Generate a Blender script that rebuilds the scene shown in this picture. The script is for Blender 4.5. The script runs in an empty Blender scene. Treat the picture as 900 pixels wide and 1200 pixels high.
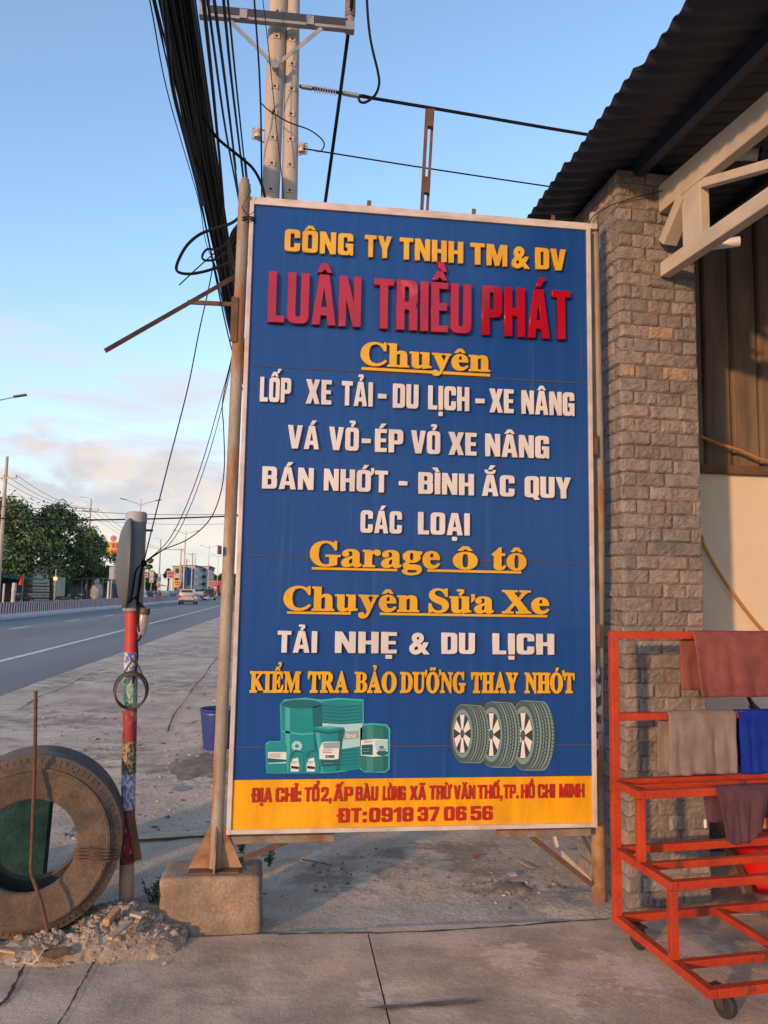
import bpy, bmesh, math, random, unicodedata
from mathutils import Vector, Matrix, noise as mnoise

# ------------------------------------------------------------------ camera, world, sun, exposure
SC = bpy.context.scene
COL = SC.collection
R = math.radians
H = 1.55
FPX = 900.0
YAW, PITCH, ROLL = R(7.0), R(6.09), R(1.0)
_f = Vector((math.sin(YAW)*math.cos(PITCH), math.cos(YAW)*math.cos(PITCH), math.sin(PITCH)))
_r0 = Vector((math.cos(YAW), -math.sin(YAW), 0.0))
_u0 = _r0.cross(_f)
_r = _r0*math.cos(ROLL) + _u0*math.sin(ROLL)
_u = -_r0*math.sin(ROLL) + _u0*math.cos(ROLL)
EYE = Vector((0, 0, H))

cam = bpy.data.cameras.new('camera')
cam.sensor_fit = 'VERTICAL'; cam.sensor_height = 36.0; cam.lens = 36.0*FPX/1200.0
cam.clip_start = 0.05; cam.clip_end = 5000
camo = bpy.data.objects.new('camera', cam); COL.objects.link(camo)
camo.matrix_world = Matrix(((_r.x, _u.x, -_f.x, 0), (_r.y, _u.y, -_f.y, 0), (_r.z, _u.z, -_f.z, H), (0, 0, 0, 1)))
SC.camera = camo

SUN_AZ, SUN_EL = 40.0, 10.5           # light travels towards this azimuth (clockwise from +Y)
W = bpy.data.worlds.new('World'); SC.world = W; W.use_nodes = True
def world():
    nt = W.node_tree; N = nt.nodes; L = nt.links; N.clear()
    def n(t, **k):
        x = N.new(t)
        for a, b in k.items(): setattr(x, a, b)
        return x
    def math_(op, a, b=None, clamp=False):
        m = n('ShaderNodeMath', operation=op, use_clamp=clamp)
        for i, v in enumerate((a, b)):
            if v is None: continue
            if isinstance(v, (int, float)): m.inputs[i].default_value = v
            else: L.new(v, m.inputs[i])
        return m.outputs[0]
    def ramp(v, a, b, lo=0.0, hi=1.0):
        m = n('ShaderNodeMapRange', interpolation_type='SMOOTHSTEP')
        L.new(v, m.inputs[0])
        for i, q in zip((1, 2, 3, 4), (a, b, lo, hi)): m.inputs[i].default_value = q
        return m.outputs[0]
    sky = n('ShaderNodeTexSky', sky_type='NISHITA', sun_disc=False)
    sky.sun_elevation = R(SUN_EL); sky.sun_rotation = R(180 + SUN_AZ)
    sky.air_density = 1.0; sky.dust_density = 0.6; sky.ozone_density = 1.6; sky.altitude = 0
    tc = n('ShaderNodeTexCoord')
    sep = n('ShaderNodeSeparateXYZ'); L.new(tc.outputs['Generated'], sep.inputs[0])
    z = sep.outputs[2]
    def cloud(scale, detail, rough, off):
        mp = n('ShaderNodeMapping'); mp.inputs['Scale'].default_value = scale; mp.inputs['Location'].default_value = off
        L.new(tc.outputs['Generated'], mp.inputs[0])
        nz = n('ShaderNodeTexNoise'); nz.inputs['Scale'].default_value = 1.0
        nz.inputs['Detail'].default_value = detail; nz.inputs['Roughness'].default_value = rough
        L.new(mp.outputs[0], nz.inputs['Vector'])
        return nz.outputs[0]
    gn = n('ShaderNodeVectorMath', operation='MULTIPLY'); L.new(sky.outputs[0], gn.inputs[0]); gn.inputs[1].default_value = SKY_GAIN
    col = gn.outputs[0]
    def mix(fac, a, b):
        m = n('ShaderNodeMix', data_type='RGBA')
        L.new(fac, m.inputs[0])
        for sock, v in ((m.inputs[6], a), (m.inputs[7], b)):
            if isinstance(v, tuple): sock.default_value = v
            else: L.new(v, sock)
        return m.outputs[2]
    # pale moisture towards the horizon
    haze = ramp(z, 0.40, 0.0, 0.0, 0.6)
    col = mix(haze, col, CLOUD_HAZE)
    # thin wisps
    w1 = ramp(cloud((2.2, 2.2, 16), 7, 0.60, (3.6, 0.9, 0.2)), 0.40, 0.60)
    b1 = math_('MULTIPLY', ramp(z, 0.09, 0.16), ramp(z, 0.36, 0.26))
    col = mix(math_('MULTIPLY', math_('MULTIPLY', w1, b1), 0.85), col, CLOUD_WISP)
    # low puffy bank, sunlit and pinkish
    nz = cloud((8, 8, 15), 8, 0.60, (0.3, 1.7, 4.4))
    edge = math_('ADD', z, math_('MULTIPLY', math_('SUBTRACT', nz, 0.5), -0.30))
    b2 = ramp(edge, 0.165, 0.120)
    shade = ramp(cloud((9, 9, 16), 5, 0.6, (5.3, 2.2, 1.4)), 0.38, 0.62)
    cc = mix(shade, CLOUD_LOW_SHADE, CLOUD_LOW)
    dens = ramp(z, -0.02, 0.11, 0.35, 0.85)
    col = mix(math_('MULTIPLY', b2, dens), col, cc)
    bg = n('ShaderNodeBackground'); L.new(col, bg.inputs[0]); bg.inputs[1].default_value = SKY_STRENGTH
    out = n('ShaderNodeOutputWorld'); L.new(bg.outputs[0], out.inputs[0])
SKY_STRENGTH = 0.15
SKY_GAIN = (1.16, 1.18, 1.23)
CLOUD_HAZE = (1.85, 1.95, 2.2, 1)
CLOUD_WISP = (2.35, 2.38, 2.55, 1)
CLOUD_LOW = (2.85, 2.4, 2.15, 1)
CLOUD_LOW_SHADE = (1.95, 1.95, 2.12, 1)
world()

sl = bpy.data.lights.new('sun', 'SUN'); sl.energy = 2.0; sl.angle = R(1.8); sl.color = (0.80, 0.45, 0.21)
so = bpy.data.objects.new('sun', sl); COL.objects.link(so)
_d = Vector((math.sin(R(SUN_AZ))*math.cos(R(SUN_EL)), math.cos(R(SUN_AZ))*math.cos(R(SUN_EL)), -math.sin(R(SUN_EL))))
so.rotation_euler = _d.to_track_quat('-Z', 'Y').to_euler()
so.location = (-30, -30, 20)

vs = SC.view_settings
vs.view_transform = 'Standard'; vs.look = 'None'; vs.gamma = 1.0; vs.exposure = 1.12; vs.use_curve_mapping = False
SC.display_settings.display_device = 'sRGB'
SC.cycles.max_bounces = 6; SC.cycles.diffuse_bounces = 3; SC.cycles.transparent_max_bounces = 8
SC.cycles.use_denoising = True

# ------------------------------------------------------------------ where a sight line of the photograph meets a plane of the place
def ray(x, y): return _f + _r*((x-450.0)/FPX) + _u*((600.0-y)/FPX)
def P(x, y, Y):
    d = ray(x, y); return EYE + d*(Y/d.y)
def G(x, y, z=0.0):
    d = ray(x, y); return EYE + d*((z-H)/d.z)
def PX(x, y, X):
    d = ray(x, y); return EYE + d*(X/d.x)
def PL(x, y, p0, nrm):
    d = ray(x, y); nrm = Vector(nrm); return EYE + d*((Vector(p0)-EYE).dot(nrm)/d.dot(nrm))

# ------------------------------------------------------------------ mesh helpers
rnd = random.Random(11)
class MB:
    def __init__(s): s.v = []; s.f = []; s.m = []; s.c = None
    def add(s, vs_, fs, mi=0):
        o = len(s.v); s.v += [Vector(q) for q in vs_]
        for f in fs: s.f.append([i+o for i in f]); s.m.append(mi)
        return o
    def box(s, a, b, mi=0, M=None, bev=0.0):
        a = Vector(a); b = Vector(b)
        if bev > 0:
            bm = bmesh.new(); bmesh.ops.create_cube(bm, size=1)
            for v in bm.verts: v.co = Vector(((a.x+b.x)/2+v.co.x*(b.x-a.x), (a.y+b.y)/2+v.co.y*(b.y-a.y), (a.z+b.z)/2+v.co.z*(b.z-a.z)))
            bmesh.ops.bevel(bm, geom=bm.edges[:], offset=bev, segments=2, affect='EDGES', profile=0.5)
            s.bm(bm, mi, M); return s
        vs_ = [(x, y, z) for z in (a.z, b.z) for y in (a.y, b.y) for x in (a.x, b.x)]
        if M: vs_ = [M @ Vector(v) for v in vs_]
        s.add(vs_, [(0, 2, 3, 1), (4, 5, 7, 6), (0, 1, 5, 4), (2, 6, 7, 3), (0, 4, 6, 2), (1, 3, 7, 5)], mi); return s
    def bm(s, bm, mi=0, M=None):
        bm.verts.ensure_lookup_table(); bm.verts.index_update()
        s.add([(M @ v.co if M else v.co.copy()) for v in bm.verts], [[v.index for v in f.verts] for f in bm.faces], mi); bm.free()
    def bar(s, p, q, w, h=None, mi=0, up=(0, 0, 1), bev=0.0):
        p = Vector(p); q = Vector(q); h = h or w
        d = q-p; L = d.length; d.normalize(); up = Vector(up)
        if abs(d.dot(up)) > 0.98: up = Vector((0, 1, 0))
        x = d.cross(up).normalized(); u = x.cross(d)
        M = Matrix(((x.x, d.x, u.x, p.x), (x.y, d.y, u.y, p.y), (x.z, d.z, u.z, p.z), (0, 0, 0, 1)))
        return s.box((-w/2, 0, -h/2), (w/2, L, h/2), mi, M, bev)
    def tube(s, pts, r, n=8, mi=0, cap=True):
        pts = [Vector(p) for p in pts]; k = len(pts)
        rs = r if isinstance(r, (list, tuple)) else [r]*k
        prev = None; o = len(s.v); rings = []
        for i, p in enumerate(pts):
            t = (pts[min(i+1, k-1)]-pts[max(i-1, 0)]).normalized()
            if prev is None:
                a = t.cross(Vector((0, 0, 1)))
                if a.length < 0.05: a = t.cross(Vector((0, 1, 0)))
                a.normalize()
            else:
                a = prev - t*prev.dot(t)
                a.normalize()
            prev = a; b = t.cross(a)
            rings.append([p + a*(rs[i]*math.cos(2*math.pi*j/n)) + b*(rs[i]*math.sin(2*math.pi*j/n)) for j in range(n)])
        vs_ = [q for rg in rings for q in rg]; fs = []
        for i in range(k-1):
            for j in range(n):
                fs.append((i*n+j, i*n+(j+1) % n, (i+1)*n+(j+1) % n, (i+1)*n+j))
        if cap: fs.append(tuple(range(n-1, -1, -1))); fs.append(tuple((k-1)*n+j for j in range(n)))
        s.add(vs_, fs, mi); return s
    def lathe(s, prof, n=24, mi=0, M=None, closed=False):
        vs_ = []
        for (r, z) in prof:
            for j in range(n): vs_.append(Vector((r*math.cos(2*math.pi*j/n), r*math.sin(2*math.pi*j/n), z)))
        k = len(prof); fs = []
        for i in range(k if closed else k-1):
            i2 = (i+1) % k
            for j in range(n): fs.append((i*n+j, i*n+(j+1) % n, i2*n+(j+1) % n, i2*n+j))
        if M: vs_ = [M @ v for v in vs_]
        s.add(vs_, fs, mi); return s
    def cyl(s, p, q, r, n=16, mi=0, r2=None): return s.tube([p, q], [r, r if r2 is None else r2], n, mi)
    def prism(s, poly, M, d, mi=0):
        n = len(poly)
        vs_ = [M @ Vector((x, y, 0)) for x, y in poly] + [M @ Vector((x, y, d)) for x, y in poly]
        fs = [tuple(range(n-1, -1, -1)), tuple(range(n, 2*n))] + [(i, (i+1) % n, n+(i+1) % n, n+i) for i in range(n)]
        s.add(vs_, fs, mi); return s
    def build(s, name, mats, parent=None, smooth=False, angle=None):
        me = bpy.data.meshes.new(name)
        off = Vector(parent.get('_o', (0, 0, 0))) if parent is not None else Vector((0, 0, 0))
        me.from_pydata([v-off for v in s.v], [], s.f)
        mats = mats if isinstance(mats, (list, tuple)) else [mats]
        for m in mats: me.materials.append(m)
        if len(mats) > 1: me.polygons.foreach_set('material_index', s.m)
        if s.c is not None:
            ca = me.color_attributes.new('tone', 'FLOAT_COLOR', 'POINT')
            for i, c in enumerate(s.c): ca.data[i].color = (c, c, c, 1) if isinstance(c, float) else c
        bm = bmesh.new(); bm.from_mesh(me); bmesh.ops.recalc_face_normals(bm, faces=bm.faces); bm.to_mesh(me); bm.free()
        if smooth:
            me.polygons.foreach_set('use_smooth', [True]*len(me.polygons))
            me.set_sharp_from_angle(angle=R(angle or 40))
        me.update()
        o = bpy.data.objects.new(name, me); COL.objects.link(o)
        if parent is not None:
            o.parent = parent; o['_o'] = tuple(off)
        return o
def thing(name, label, cat, loc=(0, 0, 0), group=None):
    o = bpy.data.objects.new(name, None); COL.objects.link(o); o.location = loc
    o.empty_display_size = 0.1
    o['label'] = label; o['category'] = cat; o['_o'] = tuple(loc)
    if group: o['group'] = group
    return o
def tag(o, label, cat, group=None):
    o['label'] = label; o['category'] = cat
    if group: o['group'] = group
    return o
def struct(name, mb, m, **k):
    o = mb.build(name, m, **k); o['kind'] = 'structure'; return o
def copy_tree(o, parent=None):
    c = o.copy(); COL.objects.link(c); c.parent = parent
    for ch in [x for x in COL.objects if x.parent == o]: copy_tree(ch, c)
    return c
def Rz(a): return Matrix.Rotation(a, 4, 'Z')
def T(*p): return Matrix.Translation(Vector(p))
def spline(pts, n=6):
    pts = [Vector(p) for p in pts]; out = []
    q = [pts[0]*2-pts[1]] + pts + [pts[-1]*2-pts[-2]]
    for i in range(1, len(q)-2):
        for j in range(n):
            t = j/n; a, b, c, d = q[i-1], q[i], q[i+1], q[i+2]
            out.append(0.5*((2*b)+(c-a)*t+(2*a-5*b+4*c-d)*t*t+(3*b-a-3*c+d)*t**3))
    out.append(pts[-1]); return out

# ------------------------------------------------------------------ materials
MATS = {}
def mat(name, c, rough=0.6, metal=0.0, c2=None, scale=6.0, detail=5.0, lo=0.4, hi=0.65, bump=0.0, bscale=None, stretch=(1, 1, 1), c3=None, s3=2.0, lo3=0.55, hi3=0.7, spec=0.5, coords='Object', tone=False, trans=0.0, emit=None, dist=0.01, speck=0.0, sps=130.0):
    if name in MATS: return MATS[name]
    m = bpy.data.materials.new(name); MATS[name] = m; m.use_nodes = True
    nt = m.node_tree; N = nt.nodes; L = nt.links; b = N['Principled BSDF']
    b.inputs['Base Color'].default_value = (*c, 1); b.inputs['Roughness'].default_value = rough; b.inputs['Metallic'].default_value = metal
    b.inputs['Specular IOR Level'].default_value = spec
    if trans: b.inputs['Transmission Weight'].default_value = trans
    tc = N.new('ShaderNodeTexCoord'); mp = N.new('ShaderNodeMapping'); mp.inputs['Scale'].default_value = stretch
    L.new(tc.outputs[coords], mp.inputs[0])
    def nz(s, d=detail, r=0.6):
        x = N.new('ShaderNodeTexNoise'); x.inputs['Scale'].default_value = s; x.inputs['Detail'].default_value = d; x.inputs['Roughness'].default_value = r
        L.new(mp.outputs[0], x.inputs['Vector']); return x.outputs[0]
    def rng(v, a, e, o0=0, o1=1):
        x = N.new('ShaderNodeMapRange'); L.new(v, x.inputs[0])
        for i, q in zip((1, 2, 3, 4), (a, e, o0, o1)): x.inputs[i].default_value = q
        return x.outputs[0]
    col = None
    def mix(fac, a, bb, blend='MIX'):
        x = N.new('ShaderNodeMix'); x.data_type = 'RGBA'; x.blend_type = blend
        if isinstance(fac, float): x.inputs[0].default_value = fac
        else: L.new(fac, x.inputs[0])
        for sk, v in ((x.inputs[6], a), (x.inputs[7], bb)):
            if isinstance(v, tuple): sk.default_value = (*v[:3], 1)
            else: L.new(v, sk)
        return x.outputs[2]
    if c2 is not None: col = mix(rng(nz(scale), lo, hi), c, c2)
    if c3 is not None: col = mix(rng(nz(s3, 6, 0.65), lo3, hi3), col if col is not None else c, c3)
    if speck:
        col = mix(1.0, col if col is not None else c, None, 'MULTIPLY') if False else col
        x = N.new('ShaderNodeMix'); x.data_type = 'RGBA'; x.blend_type = 'MULTIPLY'; x.inputs[0].default_value = 1.0
        if col is not None: L.new(col, x.inputs[6])
        else: x.inputs[6].default_value = (*c, 1)
        cb = N.new('ShaderNodeCombineColor'); sv = rng(nz(sps, 3, .7), .30, .70, 1-speck, 1+speck*.8)
        for i in range(3): L.new(sv, cb.inputs[i])
        L.new(cb.outputs[0], x.inputs[7]); col = x.outputs[2]
    if tone:
        at = N.new('ShaderNodeVertexColor'); at.layer_name = 'tone'
        col = mix(1.0, col if col is not None else c, at.outputs[0], 'MULTIPLY')
    if col is not None: L.new(col, b.inputs['Base Color'])
    if bump:
        bp = N.new('ShaderNodeBump'); bp.inputs['Strength'].default_value = bump; bp.inputs['Distance'].default_value = dist
        L.new(nz(bscale or scale*3, 6, 0.65), bp.inputs['Height']); L.new(bp.outputs[0], b.inputs['Normal'])
    if emit:
        b.inputs['Emission Color'].default_value = (*emit[:3], 1); b.inputs['Emission Strength'].default_value = emit[3]
    m['_x'] = 1
    return m
# ------------------------------------------------------------------ ground, road, verge, pavement
M_EARTH = mat('dusty_earth', (0.20, 0.165, 0.135), 0.95, c2=(0.13, 0.115, 0.10), scale=0.15, bump=0.3, bscale=3)
M_ASPH = mat('asphalt', (0.21, 0.205, 0.195), 0.85, c2=(0.15, 0.15, 0.148), scale=0.35, bump=0.25, bscale=60, stretch=(1, 0.12, 1), speck=.15, c3=(0.20, 0.195, 0.18), s3=0.8, lo3=0.55, hi3=0.75, spec=0.35)
M_VERGE = mat('worn_verge_concrete', (0.56, 0.44, 0.335), 0.92, c2=(0.38, 0.30, 0.235), scale=0.9, bump=0.7, bscale=22, speck=.32, sps=70, c3=(0.27, 0.21, 0.155), s3=0.5, lo3=0.52, hi3=0.68, dist=0.02)
M_APRON = mat('stained_concrete', (0.57, 0.43, 0.32), 0.88, c2=(0.36, 0.272, 0.205), scale=2.6, bump=0.45, speck=.28, sps=110, bscale=30, c3=(0.20, 0.165, 0.135), s3=1.6, lo3=0.57, hi3=0.78, detail=8)
M_CRACK = mat('crack_dirt', (0.05, 0.042, 0.036), 1.0)
M_PAINT = mat('worn_road_paint', (0.62, 0.62, 0.58), 0.8, c2=(0.38, 0.38, 0.36), scale=6, lo=0.45, hi=0.7)
M_YPAINT = mat('faded_yellow_kerb_paint', (0.55, 0.46, 0.26), 0.9, c2=(0.32, 0.29, 0.24), scale=5)

g = MB(); g.add([(-1500, -300, -0.16), (1500, -300, -0.16), (1500, 3000, -0.16), (-1500, 3000, -0.16)], [(0, 1, 2, 3)])
struct('ground', g, M_EARTH)

def strip(name, left, right, z, m, seg=1):
    b = MB(); n = len(left)
    for (x0, y0), (x1, y1) in zip(left, right): b.add([(x0, y0, z), (x1, y1, z)], [])
    b.f = [[2*i, 2*i+1, 2*i+3, 2*i+2] for i in range(n-1)]; b.m = [0]*(n-1)
    return struct(name, b, m)
YS = [-60, 0, 20, 45, 75, 110, 160, 230, 320, 460, 700]
def bend(y): return -0.00020*max(0.0, y-60)**2 if y < 400 else -0.0002*340**2 - 0.136*(y-400)
strip('road', [(-30.5+bend(y)*1.0, y) for y in YS], [(-3.9+bend(y), y) for y in YS], -0.055, M_ASPH)
def edge_x(y): return -6.1 - 0.017*min(max(y-15, 0), 90) + bend(y)
YL = [-20, 10, 20, 30, 45, 60, 80, 100, 130, 170, 230, 320]
strip('edge_line', [(edge_x(y)-0.09, y) for y in YL], [(edge_x(y)+0.09, y) for y in YL], -0.049, M_PAINT)
for k in range(26):
    y = 15.4 + k*8.0
    x = -10.35 - 0.008*min(y, 100) + bend(y)
    b = MB(); b.add([(x-0.08, y, -0.049), (x+0.08, y, -0.049), (x+0.08, y+2.6, -0.049), (x-0.08, y+2.6, -0.049)], [(0, 1, 2, 3)])
    struct('lane_dash', b, M_PAINT)

def gridmesh(xs, ys, fz):
    b = MB(); nx = len(xs)
    for y in ys:
        for x in xs: b.v.append(Vector((x, y, fz(x, y))))
    for j in range(len(ys)-1):
        for i in range(nx-1):
            b.f.append([j*nx+i, j*nx+i+1, (j+1)*nx+i+1, (j+1)*nx+i]); b.m.append(0)
    return b
# verge between the pavement slab and the asphalt: slightly lower, uneven
def vz(x, y):
    ramp = min(1.0, max(0.0, (y-3.72)/0.42))
    nn = mnoise.noise((x*0.9, y*0.9, 0.3))*0.014 + mnoise.noise((x*4, y*4, 2.3))*0.010 + mnoise.noise((x*11, y*11, 5.3))*0.006
    st_ = 0.03*max(0.0, 1-((x-1.62)/.34)**2-((y-3.98)/.28)**2)**.6 if ((x-1.62)/.34)**2+((y-3.98)/.28)**2 < 1 else 0.0
    return -0.012 - 0.026*ramp + nn*(0.35+ramp*0.65) + st_*(1+.5*mnoise.noise((x*6, y*6, 8)))
xs = [-4.15 + 0.07*i for i in range(int(7.0/0.07))] + [2.9+0.5*i for i in range(6)] + [8, 15]
ys = []; y = 3.70
while y < 190: ys.append(y); y += 0.045 + max(0, (y-5))*0.018
vb = gridmesh(xs, ys, vz)
for v in vb.v:
    if v.y > 60: v.x += bend(v.y)
struct('verge', vb, M_VERGE)
vb2 = gridmesh([-4.15+0.4*i for i in range(6)], [-12+0.5*i for i in range(32)], lambda x, y: -0.03+mnoise.noise((x, y, 1))*0.01)
struct('verge_near', vb2, M_VERGE)
# rough lip of the pavement and the broken edge
def az(x, y): return mnoise.noise((x*0.7, y*0.7, 9))*0.004 + mnoise.noise((x*6, y*6, 4))*0.0012
JX0 = G(432, 1097); JX1 = G(457, 1200)
def joint_x(y): return JX0.x + (JX1.x-JX0.x)*(JX0.y-y)/(JX0.y-JX1.y)
def slab(name, xf0, xf1, y0, y1, m):
    b = MB(); nu, nv = 46, 60
    for j in range(nv+1):
        y = y0+(y1-y0)*j/nv
        for i in range(nu+1):
            x = xf0(y)+(xf1(y)-xf0(y))*i/nu
            yy = y + (0.012*mnoise.noise((x*5, 1.1, 0))+0.018*mnoise.noise((x*1.7, 7.1, 0)) if j == nv else 0)
            b.v.append(Vector((x, yy, az(x, yy))))
    w = nu+1
    for j in range(nv):
        for i in range(nu): b.f.append([j*w+i, j*w+i+1, (j+1)*w+i+1, (j+1)*w+i]); b.m.append(0)
    rim = [i for i in range(w)] + [j*w+nu for j in range(1, nv+1)] + [nv*w+i for i in range(nu-1, -1, -1)] + [j*w for j in range(nv-1, 0, -1)]
    o = len(b.v)
    for k in rim: b.v.append(b.v[k]-Vector((0, 0, 0.13)))
    n = len(rim)
    for k in range(n): b.f.append([rim[k], o+k, o+(k+1) % n, rim[(k+1) % n]]); b.m.append(0)
    return struct(name, b, m)
YA = 3.72
slab('pavement', lambda y: -2.4, lambda y: joint_x(y)-0.003, -2.0, YA, M_APRON)
slab('pavement', lambda y: joint_x(y)+0.004, lambda y: 8.0, -2.0, YA+0.02, M_APRON)
slab('pavement_inner', lambda y: 1.72, lambda y: 8.0, YA+0.03, 4.75, M_APRON)

def crack(pts, w0, name='pavement_crack', z=0.0065):
    b = MB(); q = spline(pts, 6); n = len(q); r_ = random.Random(len(pts)*7+int(abs(q[0].x)*100))
    for i, p in enumerate(q):
        t = (q[min(i+1, n-1)]-q[max(i-1, 0)]).normalized(); s = Vector((-t.y, t.x, 0))
        wv = w0*(0.3+0.9*r_.random())*(1 if 0 < i < n-1 else 0.1)
        j = s*(r_.random()-0.5)*w0*1.2
        zz = Vector((0, 0, z))
        b.v += [p+j+s*wv+zz, p+j-s*wv+zz]
    for i in range(n-1): b.f.append([2*i, 2*i+1, 2*i+3, 2*i+2]); b.m.append(0)
    return struct(name, b, M_CRACK)
crack([G(-5, 1186), G(12, 1165), G(24, 1140), G(36, 1122)], 0.008)
crack([G(66, 1205), G(82, 1180), G(92, 1160), G(104, 1140), G(112, 1122)], 0.004)
crack([G(300, 1094), G(345, 1095), G(400, 1094), G(450, 1094), G(520, 1091), G(600, 1086), G(660, 1081), G(720, 1077)], 0.007, z=0.004)
for a in ([(262, 762), (247, 780), (240, 792), (229, 803), (218, 820), (204, 838), (196, 860)], [(252, 842), (243, 846), (232, 845), (221, 849), (210, 848)], [(20, 834), (48, 816), (75, 806), (105, 790), (128, 783)]):
    crack([G(x, y_, -0.038) for x, y_ in a], 0.010, 'verge_crack', 0.010)
# dark patch on the pavement near the joint and pale flaked paint under the trolley
M_STAIN = mat('oil_stain', (0.085, 0.075, 0.068), 0.7, c2=(0.15, 0.13, 0.12), scale=9)
def blob(name, m, c, rx, ry, seed, z=0.006, n=26, rot=0.0, jag=0.55):
    b = MB(); r_ = random.Random(seed)
    ring = []
    for i in range(n):
        a = 2*math.pi*i/n
        k = 1 + jag*(mnoise.noise((math.cos(a)*1.6+seed, math.sin(a)*1.6, seed*0.37)) + 0.5*(r_.random()-0.5))
        x, y_ = rx*k*math.cos(a), ry*k*math.sin(a)
        ring.append((c.x+x*math.cos(rot)-y_*math.sin(rot), c.y+x*math.sin(rot)+y_*math.cos(rot), c.z+z))
    b.add([(c.x, c.y, c.z+z)]+ring, [(0, 1+i, 1+(i+1) % n) for i in range(n)])
    return b
# flaked pale paint and dark grime on the slab around the trolley, part of the concrete's own colour
def flaked(m, spots, col, scale, lo, hi, amt):
    nt = m.node_tree; N = nt.nodes; L = nt.links; b = N['Principled BSDF']
    src = b.inputs['Base Color'].links[0].from_socket
    tc = N.new('ShaderNodeTexCoord')
    def mth(op, a, c=None, cl=False):
        x = N.new('ShaderNodeMath'); x.operation = op; x.use_clamp = cl
        for i, v in enumerate((a, c)):
            if v is None: continue
            if isinstance(v, (int, float)): x.inputs[i].default_value = v
            else: L.new(v, x.inputs[i])
        return x.outputs[0]
    mask = None
    for (px, py, rad) in spots:
        c = G(px, py); d = N.new('ShaderNodeVectorMath'); d.operation = 'DISTANCE'; L.new(tc.outputs['Object'], d.inputs[0]); d.inputs[1].default_value = (c.x, c.y, 0)
        w_ = mth('SUBTRACT', 1.0, mth('DIVIDE', d.outputs['Value'], rad), True)
        mask = w_ if mask is None else mth('MAXIMUM', mask, w_)
    mp = N.new('ShaderNodeMapping'); mp.inputs['Scale'].default_value = (1, 1.5, 1); mp.inputs['Rotation'].default_value = (0, 0, .5); L.new(tc.outputs['Object'], mp.inputs[0])
    nz = N.new('ShaderNodeTexNoise'); nz.inputs['Scale'].default_value = scale; nz.inputs['Detail'].default_value = 7; nz.inputs['Roughness'].default_value = .58; nz.inputs['Distortion'].default_value = .4
    L.new(mp.outputs[0], nz.inputs['Vector'])
    v = mth('ADD', nz.outputs[0], mth('MULTIPLY', mth('SUBTRACT', mask, 1.0), .42))
    r_ = N.new('ShaderNodeMapRange'); L.new(v, r_.inputs[0])
    for i, q in zip((1, 2, 3, 4), (lo, hi, 0, amt)): r_.inputs[i].default_value = q
    x = N.new('ShaderNodeMix'); x.data_type = 'RGBA'; L.new(r_.outputs[0], x.inputs[0]); L.new(src, x.inputs[6]); x.inputs[7].default_value = (*col, 1)
    L.new(x.outputs[2], b.inputs['Base Color'])
flaked(M_APRON, [(560, 1175, .55), (640, 1110, .5), (800, 1090, .7), (430, 1185, .3), (250, 1150, .6)], (.22, .17, .13), 5.5, .28, .56, .6)
flaked(M_APRON, [(740, 1140, .42), (665, 1175, .25), (820, 1110, .45), (450, 1160, .22), (600, 1120, .3)], (.64, .50, .40), 13.0, .355, .395, .7)
SPV = [(100, 880, 2.2), (230, 900, 1.6), (40, 840, 3.0), (200, 800, 3.0), (230, 760, 6.0), (420, 1020, 1.0), (600, 1035, .9), (520, 1000, 1.2), (120, 790, 4.0)]
flaked(M_VERGE, SPV, (.23, .18, .135), 1.7, .34, .47, .75)
flaked(M_VERGE, SPV, (.62, .53, .43), 3.1, .40, .50, .6)
flaked(M_VERGE, SPV, (.19, .15, .115), 7.0, .45, .52, .55)
st = MB()
for k, (x, y_, rx, ry) in enumerate(((505, 1179, 0.18, 0.016), (470, 1181, 0.10, 0.01), (548, 1176, 0.06, 0.008))):
    q = blob('x', None, G(x, y_), rx, ry, k+40, 0.0068+0.0002*k, 30, 0.05, 0.7); st.add(q.v, q.f)
struct('pavement_stain', st, M_STAIN)
# faded yellow kerb line across the verge behind the post
b = MB(); a0, a1 = G(150, 984, -0.038), G(268, 977, -0.038)
for k in range(9):
    p = a0.lerp(a1, k/8); b.v += [p+Vector((0, -0.05, 0.014)), p+Vector((0, 0.06, 0.014))]
b.f = [[2*i, 2*i+2, 2*i+3, 2*i+1] for i in range(8)]; b.m = [0]*8
struct('kerb_line', b, M_YPAINT)

# ------------------------------------------------------------------ the garage: pillar, wall, roof, truss (one building)
M_STONE = mat('split_stone', (0.235, 0.208, 0.19), 0.95, c2=(0.17, 0.15, 0.14), scale=14, speck=.22, sps=90, bump=0.55, bscale=45, tone=True, dist=0.012)
M_MORTAR = mat('grey_mortar', (0.30, 0.26, 0.22), 0.95, c2=(0.22, 0.19, 0.165), scale=10, bump=0.4)
M_PLASTER = mat('beige_plaster', (0.68, 0.57, 0.46), 0.85, c2=(0.63, 0.53, 0.42), scale=1.6, bump=0.08, c3=(0.42, 0.38, 0.32), s3=1.3, lo3=0.62, hi3=0.8)
M_DADO = mat('dado_shadow', (0.07, 0.058, 0.05), 0.9, c2=(0.035, 0.03, 0.028), scale=3)  # wall foot painted near black, its shadow put into the colour
M_SIDING = mat('old_metal_siding', (0.19, 0.13, 0.09), 0.75, c2=(0.09, 0.066, 0.05), scale=2.2, stretch=(4, 4, 0.5), bump=0.1)
M_ROOF = mat('dark_roof_sheet', (0.030, 0.038, 0.056), 0.6, c2=(0.02, 0.026, 0.040), scale=1.5, stretch=(0.5, 3, 1), metal=0.2)
M_PURLIN = mat('blue_black_steel', (0.028, 0.032, 0.05), 0.55)
M_TRUSS = mat('dusty_cream_steel', (0.50, 0.43, 0.355), 0.7, c2=(0.40, 0.345, 0.285), scale=3.5, c3=(0.25, 0.16, 0.10), s3=6, lo3=0.68, hi3=0.8, bump=0.05)
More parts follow.
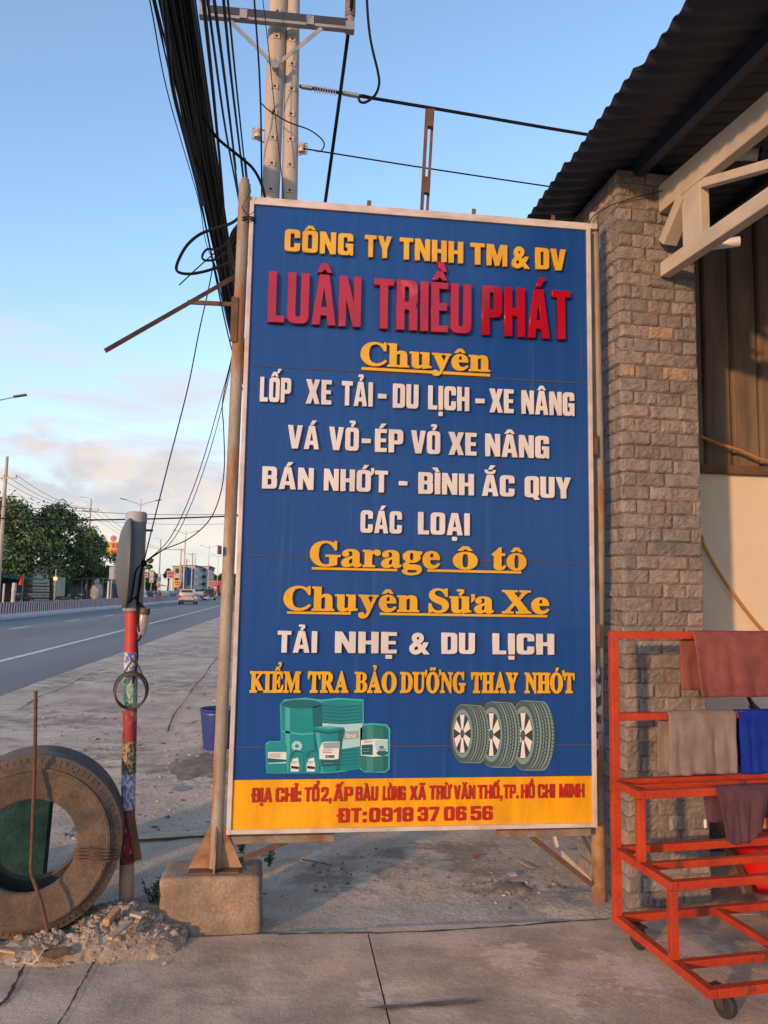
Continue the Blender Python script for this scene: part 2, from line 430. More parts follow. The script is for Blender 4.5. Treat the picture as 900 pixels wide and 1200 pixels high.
M_RUST = mat('rusty_steel', (0.155, 0.075, 0.045), 0.85, c2=(0.08, 0.045, 0.035), scale=12, bump=0.3)

PB = Vector((1.745, 3.85, 0))
B = thing('garage_building', 'garage with split stone corner pillar, cream roof truss, dark sheet roof and beige wall', 'garage', PB)
MY = T(*PB) @ Rz(R(3.0))
def stone_pillar():
    b = MB(); b.c = []
    Hh = 3.92; rows = 53; rh = Hh/rows; wf, dl = 0.455, 0.62
    core = MB(); core.box((0.012, 0.012, 0), (wf-0.012, dl, Hh), M=MY)
    core.build('pillar_core', M_MORTAR, B)
    r_ = random.Random(21)
    def stone(u0, u1, z0, z1, face):
        nu, nv = 9, 7; rows_ = []
        tone = 0.78+0.36*r_.random(); warm = r_.random()
        c = (tone*(1.0+0.10*warm), tone*(1.0-0.01*warm), tone*(1.05-0.10*warm), 1)
        if r_.random() < 0.025: c = (1.5, 1.2, .95, 1)
        g_ = 0.0012; u0 += g_; u1 -= g_; z0 += g_; z1 -= g_
        sd = r_.random()*100; prot = 0.001+0.0045*r_.random(); o = len(b.v); tx, tz = (r_.random()-0.5)*0.012, (r_.random()-0.5)*0.010
        for j in range(nv+1):
            for i in range(nu+1):
                fu, fv = i/nu, j/nv; u = u0+(u1-u0)*fu; z = z0+(z1-z0)*fv
                e = min(fu, 1-fu)*2; e2 = min(fv, 1-fv)*2
                edge = min(1, e*7.0)*min(1, e2*5.0)
                d = edge*(prot + tx*(fu-0.5)*2 + tz*(fv-0.5)*2 + 0.0045*mnoise.noise((u*24+sd, z*24, sd)) + 0.0055*mnoise.noise((u*60, z*60, sd)))
                if e == 0 or e2 == 0: d = -0.004
                uu = u + 0.003*mnoise.noise((z*30, sd, 1.0)); zz = z+0.003*mnoise.noise((u*22, sd, 2.0))
                p = (uu, -d, zz) if face == 0 else (-d, uu, zz)
                b.v.append(MY @ Vector(p)); b.c.append(c)
        w = nu+1
        for j in range(nv):
            for i in range(nu): b.f.append([o+j*w+i, o+j*w+i+1, o+(j+1)*w+i+1, o+(j+1)*w+i]); b.m.append(0)
    for k in range(rows):
        z0 = k*rh; z1 = z0+rh
        for face, ln in ((0, wf), (1, dl)):
            u = 0.0; first = 0.075 if k % 2 else 0.15
            first *= 0.9+0.25*r_.random()
            cuts = [0.0]; nx = first
            while nx < ln-0.045: cuts.append(nx); nx += 0.15*(0.82+0.4*r_.random())
            cuts.append(ln)
            for a, c_ in zip(cuts, cuts[1:]): stone(a, c_, z0, z1, face)
    p = b.build('stone_pillar', M_STONE, B)
    return p
stone_pillar()
# wall behind: plaster below, sheet siding above, a brown sill strip between
YW = 4.65
def wall_bits():
    zs = 2.40
    b = MB(); b.box((2.10, YW, 0.62), (7.5, YW+0.15, zs-0.035)); w = b.build('wall', M_PLASTER, B)
    b = MB(); b.box((2.10, YW-0.002, -0.05), (7.5, YW+0.15, 0.617)); b.build('wall_base', M_DADO, B)
    b = MB(); b.box((2.10, YW-0.045, zs-0.035), (7.5, YW+0.15, zs+0.02)); b.build('wall_sill', M_RUST, B)
    b = MB(); n = 0; x = 2.10
    pts = []
    while x < 7.5:
        pts += [(x, 0.012), (x+0.012, 0.0), (x+0.165, 0.0), (x+0.177, 0.012), (x+0.183, 0.030), (x+0.189, 0.030)]; x += 0.195
    for (px, d) in pts: b.v += [Vector((px, YW+d-0.01, zs+0.02)), Vector((px, YW+d-0.01, 4.6))]
    for i in range(len(pts)-1): b.f.append([2*i, 2*i+2, 2*i+3, 2*i+1]); b.m.append(0)
    b.build('metal_siding', M_SIDING, B)
    b = MB(); b.box((2.30, YW+0.16, -0.05), (2.45, 15.0, 4.0)); b.box((2.30, 15.0, -0.05), (9, 15.15, 4.4)); b.build('side_wall', M_PLASTER, B)
wall_bits()
# roof: corrugated sheet falling towards the road, its eave a little ragged
RX0, RZ0, RT = 1.45, 3.90, math.tan(R(8.5))
def eave_x(y): return 1.433 + (1.475-1.433)*(4.426-y)/(4.426-2.636)
def roof():
    b = MB(); pitch = 0.098; y = 7.0; ys_ = []
    while y > -5.0: ys_.append(y); y -= pitch/8
    r_ = random.Random(4); jag = 0; ds = [0, .25, .8, 1.6, 3, 6]
    jl = {}
    for i, y in enumerate(ys_):
        ph = (y/pitch) % 1.0
        hgt = 0.009*math.cos(2*math.pi*ph)
        key = int(y/0.76)
        if key not in jl: jl[key] = (r_.random()-0.5)*0.05
        for k, d in enumerate(ds):
            x = eave_x(y) + d + (jl[key] if k == 0 else 0)
            b.v.append(Vector((x, y, RZ0 + (x-RX0)*RT + hgt + 0.012*mnoise.noise((x, y*1.3, 0)) + (0.004*mnoise.noise((1, y*9, 0)) if k == 0 else 0))))
    w = len(ds)
    for i in range(len(ys_)-1):
        for k in range(w-1): b.f.append([i*w+k, i*w+k+1, (i+1)*w+k+1, (i+1)*w+k]); b.m.append(0)
    rf = b.build('roof_sheet', M_ROOF, B, smooth=True, angle=80)
    so_ = rf.modifiers.new('thickness', 'SOLIDIFY'); so_.thickness = 0.003; so_.offset = 1
    a0 = G(742, 207, 3.915); a1 = G(905, 44, 3.915); dr = (a1-a0).normalized()
    b = MB(); b.bar(a0+Vector((0, 0, 0.02))-dr*1.5, a0+Vector((0, 0, 0.02))+dr*6.5, 0.055, 0.10)
    b.build('purlin', M_PURLIN, rf)
    s = Vector((0.95, 0, 0.95*RT+0.03))
    b = MB(); b.bar(a0+s-dr*1.5, a0+s+dr*6.5, 0.055, 0.10); b.build('purlin', M_PURLIN, rf)
    s = Vector((2.4, 0, 2.4*RT+0.03))
    b = MB(); b.bar(a0+s-dr*1.5, a0+s+dr*6.5, 0.055, 0.10); b.build('purlin', M_PURLIN, rf)
roof()
def truss():
    c0 = P(777, 313, 3.82); c1 = G(900, 228, c0.z); d = (c1-c0); d.z = 0; d.normalize()
    zl0, zl1 = P(777, 322, 3.82).z, P(777, 305, 3.82).z
    zu0, zu1 = P(777, 247, 3.82).z, P(777, 215, 3.82).z
    wd = 0.062; side = Vector((d.y, -d.x, 0))
    side = -side if side.x < 0 else side
    base = Vector((c0.x, c0.y, 0))
    root = MB(); 
    def box(y0, y1, z0, z1, w=wd, off=0.0):
        q = MB(); p = base + d*y0 + side*(w/2+off); e = base + d*y1 + side*(w/2+off)
        q.bar(p+Vector((0, 0, (z0+z1)/2)), e+Vector((0, 0, (z0+z1)/2)), w, z1-z0, bev=0.006); return q
    t = box(-0.03, 5.2, zu0, zu1).build('roof_truss', M_TRUSS, B)
    box(-0.03, 5.2, zl0, zl1).build('bottom_chord', M_TRUSS, t)
    # where the upright stands, from its lower end in the photo
    up = PL(809, 250, c0, side); yv = (up-base).dot(d)
    up0 = PL(798, 250, c0, side); up1 = PL(820, 250, c0, side); hw = abs((up1-base).dot(d)-(up0-base).dot(d))/2
    def upright(yc):
        q = MB(); a = base + d*(yc-hw) + side*(0.005); 
        Mx = Matrix(((d.x, side.x, 0, base.x), (d.y, side.y, 0, base.y), (0, 0, 1, 0), (0, 0, 0, 1)))
        q.box((yc-hw, 0.004, zl1-0.002), (yc+hw, wd-0.004, zu0+0.002), M=Mx, bev=0.004)
        q.build('upright', M_TRUSS, t)
    upright(yv); upright(yv+1.9); upright(yv+3.4)
    def diag(ya, za, yb, zb):
        q = MB(); q.bar(base+d*ya+side*0.031+Vector((0, 0, za)), base+d*yb+side*0.031+Vector((0, 0, zb)), 0.085, 0.062, bev=0.004); q.build('diagonal', M_TRUSS, t)
    diag(0.0, zl1+0.10, yv-hw+0.005, zu0-0.01)
    da = PL(822, 213.5, c0, side); db = PL(900, 191, c0, side)
    ya, yb = (da-base).dot(d), (db-base).dot(d); sl_ = (db.z-da.z)/(yb-ya); ye = ya+(zl1+.03-da.z)/sl_
    q = MB(); p0 = base+d*(ya-.02)+side*.031; p0.z = da.z-sl_*.02; p1 = base+d*ye+side*.031; p1.z = zl1+.03
    q.bar(p0, p1, .048, .045, bev=.004); q.build('diagonal', M_TRUSS, t)
    return t, base, d, side, zl0, zu0
TR = truss()
# ------------------------------------------------------------------ lettering: condensed grotesque drawn here, slab roman as outlines
def rounded(pts):
    out = []; n = len(pts)
    for i, p in enumerate(pts):
        if len(p) == 2 or p[2] <= 0: out.append((p[0], p[1])); continue
        a = Vector(pts[i-1][:2]); c = Vector(pts[(i+1) % n][:2]); b_ = Vector(p[:2]); r_ = min(p[2], (a-b_).length*0.49, (c-b_).length*0.49)
        s = b_+(a-b_).normalized()*r_; e = b_+(c-b_).normalized()*r_
        for k in range(6):
            t = k/5; q = s*(1-t)**2 + b_*2*t*(1-t) + e*t*t; out.append((q.x, q.y))
    return out
def sans(ch, s=0.2, t=0.165):
    Rr, r = 0.17, 0.07
    if ch == 'I': return s, [[(0, 0), (s, 0), (s, 1), (0, 1)]]
    if ch == 'L': w = .43; return w, [[(0, 0), (w, 0), (w, t), (s, t), (s, 1), (0, 1)]]
    if ch == 'E': w = .45; return w, [[(0, 0), (w, 0), (w, t), (s, t), (s, .43), (w-.03, .43), (w-.03, .58), (s, .58), (s, 1-t), (w, 1-t), (w, 1), (0, 1)]]
    if ch == 'T': w = .52; a, c = w/2-s/2, w/2+s/2; return w, [[(a, 0), (c, 0), (c, 1-t), (w, 1-t), (w, 1), (0, 1), (0, 1-t), (a, 1-t)]]
    if ch == 'H': w = .58; return w, [[(0, 0), (s, 0), (s, .42), (w-s, .42), (w-s, 0), (w, 0), (w, 1), (w-s, 1), (w-s, .58), (s, .58), (s, 1), (0, 1)]]
    if ch == 'N': w = .59; q = s*.9; return w, [[(0, 0), (q, 0), (q, .56), (w-s*.98, 0), (w, 0), (w, 1), (w-q, 1), (w-q, .44), (s*.98, 1), (0, 1)]]
    if ch == 'M': w = .76; q = s*.85; return w, [[(0, 0), (q, 0), (q, .62), (w/2-.075, 0), (w/2+.075, 0), (w-q, .62), (w-q, 0), (w, 0), (w, 1), (w-s*1.25, 1), (w/2, .42), (s*1.25, 1), (0, 1)]]
    if ch == 'K': w = .6; return w, [[(0, 0), (s, 0), (s, .28), (s+.07, .40), (w-s*1.08, 0), (w, 0), (s+.2, .57), (w-.01, 1), (w-s*1.08, 1), (s, .62), (s, 1), (0, 1)]]
    if ch == 'V': w = .62; a = s*.62; return w, [[(w/2-a, 0), (w/2+a, 0), (w, 1), (w-s*1.03, 1), (w/2, .3), (s*1.03, 1), (0, 1)]]
    if ch == 'A': w = .64; a = s*.6; return w, [[(0, 0), (s, 0), (s+.03, .19), (w-s-.03, .19), (w-s, 0), (w, 0), (w/2+a, 1), (w/2-a, 1)], [(w/2-.08, .35), (w/2+.08, .35), (w/2, .80)]]
    if ch == 'X': w = .62; q = s*1.08; return w, [[(0, 0), (q, 0), (w/2, .3), (w-q, 0), (w, 0), (w/2+.13, .5), (w, 1), (w-q, 1), (w/2, .7), (q, 1), (0, 1), (w/2-.13, .5)]]
    if ch == 'Y': w = .6; a, c = w/2-s/2, w/2+s/2; q = s*1.05; return w, [[(a, 0), (c, 0), (c, .4), (w, 1), (w-q, 1), (w/2, .63), (q, 1), (0, 1), (a, .4)]]
    w = .56
    if ch == 'D': return w, [[(0, 0), (w, 0, Rr), (w, 1, Rr), (0, 1)], [(s, t), (w-s, t, r), (w-s, 1-t, r), (s, 1-t)]]
    if ch == 'Đ': return w, [[(0, 0), (w, 0, Rr), (w, 1, Rr), (0, 1), (0, .57), (-.09, .57), (-.09, .43), (0, .43)], [(s, t), (w-s, t, r), (w-s, 1-t, r), (s, 1-t), (s, .57), (s+.09, .57), (s+.09, .43), (s, .43)]]
    if ch == 'O' or ch == '0': w = .57 if ch == 'O' else .53; return w, [[(0, 0, Rr), (w, 0, Rr), (w, 1, Rr), (0, 1, Rr)], [(s, t, r), (w-s, t, r), (w-s, 1-t, r), (s, 1-t, r)]]
    if ch == 'Q': return w, [[(0, 0, Rr), (w*.55, 0), (w*.72, -.12), (w+.04, -.10), (w-.06, .035), (w, .14), (w, 1, Rr), (0, 1, Rr)], [(s, t, r), (w-s, t, r), (w-s, 1-t, r), (s, 1-t, r)]]
    if ch == 'C': return w, [[(w, .37), (w, 0, Rr), (0, 0, Rr), (0, 1, Rr), (w, 1, Rr), (w, .64), (w-s, .64), (w-s, 1-t, r), (s, 1-t, r), (s, t, r), (w-s, t, r), (w-s, .37)]]
    if ch == 'G': return w, [[(w, .53), (w, 0), (w-.09, 0), (w-.12, .06), (w-.2, 0), (0, 0, Rr), (0, 1, Rr), (w, 1, Rr), (w, .66), (w-s, .66), (w-s, 1-t, r), (s, 1-t, r), (s, t, r), (w-s, t, r), (w-s, .38), (w-s-.07, .38), (w-s-.07, .53)]]
    if ch == 'B': return w, [[(0, 0), (w, 0, Rr), (w, .48, .1), (w-.045, .53), (w-.01, .57, .08), (w-.01, 1, Rr), (0, 1)], [(s, t), (w-s, t, r), (w-s, .45, r), (s, .45)], [(s, .60), (w-s, .60, r), (w-s, 1-t, r), (s, 1-t)]]
    if ch == 'P': return w, [[(0, 0), (s, 0), (s, .36), (w, .36, Rr), (w, 1, Rr), (0, 1)], [(s, .51), (w-s, .51, r), (w-s, 1-t, r), (s, 1-t)]]
    if ch == 'R': return w, [[(0, 0), (s, 0), (s, .41), (w-s, .41, .05), (w-s, 0), (w, 0), (w, .44, .06), (w-.05, .5), (w, .56, .06), (w, 1, Rr), (0, 1)], [(s, .56), (w-s, .56, r), (w-s, 1-t, r), (s, 1-t)]]
    if ch == 'S': w = .54; return w, [[(0, .32), (0, 0, Rr), (w, 0, Rr), (w, .58, Rr), (s, .58, r), (s, 1-t, r), (w-s, 1-t, r), (w-s, .68), (w, .68), (w, 1, Rr), (0, 1, Rr), (0, .42, Rr), (w-s, .42, r), (w-s, t, r), (s, t, r), (s, .32)]]
    if ch == 'U': return w, [[(0, 1), (0, 0, Rr), (w, 0, Rr), (w, 1), (w-s, 1), (w-s, t, r), (s, t, r), (s, 1)]]
    w = .53
    if ch == '1': w = .34; return w, [[(w-s, 0), (w, 0), (w, 1), (w-s*.8, 1), (0, .82), (0, .66), (w-s, .73)]]
    if ch == '2': return w, [[(0, 0), (w, 0), (w, t), (s+.05, t), (w, .5, .06), (w, 1, Rr), (0, 1, Rr), (0, .66), (s, .66), (s, 1-t, r), (w-s, 1-t, r), (w-s, .56), (0, .18)]]
    if ch == '3': return w, [[(0, .34), (0, 0, Rr), (w, 0, Rr), (w, .46, .1), (w-.05, .51), (w, .56, .1), (w, 1, Rr), (0, 1, Rr), (0, .68), (s, .68), (s, 1-t, r), (w-s, 1-t, r), (w-s, .59), (s+.03, .59), (s+.03, .44), (w-s, .44), (w-s, t, r), (s, t, r), (s, .34)]]
    if ch == '5': return w, [[(0, .3), (0, 0, Rr), (w, 0, Rr), (w, .66, Rr), (s, .66), (s, 1-t), (w-.02, 1-t), (w-.02, 1), (0, 1), (0, .46), (s, .46), (s, .51), (w-s, .51, r), (w-s, t, r), (s, t, r), (s, .3)]]
    six = [[(0, 0, Rr), (w, 0, Rr), (w, .61, Rr), (s, .61), (s, 1-t, r), (w-s, 1-t, r), (w-s, .72), (w, .72), (w, 1, Rr), (0, 1, Rr)], [(s, t, r), (w-s, t, r), (w-s, .46, r), (s, .46, r)]]
    if ch == '6': return w, six
    if ch == '9': return w, [[(w-p[0], 1-p[1])+tuple(p[2:]) for p in lp] for lp in six]
    if ch == '7': return w, [[(.09, 0), (.09+s*1.1, 0), (w, 1-t*1.1), (w, 1), (0, 1), (0, 1-t), (w-s*.95, 1-t)]]
    if ch == '8': return w, [[(0, 0, Rr), (w, 0, Rr), (w, .46, .1), (w-.04, .51), (w, .56, .1), (w, 1, Rr), (0, 1, Rr), (0, .56, .1), (.04, .51), (0, .46, .1)], [(s, t, r), (w-s, t, r), (w-s, .44, r), (s, .44, r)], [(s, .59, r), (w-s, .59, r), (w-s, 1-t, r), (s, 1-t, r)]]
    if ch == '-': w = .36; return w, [[(0, .36), (w, .36), (w, .54), (0, .54)]]
    if ch == ':': return s, [[(0, 0), (s, 0), (s, .22), (0, .22)], [(0, .5), (s, .5), (s, .72), (0, .72)]]
    if ch == '.': return s, [[(0, 0), (s, 0), (s, .2), (0, .2)]]
    if ch == ',': return s, [[(0, 0), (s*.5, 0), (s*.1, -.16), (s*.6, -.16), (s, .03), (s, .2), (0, .2)]]
    if ch == '&': return outline('s&', 0.70)
    raise KeyError(ch)
GL = {'lC': [[128,281,154,283,174,281,197,276,221,267,224,266,228,265,230,265,237,266,241,270,246,283,266,283,266,178,246,178,235,204,223,223,208,238,193,250,176,256,159,258,122,245,99,205,91,135,100,70,125,32,166,20,180,21,196,25,210,32,225,41,238,52,255,71,274,53,239,15,199,-5,153,-12,126,-10,102,-4,79,7,59,21,42,39,28,60,18,83,12,108,10,136,12,163,18,188,28,212,42,232,60,250,80,264,103,274]],
'lh': [[6,257,6,277,94,277,94,173,101,180,121,192,145,195,177,188,196,164,202,126,202,33,203,26,204,22,205,19,207,17,211,16,222,14,222,-6,115,-6,115,15,122,15,129,17,133,22,134,34,134,139,133,146,131,151,129,154,126,155,121,156,111,154,102,148,94,138,94,26,95,22,96,19,98,17,102,16,113,14,113,-6,5,-6,5,14,16,16,20,17,22,19,24,22,25,26,26,33,26,238,25,244,24,249,23,252,21,254,17,256]],
'lu': [[1,170,1,190,90,190,90,39,92,34,94,31,100,27,105,27,115,28,124,34,130,41,130,156,129,162,127,165,125,167,120,169,107,170,107,190,198,190,198,42,199,34,200,30,202,27,208,24,220,22,220,2,192,0,166,-4,130,-13,130,8,133,12,124,4,114,-3,102,-8,90,-11,78,-12,60,-10,45,-4,34,7,27,21,23,38,22,58,22,148,21,156,20,162,19,165,17,167,13,169]],
'ly': [[-8,169,-8,190,102,190,102,170,90,169,86,168,84,167,83,167,82,166,82,160,83,158,84,157,84,155,110,87,132,146,133,150,136,159,136,166,135,166,134,167,131,168,127,169,115,170,115,190,184,190,184,170,175,168,172,167,170,164,166,159,163,152,160,142,102,-16,95,-34,82,-60,75,-70,68,-77,60,-83,51,-86,42,-88,31,-89,20,-88,11,-84,2,-78,-4,-70,-8,-61,-10,-50,-9,-42,-6,-35,-2,-28,5,-22,12,-19,21,-18,29,-19,36,-21,42,-25,46,-31,49,-38,50,-45,51,-53,53,-52,58,-48,63,-41,66,-36,72,-24,74,-18,76,-10,78,-3,16,147,14,153,10,161,8,164,6,166,6,167,2,169]],
'le': [[78,194,94,195,116,192,136,184,152,170,164,152,172,130,174,104,174,93,76,93,81,60,95,38,119,31,132,33,144,41,160,59,177,44,152,12,124,-6,92,-12,76,-10,61,-6,47,2,35,12,25,24,17,38,11,55,7,74,6,94,7,112,11,130,17,146,26,160,36,172,49,182,62,189],[97,171,85,166,78,150,75,121,75,120,114,120,114,143,112,154,110,163,107,168,102,170]],
'ln': [[121,192,145,195,177,188,196,164,202,126,202,33,203,26,204,22,205,19,207,17,211,16,222,14,222,-6,115,-6,115,15,122,15,129,17,133,22,134,34,134,139,133,146,131,151,129,154,126,155,121,156,111,154,102,148,94,138,94,26,95,22,96,19,98,17,102,16,113,14,113,-6,5,-6,5,14,16,16,20,17,22,19,24,22,25,26,26,33,26,151,25,158,23,166,21,168,17,169,6,170,6,190,94,190,94,173,101,181]],
'lG': [[127,281,153,283,175,281,198,276,222,268,226,266,228,266,231,265,234,266,236,266,240,270,242,274,246,283,266,283,266,178,246,178,239,196,232,210,223,222,214,233,204,242,193,249,182,254,171,257,160,258,123,245,100,205,92,136,95,98,101,67,112,43,126,26,144,16,164,13,177,14,186,16,192,20,195,26,198,33,198,86,196,93,192,97,187,100,178,102,158,103,158,124,304,124,304,103,287,102,280,100,276,98,274,94,272,87,271,76,271,13,232,-1,196,-9,160,-12,131,-10,105,-4,82,7,61,20,43,38,29,58,19,82,13,108,11,136,13,164,19,189,29,212,43,233,60,250,80,264,103,274]],
'la': [[81,194,96,195,123,194,144,188,160,178,172,164,178,147,180,126,180,28,182,26,184,27,192,33,203,15,186,-1,169,-9,152,-12,132,-8,119,3,116,12,103,2,81,-8,57,-11,43,-9,30,-5,20,3,12,13,8,24,6,38,10,56,19,72,34,86,56,97,83,108,113,117,113,143,112,153,110,160,107,164,103,168,96,170,88,170,75,169,69,166,69,160,72,156,76,150,78,144,79,138,78,129,74,122,69,116,62,112,54,109,46,108,37,109,29,112,22,117,18,124,15,132,14,141,15,151,19,161,25,170,33,177,43,183,54,188,67,192],[113,92,95,86,81,70,76,50,78,35,83,28,90,26,93,26,96,27,101,29,105,32,110,36,113,40]],
'lr': [[128,194,139,195,150,194,160,191,168,185,174,177,177,168,178,158,177,150,174,142,170,136,164,131,156,128,148,127,140,128,134,130,128,133,119,145,117,148,115,149,112,149,109,148,105,146,101,141,98,134,95,125,94,114,94,34,95,26,96,22,98,20,102,18,108,16,123,15,123,-6,5,-6,5,14,17,16,23,19,24,21,25,26,26,33,26,150,25,158,24,164,23,166,22,167,18,168,6,170,7,190,92,190,92,170,90,165,98,176,108,184,118,190]],
'lg': [[78,194,94,195,110,194,126,191,140,187,194,187,194,154,170,154,172,150,178,136,179,121,178,109,175,97,169,87,162,78,152,70,142,64,130,59,116,56,79,56,74,54,70,52,66,46,66,43,67,39,72,36,84,35,104,35,124,34,142,32,156,29,168,25,178,19,185,11,190,1,193,-10,194,-22,190,-42,181,-58,165,-72,144,-82,118,-87,87,-89,62,-88,42,-84,26,-77,13,-68,5,-57,3,-44,7,-29,20,-18,29,-14,22,-10,12,3,8,18,10,29,14,39,21,48,31,56,43,64,48,66,31,76,13,98,8,126,9,140,13,152,19,163,28,172,38,180,50,187,64,192],[100,170,94,171,87,170,82,167,79,162,76,153,74,141,74,110,76,98,79,89,82,84,87,81,94,80,100,81,105,84,108,89,111,98,113,110,113,141,111,153,108,162,105,167],[60,-26,54,-31,50,-37,49,-43,50,-48,59,-57,68,-60,80,-63,96,-64,128,-60,146,-52,151,-38,149,-32,146,-30,140,-28,132,-26]],
'lo': [[82,194,100,195,118,194,134,189,149,182,162,172,173,160,182,145,189,129,193,111,194,92,193,72,189,54,182,38,173,24,162,12,149,2,134,-6,118,-10,100,-12,82,-10,66,-6,51,2,38,12,26,25,17,39,11,56,7,73,6,92,7,111,11,128,17,145,26,159,38,172,51,182,66,189],[100,172,92,171,86,167,82,159,78,145,76,122,75,92,75,76,76,62,77,49,78,39,80,31,82,26,86,18,92,14,100,12,108,14,114,18,119,26,121,31,123,39,124,49,124,61,125,75,125,92,124,122,122,145,118,159,114,167,108,171]],
'lt': [[66,246,74,258,92,258,92,190,129,190,129,160,92,160,92,42,93,36,94,33,95,31,97,30,100,30,106,31,112,37,121,52,140,41,122,10,100,-6,74,-11,58,-10,45,-5,35,2,28,13,24,26,23,42,23,160,6,160,6,181,23,197,36,211,48,224,58,235]],
'lS': [[94,282,110,283,119,283,128,282,158,276,170,272,172,272,173,271,175,271,176,270,178,270,182,271,184,274,187,283,208,283,208,184,188,184,182,202,177,215,170,226,162,236,154,244,145,250,135,255,126,258,116,259,104,258,95,255,87,250,81,243,78,236,77,226,78,218,81,211,86,204,93,198,103,192,115,186,153,168,169,160,182,152,193,143,202,134,214,114,217,103,219,92,220,79,218,62,214,46,206,31,197,19,184,8,170,0,153,-7,134,-10,114,-12,108,-12,100,-11,94,-10,86,-9,80,-7,73,-5,67,-3,62,-1,57,0,51,2,50,2,48,1,46,1,44,-1,43,-4,40,-12,20,-12,20,100,42,100,50,69,59,49,70,34,84,23,99,16,117,14,130,16,141,20,149,26,155,33,159,42,160,53,157,67,148,80,131,90,94,109,73,120,55,133,42,147,32,162,26,179,24,198,25,214,29,229,35,243,44,254,54,264,66,272,80,278]],
'lX': [[3,256,3,277,151,277,151,256,137,256,125,254,120,251,119,247,119,244,121,240,125,234,158,182,187,226,192,234,196,242,196,246,194,250,188,254,169,256,169,277,278,277,278,256,271,256,261,255,251,252,243,247,235,240,226,231,217,219,174,158,251,37,256,30,264,20,267,18,271,16,282,16,282,-6,136,-6,136,16,144,16,159,18,165,21,167,25,166,29,164,36,159,44,124,99,87,45,83,38,80,32,80,28,82,22,89,18,109,16,109,-6,1,-6,1,15,22,19,36,28,49,43,108,124,42,227,36,236,30,244,24,249,20,253,15,255,9,256]],
'uK': [[0,252,0,281,154,281,154,252,137,251,130,250,126,248,123,247,120,244,120,240,119,234,118,226,118,162,184,229,192,238,197,245,190,250,164,252,164,281,299,281,299,252,285,252,264,247,240,233,212,208,174,169,283,34,288,29,292,26,295,23,298,22,190,22,188,21,189,22,186,26,181,33,118,113,118,48,119,37,121,29,123,26,126,23,134,21,154,19,154,-10,0,-10,0,19,20,21,27,23,33,29,34,37,35,48,35,225,34,236,33,242,30,246,27,248,20,250],[]],
'uI': [[-2,252,-2,281,155,281,155,252,134,251,126,249,123,247,121,245,119,239,118,230,118,46,119,39,120,34,120,30,126,24,132,23,138,21,156,19,156,-10,-2,-10,-2,19,18,22,26,24,30,26,32,30,34,36,35,45,35,230,34,240,33,245,31,247,28,249,20,250]],
'uE': [[0,252,0,281,247,281,247,181,221,181,214,210,207,224,197,234,183,241,163,245,138,247,131,247,125,246,122,246,120,244,119,242,119,238,118,231,118,156,115,156,129,157,140,161,147,167,153,176,158,189,164,215,191,215,191,61,163,61,160,84,157,95,154,104,150,110,145,115,140,118,132,121,122,122,110,123,118,123,118,40,119,33,120,29,121,28,122,28,128,26,137,26,155,27,170,29,184,32,195,37,205,43,214,51,222,61,229,74,238,95,268,95,248,-10,-1,-10,-1,19,20,20,27,22,30,24,32,28,34,35,35,47,35,219,34,234,32,242,30,247,26,249,20,251]],
'uM': [[-1,252,-1,281,116,281,189,110,261,281,377,281,377,253,358,250,352,248,348,245,346,242,344,235,343,225,343,51,344,41,344,34,346,28,348,24,350,23,354,22,360,20,377,19,377,-10,226,-10,226,19,243,21,249,22,254,24,256,25,258,27,259,30,260,34,261,41,261,190,178,-10,154,-10,72,184,72,48,73,36,75,28,78,25,82,23,90,21,110,20,110,-10,-1,-10,-1,19,18,21,26,23,30,26,32,30,34,36,35,48,35,235,34,240,33,244,32,246,28,248,23,250,17,251]],
'uT': [[-3,180,-3,281,254,281,254,179,227,179,215,222,194,242,159,248,166,248,166,48,167,36,169,29,172,25,175,23,183,21,205,20,205,-10,45,-10,45,19,66,21,74,23,78,26,80,29,82,37,83,48,83,248,89,248,71,246,57,242,46,233,36,222,30,207,25,180]],
'uR': [[0,253,0,281,130,281,167,279,198,273,224,262,243,246,254,225,258,199,250,165,227,140,202,129,265,36,269,30,278,21,280,20,296,20,296,-10,196,-10,115,117,118,117,118,48,119,37,120,29,126,23,133,21,154,19,154,-10,0,-10,0,19,20,21,27,23,30,26,32,29,34,37,35,48,35,225,34,236,32,242,30,246,26,248,20,250],[133,247,126,247,121,246,120,245,120,244,118,238,118,149,121,149,138,150,151,154,160,161,166,170,170,183,171,200,166,228,154,242]],
'uA': [[20,48,116,288,140,286,238,56,243,43,248,33,252,26,256,23,259,21,274,19,274,-10,127,-10,127,20,152,22,158,25,159,28,159,30,154,45,144,69,68,69,56,38,55,37,55,36,54,34,56,25,61,22,74,20,86,20,86,-10,-15,-10,-15,20,0,21,4,22,7,25,11,30,16,37],[105,164,82,105,130,105]],
'uB': [[3,255,3,278,132,278,192,270,230,248,243,209,234,177,210,154,191,147,218,139,246,114,256,79,252,54,242,32,225,16,202,3,174,-4,142,-6,3,-6,3,16,20,18,28,20,32,24,35,28,37,37,38,49,38,230,37,238,35,243,33,247,31,250,28,252,23,254,17,254],[129,252,122,252,118,250,117,249,116,246,115,241,115,156,112,156,130,158,144,161,152,167,158,175,162,188,163,206,162,221,160,233,155,242,149,247,141,251],[117,131,115,131,115,32,116,27,118,24,120,23,125,21,132,21,146,22,156,26,163,33,168,43,172,58,173,76,171,95,167,109,160,119,151,126,136,130]],
